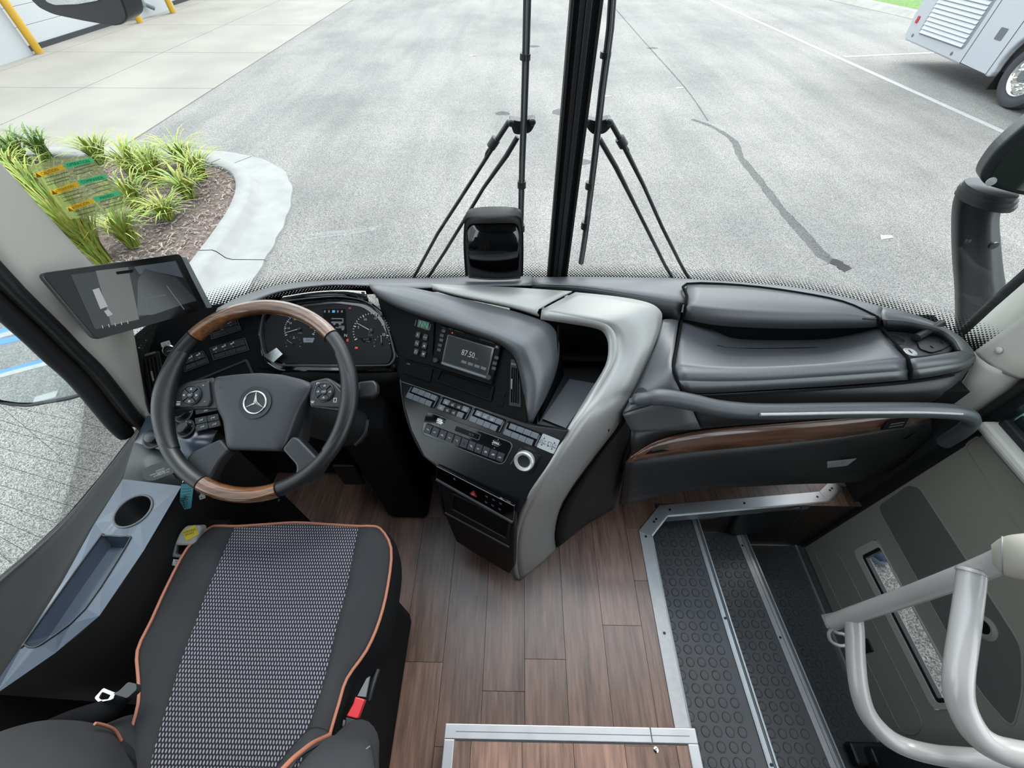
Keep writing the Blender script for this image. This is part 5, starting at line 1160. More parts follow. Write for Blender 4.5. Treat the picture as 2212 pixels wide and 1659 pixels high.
def dial(cx, cy, rpx, a0, a1, nmaj, nmin, labels, needle, lsz, skip=None, rtop=1.0):
    a, b = PC.pix(cx, cy); r = abs(PC.pix(cx+rpx, cy)[0]-a)
    d_ = thing('dial', None, None, PC.at(a, b), parent=ic)
    polys = []
    for k in range(nmin+1):
        an = math.radians(a0+(a1-a0)*k/nmin); major = k % (nmin//nmaj) == 0
        ri, ro, w_ = r*(.86 if major else .92), r, r*(.028 if major else .018)
        c_, s_ = math.cos(an), math.sin(an)
        polys.append([(a+c_*ri-s_*w_, b-s_*ri-c_*w_), (a+c_*ro-s_*w_, b-s_*ro-c_*w_), (a+c_*ro+s_*w_, b-s_*ro+c_*w_), (a+c_*ri+s_*w_, b-s_*ri+c_*w_)])
    flats('tick_marks', polys, PC, .0008, M['bprint'], d_)
    for k, s in enumerate(labels):
        an = math.radians(a0+(a1-a0)*k/(len(labels)-1)) 
        if s: text('dial_number', s, PC, a+math.cos(an)*r*.72, b-math.sin(an)*r*.72, lsz, M['bprint'], d_, h=.001)
    an = math.radians(needle)
    tip = (a+math.cos(an)*r*.9, b-math.sin(an)*r*.9); w_ = r*.02; nx_, ny_ = math.sin(an)*w_, math.cos(an)*w_
    prism('needle', [(a-nx_, b-ny_), (a+nx_, b+ny_), (tip[0]+nx_*.6, tip[1]+ny_*.6), (tip[0]-nx_*.6, tip[1]-ny_*.6)], PC, .004, .0048, M['bprint'], d_)
    lathe('needle_cap', [(r*.11, .003), (r*.11, .006), (r*.08, .007), (0, .007)], PC, M['black'], d_, c=(a, b), n=18)
    return d_
dial(648, 711, 34, 205, -20, 8, 32, ('', '10', '20', '30', '40', '50', '60', '70', ''), 197, .0075)
dial(802, 715, 40, 210, -15, 5, 25, ('', '5', '10', '15', '20', '25'), 152, .0095)
dial(634, 743, 17, 200, -20, 2, 8, ('', '120', ''), 150, .005)
dial(825, 742, 18, 200, 0, 4, 8, ('', '', ''), 95, .005)
text('unit_print', 'MPH', PC, *PC.pix(649, 720), .006, M['bgrey'], ic, h=.001)
text('unit_print', 'RPM', PC, *PC.pix(800, 719.5), .006, M['bgrey'], ic, h=.001)
text('unit_print', 'x100', PC, *PC.pix(800, 724), .006, M['bgrey'], ic, h=.001)
flats('odometer_lcd', [PC.poly([(655, 730), (680, 730), (676, 740), (656, 740)])], PC, .0008, M['bgrey'], ic)
text('odometer_digits', '000.0', PC, *PC.pix(667, 735), .0065, M['ink'], ic, h=.0012)
flats('trip_lcd', [PC.poly([(774, 730), (803, 730), (801, 740), (786, 740)])], PC, .0008, M['deep'], ic)
text('trip_digits', '61119', PC, *PC.pix(791, 733), .006, M['bgrey'], ic, h=.0012)
text('trip_digits', '1178.0', PC, *PC.pix(795, 738), .005, M['bgrey'], ic, h=.0012)
# centre display icons
cd = flat('centre_display', PC.poly([(698, 668), (746, 668), (750, 738), (700, 738)]), PC, .0004, M['deep'], ic)
for k, px in enumerate((702, 711, 721, 730, 739)):
    flats('menu_icon', [rrect(*PC.pix(px, 673), .008 if k == 2 else .005, .007)], PC, .0012, M['lcdb'] if k == 2 else M['lcdm'], cd)
a, b = PC.pix(729, 693); flats('bus_icon', [rrect(a, b-.006, .034, .003), rrect(a+.016, b, .003, .014), rrect(a, b+.005, .034, .005), circ(a-.008, b+.009, .004, 10), circ(a+.008, b+.009, .004, 10)], PC, .0012, M['lcdm'], cd)
a, b = PC.pix(735, 708); flats('car_icon', [rrect(a, b, .026, .003), rrect(a+.004, b-.004, .016, .003), circ(a+.008, b+.004, .004, 10)], PC, .0012, M['lcdm'], cd)
text('display_letter', 'N', PC, *PC.pix(747, 725), .012, M['bprint'], cd, h=.0012)
flats('check_engine', [rrect(*PC.pix(770, 751.5), .008, .005)], PC, .001, M['orange'], ic)
flats('warning_lamp', [rrect(*PC.pix(756, 666), .007, .005)], PC, .001, pbr('dim_red', '200808', .5, emit='a03040', estr=.5), ic)
flats('warning_lamp', [rrect(*PC.pix(751, 735), .006, .008)], PC, .001, pbr('lamp_red', '301010', .5, emit='d03030', estr=.6), ic)
# ---- left switch panel
P4 = Fr((-.848, .826, .72), (.92, .39, 0), (.276, -.65, -.707))
prism('switch_fascia', rpoly(P4.poly([(275, 735), (330, 690), (440, 660), (560, 645), (575, 700), (600, 800), (560, 850), (420, 880), (340, 905), (300, 890)]), .01), P4, -.02, 0, M['fascia'], da, bevel=.004)
r4 = math.atan2(*(lambda v: (v.y, v.x))(Vector(P4.pix(535, 733))-Vector(P4.pix(455, 756))))
SB = [([(450, 703), (512, 684), (522, 714), (458, 734)], 'upper left switch row half behind the wheel rim', ((479, 705), (497, 697))), ([(452, 752), (530, 729), (540, 757), (462, 779)], 'middle left switch row with three white symbols', ((466, 754), (485, 748), (503, 742))), ([(395, 772), (440, 757), (454, 784), (400, 805)], 'lower left switch row with two white symbols', ((413, 772), (430, 766)))]
for q, lb, sy in SB:
    c_ = quad_lerp(q, .5, .5); sb = thing('switch_row', lb, 'switch block', P4.at(*P4.pix(c_.x, c_.y)), 'dashboard switch rows left of the wheel')
    ring('row_frame', rpoly(P4.poly(q), .003), rpoly(P4.poly([tuple(quad_lerp(q, s, t)) for s, t in ((.04, .08), (.96, .08), (.96, .92), (.04, .92))]), .002), P4, 0, .004, M['black'], sb, bevel=.001)
    n_ = max(2, len(sy))
    for k in range(n_):
        for t0_, t1_ in ((.1, .52), (.56, .9)):
            pts = [quad_lerp(q, .05+.9*k/n_+.006, t0_), quad_lerp(q, .05+.9*(k+1)/n_-.006, t0_), quad_lerp(q, .05+.9*(k+1)/n_-.006, t1_), quad_lerp(q, .05+.9*k/n_+.006, t1_)]
            prism('rocker_key', P4.poly([(p.x, p.y) for p in pts]), P4, 0, .005 if t0_ < .3 else .0035, M['button'], sb, bevel=.001)
    for i, (px, py) in enumerate(sy):
        a, b = P4.pix(px, py); flats('key_symbol', [rrect(a, b, .011, .0018), rrect(a+.004, b-.002, .003, .005), rrect(a-.003, b+.002, .005, .0015), rrect(a, b+.009, .004, .001)], P4, .0055, M['bprint'], sb)
ring('pocket_rim', rpoly(P4.poly([(400, 830), (535, 775), (560, 830), (420, 870)]), .006), rpoly(P4.poly([(406, 833), (531, 781), (553, 827), (424, 864)]), .005), P4, 0, .004, M['black'], da, bevel=.001)
flat('pocket_shade', P4.poly([(404, 832), (533, 779), (556, 828), (422, 867)]), P4, .0006, M['deep'], da)  # pocket shade painted as a flat black plate inside the rim
# 12 V socket
vs = thing('power_socket', '12 V power socket with white label under the monitor', 'socket', P4.at(*P4.pix(365, 757)))
lathe('socket_ring', [(.0165, 0), (.0165, .005), (.014, .006), (.0125, .001), (0, .0005)], P4, M['chrome'], vs, c=P4.pix(367, 758), n=28)
lathe('socket_lid', [(.012, 0), (.012, .003), (0, .004)], P4, M['black'], vs, c=P4.pix(367, 758), n=20)
flats('lid_mark', [rrect(*P4.pix(368, 758), .012, .0025)], P4, .0045, M['bgrey'], vs)
flat('voltage_label', rpoly(P4.poly([(347, 741), (366, 735), (370, 745), (350, 751)]), .002), P4, .0005, M['paper'], vs)
text('voltage_print', '12 V', P4, *P4.pix(358.5, 743), .0095, M['ink'], vs, h=.0013, rot=r4)
# left air vent
lv = thing('air_vent', 'slatted air vent at the left end of the dashboard beside the pillar', 'air vent', P4.at(*P4.pix(335, 820)))
prism('vent_frame', rpoly(P4.poly([(308, 768), (345, 757), (362, 850), (340, 885), (322, 850)]), .006), P4, 0, .004, M['black'], lv, bevel=.001)
flat('vent_dark', P4.poly([(314, 778), (345, 768), (358, 850), (340, 875), (326, 850)]), P4, .0045, M['deep'], lv)
for k in range(4):
    prism('vent_slat', P4.poly([(317+k*8, 776-k*2.5), (319+k*8, 775.5-k*2.5), (335+k*7, 862-k*3), (333+k*7, 862-k*3)]), P4, .0045, .011, M['armm'], lv)
prism('thumb_wheel', rpoly(P4.poly([(314, 766), (338, 759), (339, 764), (315, 771)]), .002), P4, .004, .009, M['greym'], lv, bevel=.001)
prism('vent_tab', P4.poly([(331, 802), (334, 801), (339, 822), (336, 824)]), P4, .011, .015, M['greyp'], lv, bevel=.0006)
tube('left_dash_edge', [P4.at(*P4.pix(*q), .002) for q in ((278, 732), (290, 770), (305, 830), (318, 890))], .010, M['black'], da, res=8, k=3)
# footwell darkness put into near-black parts: column, knee panel
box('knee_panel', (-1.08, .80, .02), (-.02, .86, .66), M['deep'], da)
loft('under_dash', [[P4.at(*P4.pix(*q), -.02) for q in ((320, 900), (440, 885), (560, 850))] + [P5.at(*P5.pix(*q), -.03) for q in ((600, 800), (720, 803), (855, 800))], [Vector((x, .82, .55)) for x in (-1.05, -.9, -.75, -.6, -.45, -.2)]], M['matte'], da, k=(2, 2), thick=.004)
# ================================================================== STEERING WHEEL
WC = U(554, 858, d=.946); tilt = math.radians(30)
wu = Vector((1, 0, 0)); wvv = Vector((0, -math.cos(tilt), -math.sin(tilt)))
# fine alignment to the optical axis yaw
SW = Fr(WC, wu, wvv)
sw_ = thing('steering_wheel', 'black leather steering wheel with wood inlays and a star emblem', 'steering wheel', WC)
R = .2165; rt = .0165
def wp(a, r=R, h=0.0): return SW.at(r*math.cos(math.radians(a)), -r*math.sin(math.radians(a)), h)
def arc(a0, a1, n=24, r=R, h=0.0): return [wp(a0+(a1-a0)*i/n, r, h) for i in range(n+1)]
W0, W1 = 43, 139
B0, B1 = 243, 290
tube('leather_rim', arc(W1, B0, 40), rt, M['leather'], sw_, res=18)
tube('leather_rim', arc(B1, W0+360, 40), rt, M['leather'], sw_, res=18)
tube('wood_inlay', arc(W0, W1, 40), rt*1.03, M['wheelwood'], sw_, res=18, label='varnished wood inlay on the top of the rim')
tube('wood_inlay', arc(B0, B1, 24), rt*1.03, M['wheelwood'], sw_, res=18, label='varnished wood inlay on the bottom of the rim')
for a in (W0, W1, B0, B1):
    tube('inlay_joint', arc(a-.4, a+.4, 2), rt*1.06, M['deep'], sw_, res=16)
# stitching
# grips thicker at 3 and 9
for a0, a1 in ((150, 215), (-35, 30)):
    n = 20; pts = arc(a0, a1, n, R-.004); tube('grip_swell', pts, [rt*(.9+(.45 if a0 == 150 else .25)*math.sin(math.pi*i/n)) for i in range(n+1)], M['leather'], sw_, res=16)
# hub (airbag cover)
hub = rpoly(SW.poly([(455, 812), (505, 806), (550, 803), (600, 806), (650, 818), (672, 830), (640, 885), (612, 960), (600, 975), (482, 972), (472, 905), (458, 880), (450, 830)]), .012)
def domed(name, poly, fr, h0, h1, mat, parent, ins=.012):
    c = Vector((sum(p[0] for p in poly)/len(poly), sum(p[1] for p in poly)/len(poly))); n = len(poly)
    rings = [(0, h0), (0, h1-.008), (ins*.3, h1-.003), (ins, h1), (ins*3, h1+.002)]
    V, Fc = [], []
    for d_, h in rings:
        for p in poly:
            q = Vector(p)-c; q = q*(1-d_/max(.02, q.length)); V.append(fr.at(c.x+q.x, c.y+q.y, h))
    for k in range(len(rings)-1):
        for i in range(n): j = (i+1) % n; Fc.append((k*n+i, k*n+j, (k+1)*n+j, (k+1)*n+i))
    Fc.append(tuple((len(rings)-1)*n+i for i in range(n))); Fc.append(tuple(range(n))[::-1])
    return mesh(name, V, Fc, mat, parent, smooth=True, auto=50)
SH = SW
domed('airbag_cover', hub, SH, -.05, -.006, M['hub'], sw_)
# spokes
def spoke(name, px, h0, h1, mat, **kw): return prism(name, rpoly(SW.poly(px), .008), SW, h0, h1, mat, sw_, bevel=.005, **kw)
spoke('spoke', [(350, 850), (395, 822), (452, 812), (462, 880), (380, 882), (352, 900)], -.038, -.014, M['hubd'])
spoke('spoke', [(660, 822), (700, 812), (745, 838), (760, 880), (735, 888), (662, 878)], -.038, -.014, M['hubd'])
spoke('spoke', [(395, 992), (406, 977), (470, 947), (490, 972), (470, 995), (458, 1013), (446, 1042), (412, 1030)], -.04, -.008, M['hubd'])
spoke('spoke', [(604, 970), (626, 942), (640, 945), (681, 988), (700, 1000), (668, 1048), (632, 1036), (636, 1006)], -.04, -.008, M['hubd'])
domed('hub_back', rpoly(SW.poly([(470, 830), (640, 830), (625, 960), (480, 960)]), .02), SW, -.09, -.05, M['matte'], sw_)
# keypads
def keypad(px, center, ring_px, extra, lbs):
    kp_ = prism('keypad', rpoly(SW.poly(px), .006), SW, -.016, -.008, M['button'], sw_, bevel=.003)
    a, b = SW.pix(*center); r = abs(SW.pix(center[0]+ring_px, center[1])[0]-a)
    lathe('dial_ring', [(r, -.008), (r, -.0045), (r*.93, -.004), (r*.9, -.006)], SW, M['armm'], kp_, c=(a, b), n=32, cap=False)
    for k in range(4):
        a0, a1 = math.radians(45+90*k+4), math.radians(135+90*k-4)
        po = [(a+r*.88*math.cos(a0+(a1-a0)*i/6), b-r*.88*math.sin(a0+(a1-a0)*i/6)) for i in range(7)] + [(a+r*.34*math.cos(a1+(a0-a1)*i/3), b-r*.34*math.sin(a1+(a0-a1)*i/3)) for i in range(4)]
        prism('arrow_key', po, SW, -.008, -.004, M['hubd'], kp_, bevel=.0008)
        an = math.radians(90*k+90); q = (a+r*.62*math.cos(an), b-r*.62*math.sin(an)); s = r*.13
        if lbs == 'arrows':
            dx, dy = math.cos(an), -math.sin(an); nx_, ny_ = -dy, dx
            flats('key_symbol', [[(q[0]+dx*s, q[1]+dy*s), (q[0]-dx*s*.7+nx_*s, q[1]-dy*s*.7+ny_*s), (q[0]-dx*s*.7-nx_*s, q[1]-dy*s*.7-ny_*s)]], SW, -.0035, M['bprint'], kp_)
        else:
            flats('key_symbol', [rrect(q[0], q[1], s*2, s*.5), rrect(q[0]+s*.3, q[1]-s*.7, s*.5, s)], SW, -.0035, M['bprint'], kp_)
    lathe('centre_key', [(r*.3, -.008), (r*.3, -.003), (r*.24, -.002), (0, -.002)], SW, M['hubd'], kp_, c=(a, b), n=20)
    text('key_print', 'OK' if lbs == 'arrows' else 'OFF', SW, a, b, r*.26, M['bprint'], kp_, h=-.0014)
    for sx, sy, pol in extra:
        q = SW.pix(sx, sy); flats('key_symbol', [rrect(q[0]+dx, q[1]+dy, w_, h_) for dx, dy, w_, h_ in pol], SW, -.0072, M['bprint'], kp_)
    return kp_
keypad([(362, 846), (400, 828), (445, 820), (450, 866), (445, 877), (362, 880)], (408, 853), 22, ((434, 831, ((0, 0, .004, .001), (0, 0, .001, .004))), (437, 866, ((0, 0, .004, .001),)), (380, 869, ((0, -.002, .009, .0018), (0, .002, .009, .0018), (0, .005, .009, .0018)))), 'arrows')
keypad([(680, 822), (715, 822), (735, 845), (740, 880), (665, 876)], (698, 846), 21, ((684, 826, ((0, 0, .007, .0016), (-.003, .002, .0016, .004))), (672, 866, ((0, 0, .009, .0015), (0, .003, .005, .002))), (721, 862, ((0, -.003, .008, .0015), (-.003, .002, .0015, .009), (.003, .002, .0015, .009), (0, .006, .007, .0015)))), 'cruise')
# emblem: three-pointed star in ring
em = thing('emblem', None, None, SW.at(*SW.pix(550, 869)), parent=sw_)
ea, eb = SW.pix(550, 869); er = abs(SW.pix(574, 869)[0]-ea)
lathe('emblem_dish', [(er*1.45, -.008), (er*1.45, -.001), (er*1.2, -.0018), (0, -.0022)], SW, M['button'], em, c=(ea, eb), n=40)
tube('emblem_ring', [SW.at(ea+er*math.cos(2*math.pi*i/40), eb+er*math.sin(2*math.pi*i/40), -.001) for i in range(40)], er*.075, M['chrome'], em, closed=True, res=8)
sv_, sf_ = [SW.at(ea, eb, .004)], []
for k in range(3):
    an = math.radians(90+120*k)
    sv_ += [SW.at(ea+er*.97*math.cos(an), eb-er*.97*math.sin(an), -.001)]
for k in range(3):
    an = math.radians(150+120*k)
    sv_ += [SW.at(ea+er*.17*math.cos(an), eb-er*.17*math.sin(an), -.002)]
for k in range(3):
    sf_ += [(0, 1+k, 4+k), (0, 4+(k-1) % 3, 1+k)]
mesh('emblem_star', sv_, sf_, M['chrome'], em, label='chrome three-pointed star')
# airbag lettering marks
for px, py, s_ in ((475, 837, 'SRS'), (620, 836, 'AIRBAG')):
    text('embossed_mark', s_, SW, *SW.pix(px, py), .006, M['hubd'], sw_, h=-.0042)
# column shroud and stalk
sc_ = thing('steering_column', 'black steering column shroud under the wheel', 'steering column', (WC.x, .7, .1))
ax = -SW.n
c_top, c_bot = WC - SW.n*.07, Vector((-.50, .80, .30))
rows_ = []
for t in (0, .3, .6, 1.0):
    c_ = c_top.lerp(c_bot, t); w_ = .075+.04*t
    rows_.append([c_ + Vector((w_*math.cos(a), .05*math.sin(a), .03*math.sin(a))) for a in [i*math.pi/6 for i in range(12)]])
loft('shroud', rows_, M['matte'], sc_, k=(2, 1), cu=True)
mesh('column_foot', [(-.52, .78, .0), (-.33, .78, .0), (-.33, .62, .0), (-.48, .62, .0), (-.58, .80, .55), (-.40, .80, .55), (-.40, .70, .5), (-.56, .70, .5)], [(0,1,2,3),(4,5,6,7),(0,1,5,4),(1,2,6,5),(2,3,7,6),(3,0,4,7)], M['deep'], sc_, bevel=.02)
stl = thing('control_stalk', 'black control stalk sticking out right of the steering wheel', 'stalk', U(800, 850, d=1.0))
q0, q1 = WC + SW.u*.05 - SW.n*.06, SW.at(*SW.pix(800, 842), -.055)
SKF = SW.shift(-.05)
prism('stalk_knob', rpoly(SKF.poly([(776, 826), (810, 822), (818, 832), (818, 850), (808, 860), (778, 862)]), .006), SKF, -.012, .010, M['hubd'], stl, bevel=.005)
tube('stalk_arm', [q0, SKF.at(*SKF.pix(785, 843))], .011, M['black'], stl, res=12)
tube('stalk_rod', [SKF.at(*SKF.pix(785, 905), -.03), SKF.at(*SKF.pix(775, 935), -.04), SKF.at(*SKF.pix(750, 960), -.05)], .004, M['armm'], stl, res=8, k=3)
# ignition key + tag
ky = thing('key_ring', 'ignition key ring with blue paper tag hanging below the wheel', 'keys', U(405, 1040, z=.66))
kd = 1.02
KF = Fr(U(402, 1070, d=kd), Vector((1, .1, 0)), Vector((0, -.35, -1)))
tube('split_ring', [KF.at(KF.pix(406, 1043)[0]+.010*math.cos(i*.4488), KF.pix(406, 1043)[1]+.010*math.sin(i*.4488), .003*math.sin(i*.9)) for i in range(14)], .0012, M['chrome'], ky, closed=True, res=6)
tg = prism('blue_tag', rpoly(KF.poly([(392, 1046), (419, 1045), (413, 1097), (386, 1103)]), .002), KF, 0, .0012, M['tagblue'], ky)
tr_ = math.atan2(*(lambda v: (v.y, v.x))(Vector(KF.pix(404, 1044))-Vector(KF.pix(398, 1100))))
text('tag_writing', 'CAL', KF, *KF.pix(395, 1082), .017, M['ink'], tg, h=.0016, rot=tr_)
text('tag_writing', '12169', KF, *KF.pix(402, 1081), .015, M['ink'], tg, h=.0016, rot=tr_)
flats('tag_lines', [KF.poly([(394, 1056+k*6), (414, 1053+k*6), (414, 1053.8+k*6), (394, 1056.8+k*6)]) for k in range(4)], KF, .0016, M['ink'], tg)
flats('tag_hole', [circ(*KF.pix(400, 1094), .0022, 10)], KF, .0016, M['ink'], tg)
prism('metal_key', KF.poly([(432, 1056), (440, 1054), (445, 1074), (433, 1078), (431, 1070), (435, 1066)]), KF, .001, .003, M['aluw'], ky)
flats('key_hole', [circ(*KF.pix(437, 1072.5), .0018, 8)], KF, .0033, M['ink'], ky)
prism('key_fob', rpoly(KF.poly([(418, 1046), (428, 1050), (437, 1064), (428, 1068), (420, 1056)]), .003), KF, -.004, .001, M['black'], ky, bevel=.001)
tube('key_cord', [U(374, 1022, z=.64), U(385, 1035, z=.63), U(398, 1038, z=.64)], .0018, M['deep'], ky, res=6, k=3)
# ================================================================== LEFT SIDE CONSOLE
sc2 = thing('side_console', 'blue-black satin side console with cup holder and long tray', 'console', (-.95, .3, .0))
o0 = UL([(318, 898, .665), (290, 955, .645), (265, 1035, .60), (205, 1130, .595), (130, 1265, .59), (60, 1375, .585), (-40, 1520, .58)])      # outer edge
i0 = UL([(470, 930, .66), (440, 1000, .63), (392, 1050, .60), (310, 1190, .59), (215, 1330, .585), (105, 1425, .58), (20, 1480, .57)])       # inner edge
i0[5] = U(120, 1410, z=.58); i0[6] = U(-10, 1500, z=.575)
P6 = Fr(U(290, 1110, z=.595), Vector((1, 0, 0)), Vector((0, -1, 0)))
# top surface built as strip pieces around the tray opening
tray_o = [U(*q, z=.592) for q in ((262, 1160), (278, 1160), (276, 1175), (185, 1315), (100, 1385), (72, 1398), (55, 1392), (60, 1380), (210, 1170), (225, 1158))]
cupc = U(288, 1104, z=.597); cr_ = .040
def toploft(rows): loft('console_top', rows, M['satin'], sc2, k=(1, 1), thick=.0)
# triangulated sheet with two holes via bmesh
outline = o0[2:] + list(reversed(i0[2:]))
bm = bmesh.new(); loops = []
cup = [cupc + Vector((cr_*math.cos(2*math.pi*i/28), cr_*math.sin(2*math.pi*i/28), 0)) for i in range(28)]
tr3 = [Vector(p) for p in crom(tray_o, 3, True)]
for lp in (outline, cup, tr3):
    vs_ = [bm.verts.new(v) for v in lp]; loops.append([bm.edges.new((vs_[i], vs_[(i+1) % len(vs_)])) for i in range(len(vs_))])
bmesh.ops.triangle_fill(bm, use_beauty=True, use_dissolve=False, edges=[e for l in loops for e in l])
bm.verts.index_update(); VV = [v.co.copy() for v in bm.verts]; FFc = [tuple(v.index for v in f.verts) for f in bm.faces]; bm.free()
mesh('console_top', VV, FFc, M['satin'], sc2)
loft('cup_holder', [[p.copy() for p in cup], [cupc + (p-cupc)*.96 + Vector((0, 0, -.004)) for p in cup], [cupc + (p-cupc)*.9 + Vector((0, 0, -.08)) for p in cup], [cupc + (p-cupc)*.05 + Vector((0, 0, -.08)) for p in cup]], M['black'], sc2, cu=True)
tube('cup_rim', [p + Vector((0, 0, .001)) for p in cup], .0025, M['greym'], sc2, closed=True, res=8)
tcc = sum(tr3, Vector())/len(tr3)
trb = [tcc + (p-tcc)*.86 + Vector((.0, 0, -.035)) for p in tr3]
loft('tray_wall', [tr3, [p.lerp(q, .5) + Vector((0, 0, -.004)) for p, q in zip(tr3, trb)], trb], M['satin'], sc2, cu=True)
mesh('tray_floor', trb, [tuple(range(len(trb)))], M['satin'], sc2)
tube('tray_rim', [p + Vector((0, 0, .0008)) for p in tr3], .0022, M['armm'], sc2, closed=True, res=6)
# upper sloped part with knobs
up0 = [o0[0], o0[1], o0[2]]; up1 = [i0[0], i0[1], i0[2]]
loft('knob_panel', [[a, a.lerp(b, .5), b] for a, b in zip(up0[:2], up1[:2])], M['satin'], sc2, thick=.003)
loft('label_panel', [[a, a.lerp(b, .5), b] for a, b in zip(up0[1:], up1[1:])], M['armm'], sc2, thick=.003)
KP = Fr(o0[0], i0[0]-o0[0], (o0[1]-o0[0])).shift(.003)
for px, py, r_, lb in ((398, 895, .024, 'k'), (402, 926, .024, 'k'), (335, 945, .03, 'd')):
    a, b = KP.pix(px, py)
    kn = lathe('rotary_dial', [(r_, 0), (r_, .003), (r_*.85, .004), (r_*.62, .001)], KP, M['black'], sc2, c=(a, b), n=28)
    lathe('dial_grip', [(r_*.58, 0), (r_*.55, .014), (r_*.45, .016), (0, .016)], KP, M['button'], kn, c=(a, b), n=24)
    flats('dial_marks', [circ(a+r_*.75*math.cos(t), b+r_*.75*math.sin(t), .0014, 6) for t in (-1.9, -1.2, -.5)], KP, .0045, M['bprint'], kn)
for k, (q) in enumerate(([(425, 888), (470, 880), (472, 888), (426, 897)], [(424, 905), (449, 900), (451, 913), (426, 918)], [(450, 900), (474, 895), (476, 908), (452, 913)], [(427, 919), (452, 914), (454, 927), (429, 933)], [(453, 914), (477, 909), (480, 921), (455, 927)])):
    bt = prism('console_key', KP.poly(q), KP, 0, .006, M['button'], sc2, bevel=.001)
    c_ = quad_lerp(q, .5, .5); a, b = KP.pix(c_.x, c_.y)
    flats('key_symbol', [rrect(a, b, .008, .0016), rrect(a+.003, b-.002, .003, .004), rrect(a-.002, b+.003, .004, .0014)], KP, .0065, M['bprint'], bt)
LP = Fr(o0[1], i0[1]-o0[1], o0[2]-o0[1]).shift(.003)
prism('label_cover', rpoly(LP.poly([(308, 1015), (330, 1003), (375, 995), (385, 1020), (330, 1040), (312, 1036)]), .012), LP, 0, .002, M['black'], sc2, bevel=.001)
lr = math.atan2(*(lambda v: (v.y, v.x))(Vector(LP.pix(366, 1013))-Vector(LP.pix(330, 1025))))
for s_, px, py in (('DIAGNOSTIC', 348, 1015), ('CONNECTOR BEHIND COVER', 347, 1020), ('KEEP CLEAR', 350, 1021.5), ('AUTHORISED USE ONLY', 351, 1024)):
    text('cover_print', s_, LP, *LP.pix(px, py), .0055, M['bprint'], sc2, h=.0025, rot=lr, sx=.7)
# inner wall and outer dark panel
loft('inner_wall', [i0, [v + Vector((.01, 0, -.25)) for v in i0], [Vector((v.x+.02, v.y, .0)) for v in i0]], M['deep'], sc2, k=(1, 2), thick=.004)
sp4 = [U(a, b, x=SX+.01) for a, b in ((318, 905), (280, 955), (230, 1022), (150, 1118), (70, 1195), (0, 1255), (-80, 1330))]
oo = [o0[0], o0[1], o0[2], o0[3], o0[4], o0[5], o0[6]]
loft('window_ledge', [[a, a.lerp(b, .4) + Vector((0, 0, -.006)), b] for a, b in zip(oo, sp4)], M['matte'], sc2, k=(3, 3), thick=.004)
# ---- park brake module between console and seat
pb = thing('park_brake', 'grey parking brake lever with yellow sticker beside the seat', 'brake lever', U(400, 1180, z=.50))
PBF = Fr(U(400, 1165, z=.52), Vector((1, .25, 0)), Vector((-.15, -.8, -.35)))
prism('brake_knob', rpoly(PBF.poly([(405, 1135), (436, 1134), (438, 1142), (425, 1178), (380, 1178), (392, 1150)]), .008), PBF, -.02, .008, M['greyp'], pb, bevel=.006)
PBS = PBF.shift(.0085)
stx = flat('yellow_sticker', PBS.poly([(393, 1148), (422, 1134), (430, 1154), (403, 1169)]), PBS, 0, M['stickery'], pb)
r_ = math.atan2(*(lambda v: (v.y, v.x))(Vector(PBS.pix(420, 1145))-Vector(PBS.pix(404, 1150))))
for s_, px, py in (('PARKING', 410, 1147), ('BRAKE', 410, 1153)):
    text('sticker_print', s_, PBS, *PBS.pix(px, py), .007, M['ink'], stx, h=.0008, rot=r_)
ring('lever_housing', rpoly(PBF.poly([(378, 1172), (420, 1172), (415, 1208), (370, 1204)]), .006), rpoly(PBF.poly([(383, 1177), (415, 1177), (410, 1200), (378, 1198)]), .005), PBF, -.03, .0, M['greym'], pb, bevel=.003)
flat('lever_well', PBF.poly([(382, 1176), (416, 1176), (411, 1201), (377, 1199)]), PBF, -.01, M['deep'], pb)
prl = flat('release_label', PBF.poly([(368, 1208), (400, 1212), (392, 1226), (364, 1221)]), PBF, -.006, M['paper'], pb)
for s_, px, py in (('PRESS', 382, 1213), ('TO RELEASE', 382, 1218)):
    text('release_print', s_, PBF, *PBF.pix(px, py), .006, M['ink'], prl, h=-.005, rot=.1)
box('brake_pedestal', (-.86, .28, .0), (-.76, .43, .47), M['deep'], pb, bevel=.02)
tube('pedestal_edge', UL([(440, 1150, .40), (475, 1135, .40), (500, 1110, .38), (530, 1060, .36)]), .008, M['black'], pb, res=8, k=3)
pdl = thing('pedal', 'black pedal in the dark footwell left of the column', 'pedal', (-.6, .7, .05))
box('pedal_plate', (-.64, .70, .12), (-.56, .715, .26), M['black'], pdl, bevel=.006)
tube('pedal_arm', UL([(582, 1125, .12), (595, 1095, .13), (600, 1080, .3)]), .006, M['armm'], pdl, res=8)
# ================================================================== DRIVER SEAT
zs_ = .52
st = thing('driver_seat', "driver's seat with woven centre panel and orange piping", 'seat', (-.53, .1, .0))
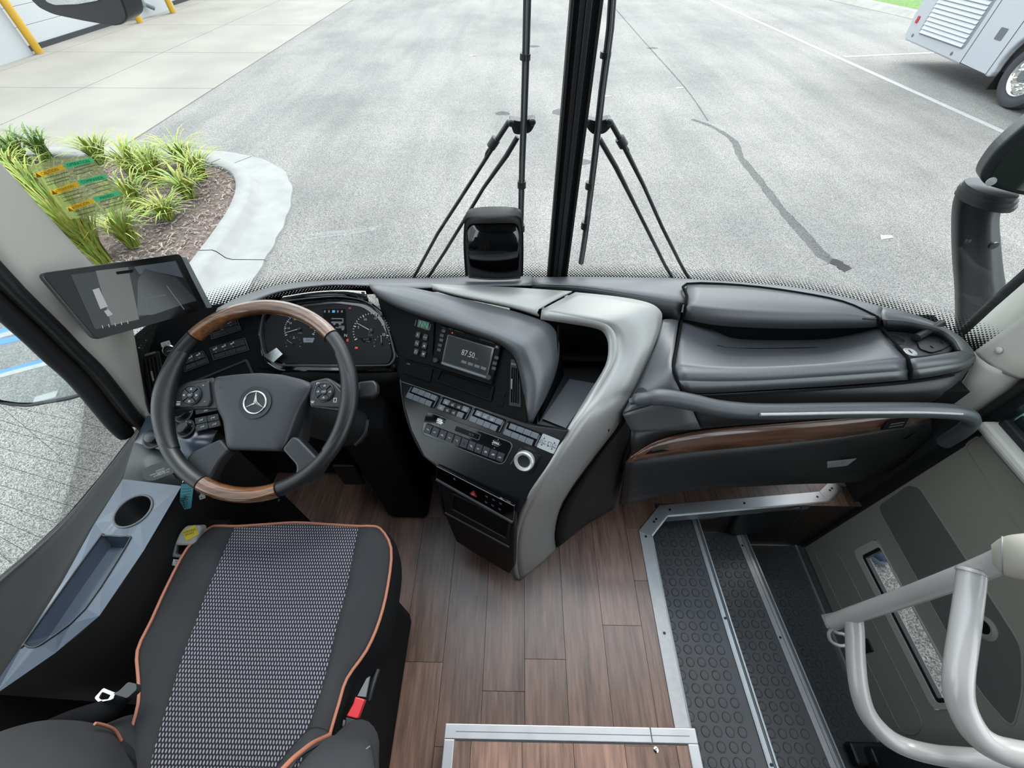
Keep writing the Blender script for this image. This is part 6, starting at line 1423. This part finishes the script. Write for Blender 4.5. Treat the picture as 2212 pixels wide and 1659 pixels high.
# cross rows: piping left, bolster, stripe left, centre, stripe right, bolster, piping right (px at z)
RW = [((452, 1142), (508, 1137), (640, 1129), (775, 1137), (822, 1143)), ((405, 1185), (484, 1190), (620, 1180), (764, 1190), (845, 1185)), ((362, 1265), (448, 1275), (600, 1265), (748, 1275), (838, 1265)),
      ((328, 1340), (420, 1350), (575, 1345), (728, 1350), (820, 1340)), ((298, 1405), (394, 1420), (550, 1420), (712, 1420), (792, 1405)), ((300, 1465), (372, 1490), (530, 1490), (694, 1490), (750, 1465)), ((300, 1520), (350, 1560), (500, 1560), (670, 1560), (732, 1520)), ((278, 1600), (330, 1630), (480, 1630), (655, 1630), (712, 1590)), ((262, 1660), (315, 1700), (470, 1700), (640, 1700), (695, 1660))]
rows_l, rows_c, rows_r, pl_, pr_ = [], [], [], [], []
for i, (a, b, c, d_, e) in enumerate(RW):
    f = 0.012 if i == 0 else 0
    zz = zs_ - f
    A, B, Cc, D, E = U(*a, z=zz), U(*b, z=zz+.012), U(*c, z=zz+.004), U(*d_, z=zz+.012), U(*e, z=zz)
    rows_l.append([A, A.lerp(B, .5) + Vector((0, 0, .010)), B]); rows_c.append([B, B.lerp(Cc, .5), Cc, Cc.lerp(D, .5), D]); rows_r.append([D, D.lerp(E, .5) + Vector((0, 0, .010)), E])
    pl_.append(A); pr_.append(E)
loft('side_bolster', rows_l, M['fabric'], st, k=(4, 3), thick=.006); loft('side_bolster', rows_r, M['fabric'], st, k=(4, 3), thick=.006)
cp_ = loft('woven_panel', rows_c, M['weave'], st, k=(4, 3))
uvl = cp_.data.uv_layers.new(name='UVMap'); cc_ = cp_.location
mid_x = lambda y: -.53
for lp in cp_.data.loops:
    v = cp_.data.vertices[lp.vertex_index].co + cc_
    uvl.data[lp.index].uv = (v.x + 0.12*v.y + 2.0, v.y + 2.0)
front = rows_l[0] + rows_c[0][1:] + rows_r[0][1:]
pipe = list(reversed(pl_)) + front[1:-1] + pr_
tube('orange_piping', [p + Vector((0, 0, .001)) for p in pipe], .0034, M['piping'], st, res=8, k=3)
skirt = pipe
loft('cushion_side', [[p + Vector((0, 0, -.003)) for p in skirt], [p + Vector(((.012 if p.x > -.53 else -.012)*.6, .006, -.05)) for p in skirt], [p + Vector((0, -.005, -.13)) for p in skirt]], M['fabrics'], st, k=(2, 3))
box('seat_base', (-.74, -.15, .0), (-.33, .30, .40), M['deep'], st, bevel=.03)
tube('slide_rail', UL([(815, 1445, .36), (803, 1480, .36), (795, 1510, .35)]), .008, M['armm'], st, res=8, k=2)
# backrest with forward wings
cx = -.525
def bsec(z):
    lean = -.10 - (z-.5)*.30
    pr = [(-.27, -.06), (-.275, .06), (-.255, .105), (-.215, .115), (-.175, .085), (-.12, .03), (0, .015), (.12, .03), (.175, .085), (.215, .115), (.255, .105), (.275, .06), (.27, -.06), (0, -.08)]
    f = 1.0 if z < .95 else .9
    return [Vector((cx + x*f, lean + y, z)) for x, y in pr]
loft('backrest', [bsec(z) for z in (.50, .6, .7, .78, .85, .95, 1.1)], M['fabric'], st, k=(2, 3), cu=True)
def wingpipe(side):
    pts = []
    for z in (.52, .6, .66, .72, .8, .9, 1.05):
        lean = -.10-(z-.5)*.30; pts.append(Vector((cx+side*(.232), lean+.116, z)))
    return pts
tube('orange_piping', UL([(712, 1588, .60), (700, 1594, .62), (675, 1606, .66), (650, 1625, .69), (630, 1642, .71), (605, 1668, .73)]), .004, M['piping'], st, res=8, k=4)
tube('orange_piping', UL([(262, 1600, .62), (250, 1580, .64), (235, 1570, .66), (215, 1564, .68), (205, 1563, .69)]), .0024, M['piping'], st, res=8, k=4)
# wings shaped to the photo: left and right bolster lobes
lw = [[(280, 1640, .58), (255, 1590, .62), (225, 1570, .64), (180, 1558, .66), (110, 1555, .68), (50, 1565, .70), (-20, 1590, .71), (-80, 1640, .71)], [(300, 1665, .60), (250, 1640, .68), (215, 1620, .71), (170, 1605, .73), (110, 1600, .75), (50, 1605, .76), (-20, 1620, .77), (-90, 1670, .76)], [(310, 1760, .66), (260, 1720, .74), (210, 1700, .77), (160, 1690, .79), (110, 1685, .80), (40, 1690, .81), (-30, 1700, .81), (-100, 1740, .80)]]
loft('backrest_wing', [[U(*p[:2], z=p[2]-.03) + Vector((0, -.02, -.06)) for p in lw[0]]] + [UL(r) for r in lw], M['fabric'], st, k=(4, 3), thick=.004)
rw = [[(560, 1700, .60), (600, 1650, .60), (640, 1600, .60), (672, 1572, .59), (700, 1574, .59), (714, 1588, .60)], [(560, 1720, .68), (600, 1680, .68), (640, 1630, .67), (665, 1602, .66), (690, 1592, .63), (712, 1590, .605)], [(560, 1800, .74), (590, 1740, .74), (610, 1690, .73), (630, 1650, .715), (665, 1620, .68), (700, 1600, .64)]]
loft('backrest_wing', [UL(r) for r in rw], M['fabric'], st, k=(4, 3), thick=.004)
# armrest folded down at right
ar0 = [(690, 1625, .62), (700, 1600, .64), (720, 1590, .66), (760, 1592, .66), (790, 1594, .655), (803, 1608, .64)]
ar1 = [(640, 1660, .70), (660, 1640, .715), (690, 1622, .72), (745, 1612, .715), (795, 1612, .70), (806, 1625, .68)]
ar2 = [(560, 1800, .76), (620, 1720, .77), (660, 1690, .775), (730, 1680, .77), (800, 1680, .75), (815, 1690, .73)]
loft('armrest', [[U(*p[:2], z=p[2]-.05) for p in ar0]] + [UL(r) for r in (ar0, ar1, ar2)], M['fabric'], st, k=(4, 3), thick=.004)
tube('armrest_seam', [v + Vector((0, 0, .012)) for v in UL([(803, 1612, .69), (780, 1630, .705), (750, 1655, .72), (725, 1680, .735)])], .0012, M['greym'], st, res=6, k=3)
# ---- seat belt
sbt = thing('seat_belt', 'black seat belt with chrome tongue left of the seat', 'seat belt', U(200, 1530, z=.6))
s0 = UL([(-20, 1606, .70), (60, 1575, .67), (150, 1535, .63), (230, 1510, .60), (290, 1482, .57)])
s1 = UL([(-20, 1625, .69), (60, 1590, .66), (130, 1572, .63), (230, 1560, .58), (295, 1500, .55)])
loft('belt_strap', [s0, s1], M['fabrics'], sbt, k=(2, 4), thick=.0015)
s2 = UL([(290, 1482, .57), (275, 1520, .52), (250, 1555, .48), (238, 1565, .47)]); 
TF = Fr(U(230, 1500, z=.61), U(262, 1500, z=.61)-U(208, 1506, z=.61), U(222, 1518, z=.605)-U(222, 1488, z=.615))
TF = Fr(U(235, 1500, z=.60), Vector((1, .1, .15)), Vector((.1, -1, .1)))
ring('belt_tongue', rpoly(TF.poly([(226, 1486), (253, 1497), (245, 1512), (216, 1518), (206, 1508)]), .003), rpoly(TF.poly([(224, 1495), (241, 1502), (236, 1511), (222, 1512), (216, 1507)]), .002), TF, 0, .003, M['chrome'], sbt, bevel=.001)
prism('tongue_grip', rpoly(TF.poly([(248, 1500), (262, 1494), (282, 1474), (300, 1478), (300, 1492), (280, 1510)]), .004), TF, -.006, .006, M['hubd'], sbt, bevel=.002)
tube('belt_anchor', UL([(250, 1572, .42), (275, 1560, .42), (292, 1552, .42)]), .006, M['greyp'], sbt, res=8)
bk = thing('belt_buckle', 'red-buttoned seat belt buckle on the right of the seat', 'buckle', U(760, 1540, z=.50))
BF = Fr(U(765, 1530, z=.50), U(788, 1510, z=.50)-U(768, 1507, z=.50), U(753, 1550, z=.50)-U(768, 1507, z=.50))
prism('red_button', rpoly(BF.poly([(768, 1505), (789, 1511), (773, 1553), (749, 1547), (764, 1520)]), .003), BF, -.012, .004, M['red'], bk, bevel=.002)
prism('buckle_body', rpoly(BF.poly([(746, 1548), (774, 1554), (772, 1600), (742, 1600)]), .004), BF, -.02, .0, M['black'], bk, bevel=.003)
tube('grey_sleeve', UL([(745, 1553, .47), (727, 1570, .47), (724, 1583, .47), (740, 1588, .47), (758, 1590, .47)]), .012, M['greyp'], bk, res=8, k=3)
prism('buckle_tag', BF.poly([(770, 1503), (788, 1505), (797, 1460), (790, 1465)]), BF, -.012, -.006, M['greym'], bk)
# ================================================================== MONITOR
mo = thing('camera_monitor', 'black camera monitor on the left pillar showing a dim yard view', 'monitor', U(270, 640, d=.95))
TL, TR_, BL, BR = U(85, 590, d=.80), U(400, 546, d=1.0), U(205, 738, d=.87), U(458, 664, d=1.06)
MF = Fr((TL+TR_+BL+BR)/4, (TR_-TL)+(BR-BL), (BL-TL)+(BR-TR_))
oq = MF.poly([(86, 590), (390, 547), (447, 668), (208, 735)])
prism('monitor_case', rpoly(oq, .012), MF, -.03, -.002, M['black'], mo, bevel=.006)
prism('monitor_glass', rpoly([tuple(Vector(p)*.985) for p in oq], .01), MF, -.002, .0005, M['screen'], mo)
lc = MF.poly([(140, 590), (384, 562), (432, 638), (215, 708)])
sc3 = flat('screen_picture', MF.poly([(152, 594), (380, 563), (425, 650), (205, 712)]), MF, .0008, M['lcd'], mo)
flats('picture_ground', [MF.poly([(297, 605), (312, 580), (380, 600), (424, 648), (330, 680), (296, 681)])], MF, .0014, pbr('pic_dark', '0c0d10', .15, emit='181a1f', estr=.6), sc3)
flats('picture_sky', [MF.poly([(289, 576), (378, 564), (396, 600), (340, 588), (300, 592)])], MF, .0013, pbr('pic_sky', '10141a', .15, emit='3a424c', estr=.6), sc3)
flats('picture_panel', [MF.poly([(206, 585), (276, 577), (300, 690), (240, 703)])], MF, .0013, pbr('pic_panel', '2c2c2a', .15, emit='4a4a46', estr=.5), sc3)
flats('bus_icon', [MF.poly([(199, 626), (213, 622), (232, 662), (216, 668)]), MF.poly([(224, 672), (233, 668), (243, 679), (232, 684)])], MF, .0018, M['lcdl'], sc3)
flats('scale_marks', [MF.poly([(219+k*13.5, 703-k*2.5), (221+k*13.5, 702.5-k*2.5), (223+k*13.5, 709-k*2.5), (221+k*13.5, 709.5-k*2.5)]) for k in range(5)], MF, .0018, M['lcdl'], sc3)
flats('lane_lines', [MF.poly([(313, 645), (315, 645), (318, 672), (316, 672)]), MF.poly([(316, 644), (358, 636), (358, 637), (316, 645)]), MF.poly([(358, 617), (360, 617), (398, 668), (396, 669)])], MF, .0018, M['lcdm'], sc3)
prism('menu_tab', MF.poly([(250, 587), (288, 582), (286, 589), (252, 593)]), MF, .0012, .0019, M['deep'], sc3)
prism('silver_side', rpoly(MF.poly([(391, 553), (405, 556), (461, 664), (449, 666)]), .004), MF, -.03, -.004, M['greym'], mo, bevel=.003)
tube('monitor_arm', [MF.at(-.02, .03, -.03), MF.at(-.03, .06, -.10), Vector((-.98, .76, .86))], .016, M['black'], mo, res=10, k=3)
# ================================================================== clear sticker on windshield
OQ = [(72, 362), (190, 340), (275, 440), (175, 475)]
pts_ = []
sl = thing('instruction_sticker', 'clear windshield sticker with amber and green caution headings', 'sticker', U(170, 410, d=1.0))
# plane tangent to the windshield near the left corner
c_ = U(170, 405, y=.90); 
tA, tB = Vector((-.90, .905, 0)), Vector((-.72, 1.0, 0))
IF = Fr(U(172, 405, x=-.93), Vector((.50, .86, 0)), Vector((0, 0, -1)))
IF = Fr(U(172, 405, x=-.93), Vector((U(190, 345, x=-.86)-U(72, 365, x=-.95)).to_3d()), Vector((0, 0, -1)))
def ip_(x, y): return (60 + x*.10398, 330 + y*.10398)
def band(q, mat, txt, tx, ty, sz, warn=None):
    po = IF.poly([ip_(*p) for p in q]); o = flat('heading_strip', po, IF, .001, M[mat], sl)
    rot = math.atan2(po[1][1]-po[0][1], po[1][0]-po[0][0])
    text('heading', txt, IF, *IF.pix(*ip_(tx, ty)), sz, M['ink'], o, h=.0025, rot=rot)
    if warn:
        a, b = IF.pix(*ip_(*warn)); flats('warning_triangle', [[(a, b-.005), (a+.005, b+.004), (a-.005, b+.004)]], IF, .002, M['filmk'], o)
flat('film_sheet', IF.poly([ip_(*p) for p in ((0, 290), (610, 105), (1300, 60), (2190, 1050), (1640, 1260), (880, 1380))]), IF, 0, M['filmc'], sl)
d1_ = (Vector(IF.pix(*ip_(300, 420))) - Vector(IF.pix(*ip_(620, 330)))).length
hs_ = d1_/4.0
band([(130, 430), (710, 245), (790, 340), (210, 520)], 'filmy', 'CAUTION', 465, 385, hs_, (215, 460))
band([(745, 215), (1320, 95), (1390, 185), (815, 325)], 'filmg', 'OPERATION', 1060, 205, hs_)
band([(450, 790), (1020, 595), (1090, 685), (540, 880)], 'filmy', 'ATTENTION !', 790, 735, hs_*.88, (545, 815))
band([(1030, 570), (1610, 440), (1670, 530), (1100, 675)], 'filmg', 'COMMANDE', 1350, 555, hs_)
band([(795, 1140), (1330, 945), (1400, 1030), (860, 1225)], 'filmy', 'ATENCIÓN', 1110, 1080, hs_*.95, (880, 1170))
band([(1360, 920), (1880, 790), (1940, 870), (1420, 1020)], 'filmg', 'MANEJO', 1650, 900, hs_)
pl_s = []
for (x0, y0, w_) in ((350, 520, 480), (380, 600, 480), (400, 660, 460), (960, 300, 330), (940, 370, 450), (1000, 440, 360), (620, 870, 440), (700, 930, 450), (740, 1000, 400), (1190, 680, 470), (1330, 740, 380), (1400, 810, 330), (950, 1220, 430), (1020, 1290, 380), (1500, 1010, 420), (1560, 1080, 400), (1580, 1140, 420)):
    q = [(x0, y0), (x0+w_, y0-w_*.28), (x0+w_+14, y0-w_*.28+20), (x0+14, y0+20)]
    pl_s.append(IF.poly([ip_(*p) for p in q]))
flats('small_print', pl_s, IF, .0012, M['filmw'], sl)
# ================================================================== sensor box on dash
sn = thing('sensor_housing', 'black rounded sensor housing standing at the foot of the windshield', 'sensor box', U(1065, 597, y=1.0))
prof_ = [(1005, 600), (1001, 540), (1002, 490), (1008, 472), (1030, 466), (1065, 464), (1100, 465), (1120, 469), (1127, 482), (1131, 530), (1130, 600)]
SNF = Fr(U(1065, 560, y=1.03), Vector((1, 0, 0)), Vector((0, -.05, -1)))
pp_ = [SNF.pix(*q) for q in prof_]; pc_ = Vector((sum(p[0] for p in pp_)/len(pp_), max(p[1] for p in pp_)))
pp3 = [Vector((p[0], p[1], 0)) for p in pp_]; pp3 = [(v.x, v.y) for v in crom(pp3, 3)]
rows_ = []
for sc_f, hh_ in ((1.0, -.05), (1.0, -.004), (.985, .003), (.95, .0065), (.9, .0075)):
    rows_.append([SNF.at(pc_.x + (p[0]-pc_.x)*sc_f, pc_.y + (p[1]-pc_.y)*sc_f, hh_ - (.012*((p[0]-pc_.x)/.08)**2 if hh_ > 0 else 0)) for p in pp3])
loft('housing_rim', rows_, M['black'], sn)
inn = [((p[0]-pc_.x)*.9, (p[1]-pc_.y)*.9) for p in pp3]
gr_rows = []
for t in range(9):
    row = []
    for k in range(9):
        u_ = (k/8-.5)*2; v_ = t/8
        hw_ = .9*abs(pp_[1][0]-pc_.x)*(1-.12*v_**6); ht_ = .9*(pc_.y-min(p[1] for p in pp_))
        row.append(SNF.at(pc_.x+u_*hw_, pc_.y-v_*ht_*(1-.04*u_**4), .0075 - .010*(u_**2) + .012*math.sin(math.pi*(1-v_)*.9) - (.014*v_**8)))
    gr_rows.append(row)
loft('glossy_face', gr_rows, M['gloss'], sn, k=(2, 2), thick=.004)
# ================================================================== WIPERS
def WSY(z, x=.1): return 1.15 + wsx(z)
def wpt(px, py, off=0.0):
    p = U(px, py, y=1.14)
    for _ in range(3): p = U(px, py, y=1.14 + wsx(p.z) + off)
    return p
def wiper(lbl, blade, arm1, arm2, joint, jl, end=None, bands=()):
    w_ = thing('windshield_wiper', lbl, 'wiper', wpt(*arm1[-1]), 'windshield wipers outside the glass')
    bl = [wpt(*p, .012) for p in blade]
    tube('wiper_blade', bl, .0085, M['black'], w_, res=10, k=2)
    tube('blade_spine', [p + Vector((0, -.009, 0)) for p in bl], .003, M['greym'], w_, res=6, k=2)
    for q in bands:
        a = wpt(q[0], q[1]-7, .012); b = wpt(q[0]+q[2], q[1]+7, .012); tube('blade_clip', [a, b], .012, M['black'], w_, res=10)
    for arm in (arm1, arm2):
        P_ = [wpt(*p, .03) for p in arm]
        tube('wiper_arm', P_, [.0065]*2 + [.005]*(len(P_)-2), M['black'], w_, res=8, k=1)
    jp = [wpt(*p, .028) for p in joint]
    jf = Fr(jp[0], Vector((1, 0, 0)), Vector((0, .06, -1)))
    prism('joint_plate', rpoly(jf.poly(joint), .008), jf, -.012, .012, M['black'], w_, bevel=.004)
    for p in jl:
        lathe('joint_bolt', [(.008, 0), (.008, .006), (.005, .009), (0, .009)], jf.shift(.012), M['armm'], w_, c=jf.pix(*p), n=14)
    return w_
wiper('left windshield wiper parked beside the centre post', [(1140, -60), (1137, 80), (1132, 250), (1128, 350), (1125, 480), (1124, 560)],
      [(1100, 262), (1072, 305), (1045, 350), (1000, 420), (945, 505), (888, 610)], [(1118, 296), (1095, 335), (1045, 405), (1000, 480), (960, 545), (918, 610)],
      [(1098, 252), (1125, 258), (1156, 250), (1156, 265), (1146, 283), (1120, 287), (1110, 285)], [(1104, 260), (1150, 258)], bands=((1135, 122, -1), (1127, 398, 0), (1125, 492, 0)))
wiper('right windshield wiper parked beside the centre post', [(1325, -60), (1318, 60), (1300, 200), (1287, 320), (1275, 420), (1264, 510), (1255, 568)],
      [(1318, 262), (1345, 310), (1390, 400), (1430, 490), (1470, 570), (1490, 605)], [(1295, 300), (1330, 360), (1375, 450), (1410, 520), (1435, 570), (1455, 605)],
      [(1260, 250), (1290, 258), (1320, 250), (1321, 268), (1305, 285), (1280, 287), (1268, 275)], [(1266, 258), (1314, 258)], bands=((1309, 118, -2), (1275, 400, -2), (1265, 486, -2)))
for lb, a, b, hose in (('clip on the left wiper arm', (1072, 300), (1060, 318), [(1058, 318), (1050, 330), (1048, 345)]), ('clip on the right wiper arm', (1338, 298), (1348, 315), [(1350, 312), (1358, 325), (1352, 335)])):
    hc = thing('hose_clip', 'black washer hose ' + lb, 'clip', wpt(*a, .035)); tube('clip_body', [wpt(*a, .03), wpt(*b, .03)], .012, M['black'], hc, res=8)
    tube('washer_hose', [wpt(*p, .03) for p in hose], .0025, M['armm'], hc, res=6, k=3)
# ================================================================== MIRRORS
# left mirror seen through the side window
lm = thing('side_mirror', 'large black exterior mirror outside the driver window reflecting blue stall lines', 'mirror', U(320, 900, x=-1.2))
mx_ = -1.27
def lp_(px, py, x=mx_): return U(px, py, x=x)
# mirror glass plane: choose normal so reflections look back along the bus
gc = lp_(90, 760)
vdir = (gc-CAM).normalized(); tdir = (Vector((-3.3, -2.6, G))-gc).normalized(); mn = (tdir-vdir).normalized()
gu = Vector((0, 0, 1)).cross(mn).normalized(); MG = Fr(gc, gu, mn.cross(gu))
gp = MG.poly([(-120, 620), (0, 636), (60, 660), (120, 720), (175, 790), (203, 825), (202, 840), (185, 850), (100, 868), (40, 868), (0, 862), (-60, 820), (-160, 700)])
prism('mirror_glass', rpoly(gp, .01), MG, .0, .003, M['mirror'], lm)
hp = MG.poly([(-140, 600), (0, 615), (80, 650), (150, 735), (205, 800), (216, 828), (210, 848), (150, 868), (60, 882), (0, 874), (-80, 838), (-190, 700)])
prism('mirror_housing', rpoly(hp, .02), MG, -.05, -.001, M['armm'], lm, bevel=.008)
tube('mirror_bezel', [MG.at(*p, .003) for p in rpoly(MG.poly([(-130, 612), (0, 628), (70, 655), (135, 727), (190, 798), (208, 828), (206, 843), (150, 858), (60, 874), (0, 868), (-70, 830), (-175, 700)]), .015)], .006, M['armm'], lm, closed=True, res=8)
sh = [lp_(0, 560, -1.2), lp_(60, 620, -1.2), lp_(130, 695, -1.2), (lp_(190, 765, -1.2)), lp_(222, 820, -1.2), lp_(250, 860, -1.19), lp_(315, 905, -1.16)]
tube('mirror_arm', [p + Vector((0, 0, 0)) for p in sh], [.03, .032, .034, .032, .026, .034, .030], M['armm'], lm, res=12, k=4)
ABF = Fr((-1.19, .7, .6), (0, 1, 0), (0, 0, 1))
prism('arm_base', rpoly(ABF.poly([(192, 850), (200, 832), (222, 812), (248, 800), (285, 842), (326, 892), (322, 908), (285, 907), (240, 893), (210, 875)]), .02), ABF, -.03, .02, M['armm'], lm, bevel=.012)
for k, (a, b, r_) in enumerate(((212, 802, .034), (219, 812, .036), (227, 822, .037))):
    p = lp_(a, b, -1.2); d_ = (sh[4]-sh[3]).normalized(); tube('collar_ring', [p - d_*.004, p + d_*.004], r_, M['black'], lm, res=16)
lathe('cover_screw', [(.006, 0), (.006, .003), (0, .002)], Fr(lp_(281, 893, -1.145), (0, 1, 0), (0, 0, 1)), M['deep'], lm, n=12)
# painted stall lines behind, seen only in that mirror
def refl(px, py):
    d_ = ray(px, py); t = (MG.O-CAM).dot(MG.n)/d_.dot(MG.n); p = CAM+d_*t; r = d_ - 2*d_.dot(MG.n)*MG.n
    s = (G-p.z)/r.z
    return (p + r*s) if s > 0 and s < 60 else None
for i, (a, b, mt, lb, w_) in enumerate((((0, 806), (148, 766), 'bluepaint', 'wide blue stall stripe, lowest in the left mirror', .10), ((0, 812), (150, 772), 'paint', 'white stall stripe under the lowest blue one in the left mirror', .07), ((0, 739), (100, 716), 'bluepaint', 'middle blue stall stripe in the left mirror', .12), ((0, 726), (90, 700), 'paint', 'middle white stall stripe in the left mirror', .10), ((0, 717), (85, 695), 'bluepaint', 'upper blue stall stripe in the left mirror', .12), ((0, 688), (50, 670), 'paint', 'upper white stall stripe in the left mirror', .12), ((78, 744), (118, 733), 'paint', 'short white dash in the left mirror', .07), ((75, 864), (125, 850), 'paint', 'short white dash at the bottom of the left mirror', .09))):
    p, q = refl(*a), refl(*b)
    if p is None or q is None: continue
    d_ = q-p
    if i < 6: p = p - d_*.8
    strip('stall_stripe', p, q, w_, M[mt], lb, 'marking', .006 if mt == 'paint' else .004)
# second mirror hanging at the top left
um = thing('overhead_mirror', 'black kerb mirror hanging into view at the top left', 'mirror', U(200, 20, y=1.35))
def uq(px, py, y=1.35): return U(px, py, y=y)
UF = Fr(uq(200, 0), Vector((1, -.25, 0)), Vector((0, .15, -1)))
prism('mirror_shell', rpoly(UF.poly([(40, -40), (66, 0), (85, 18), (115, 32), (180, 46), (245, 57), (265, 53), (275, 42), (272, 25), (262, 0), (250, -40)]), .012), UF, -.06, .0, M['armm'], um, bevel=.012)
prism('mirror_glass', rpoly(UF.poly([(95, -40), (100, 2), (120, 10), (170, 8), (215, 0), (225, -40)]), .008), UF, .0, .003, M['mirror'], um)
# right exterior mirror
rm = thing('side_mirror', 'black exterior mirror on a thick bent arm outside the right pillar', 'mirror', U(2100, 720, y=1.1))
def rpt(px, py, y=1.12): return U(px, py, y=y)
lft = [(2075, 730), (2075, 640), (2070, 560), (2070, 480), (2076, 440), (2088, 418)]; rgt = [(2195, 700), (2178, 640), (2168, 580), (2162, 520), (2160, 470), (2172, 440)]
rows_ = []
for (a, b) in zip(lft, rgt):
    A, B = rpt(*a), rpt(*b); m_ = A.lerp(B, .55) + Vector((0, -.03, 0))
    rows_.append([A + Vector((0, .03, 0)), A, A.lerp(m_, .5), m_, m_.lerp(B, .5), B, B + Vector((0, .04, 0))])
loft('mirror_arm', rows_, M['armm'], rm, k=(4, 3), thick=.004)
for i, (a, b) in enumerate((((2085, 418), (2172, 440)), ((2090, 408), (2174, 430)), ((2098, 400), (2176, 420)))):
    A, B = rpt(*a), rpt(*b); c_ = (A+B)/2; d_ = Vector((.05, 0, 1)).normalized()
    tube('collar_ring', [c_ - d_*.006, c_ + d_*.006], (A-B).length/2*1.02, M['black'], rm, res=18)
RMF = Fr(rpt(2170, 340, 1.10), Vector((.85, -.35, .18)), Vector((-.25, .1, -1)))
prism('mirror_shell', rpoly(RMF.poly([(2122, 366), (2150, 325), (2195, 284), (2250, 240), (2330, 240), (2330, 430), (2212, 424), (2160, 410), (2128, 400), (2116, 385)]), .02), RMF, -.05, .0, M['armm'], rm, bevel=.012)
prism('mirror_glass', rpoly(RMF.poly([(2138, 380), (2172, 335), (2225, 285), (2290, 260), (2290, 418), (2212, 413), (2160, 400)]), .02), RMF, .0, .003, pbr('mirror_dark', '6a746e', .08, metal=.9), rm)
lathe('white_plug', [(.010, .003), (.010, .006), (0, .007)], RMF, M['paper'], rm, c=RMF.pix(2140, 391), n=16)
AF = Fr(rpt(2140, 530, 1.09), Vector((1, 0, 0)), Vector((0, 0, -1)))
for p, r_ in (((2090, 520), .007), ((2146, 530), .011)):
    lathe('arm_screw', [(r_, 0), (r_, .004), (0, .005)], AF.shift(.0), M['black'] if r_ < .01 else M['armm'], rm, c=AF.pix(*p), n=16)
# ================================================================== DOOR HANDRAILS
hr = thing('entrance_handrail', 'pale grey tubular entrance handrail with cream padded end', 'handrail', U(1850, 1340, d=1.0))
q = [U(1800, 1345, d=1.02), U(1838, 1330, d=.97), U(1950, 1292, d=.85), U(2060, 1252, d=.74), U(2130, 1225, d=.69), U(2200, 1195, d=.64)]
tube('upright_tube', q, .0175, M['rail'], hr, res=16, k=3)
q = [U(1842, 1322, d=.97), U(1846, 1360, d=.965), U(1848, 1420, d=.955), U(1856, 1490, d=.94), U(1875, 1545, d=.93), U(1915, 1590, d=.92), U(1960, 1615, d=.91), U(2030, 1632, d=.88), U(2110, 1640, d=.84), U(2250, 1655, d=.80)]
tube('lower_rail', q, .0185, M['rail'], hr, res=16, k=4)
q = [U(2100, 1232, d=.70), U(2093, 1290, d=.69), U(2082, 1370, d=.67), U(2070, 1460, d=.655), U(2075, 1520, d=.65), U(2105, 1580, d=.64), U(2150, 1615, d=.63), U(2212, 1632, d=.62), U(2300, 1645, d=.61)]
tube('upper_rail', q, .0185, M['rail'], hr, res=18, k=4)
for a, b in ((q[0], q[1]),):
    tube('weld_bead', [a, a.lerp(b, .12)], .0205, M['rail'], hr, res=16)
q = [U(2128, 1198, d=.66), U(2140, 1183, d=.65), U(2180, 1172, d=.62), U(2240, 1165, d=.60), U(2320, 1165, d=.58)]
pr = []
for (tp, bt, d_) in (((2140, 1170), (2145, 1225), .66), ((2165, 1160), (2165, 1240), .64), ((2200, 1153), (2195, 1250), .62), ((2250, 1150), (2240, 1255), .60), ((2320, 1150), (2310, 1255), .58)):
    A, B = U(*tp, d=d_), U(*bt, d=d_); c_ = (A+B)/2; r_ = (A-B).length/2; t_ = (A-B).normalized(); vd = (CAM-c_).normalized()
    s_ = .3 if tp[0] == 2140 else 1
    pr.append([c_ + t_*(math.cos(a)*r_*(.75 if s_ < 1 else 1)) + vd*(math.sin(a)*r_*.8) for a in [i*math.pi/8 for i in range(16)]])
pd_ = loft('padded_end', pr, M['pad'], hr, k=(3, 1), cu=True, label='cream leather padded end with stitched seam')
mesh('pad_cap', pr[0], [tuple(range(16))], M['pad'], hr, smooth=True)
cA = pr[1]; tube('pad_seam', [v + (v-sum(cA, Vector())/16)*.01 for v in cA], .0013, M['greyp'], pd_, closed=True, res=6, k=2)
BKF = Fr(U(1805, 1338, d=1.04), Vector((0, 1, .2)), Vector((.3, 0, -1)))
prism('end_bracket', rpoly(BKF.poly([(1782, 1328), (1812, 1322), (1822, 1340), (1818, 1352), (1795, 1358)]), .004), BKF, -.01, .01, M['cream'], hr, bevel=.003)
tube('cable_loop', [U(a, b, d=1.03) for a, b in ((1798, 1358), (1790, 1368), (1795, 1385), (1815, 1395), (1832, 1390), (1826, 1372), (1806, 1366))], .004, M['greyp'], hr, res=8, k=3, closed=True)
box('cable_cover', (1.20, -.07, -.44), (1.33, -.005, -.40), M['black'], None, bevel=.01, label='black cable cover at the rear bottom corner of the door', cat='cover')
tube('cable', [U(a, b, z=-.33) for a, b in ((1975, 1650), (2000, 1632), (2040, 1632), (2070, 1655))], .010, M['rail'], None, res=8, k=3, label='pale cable loop on the floor by the door hinge', cat='cable')
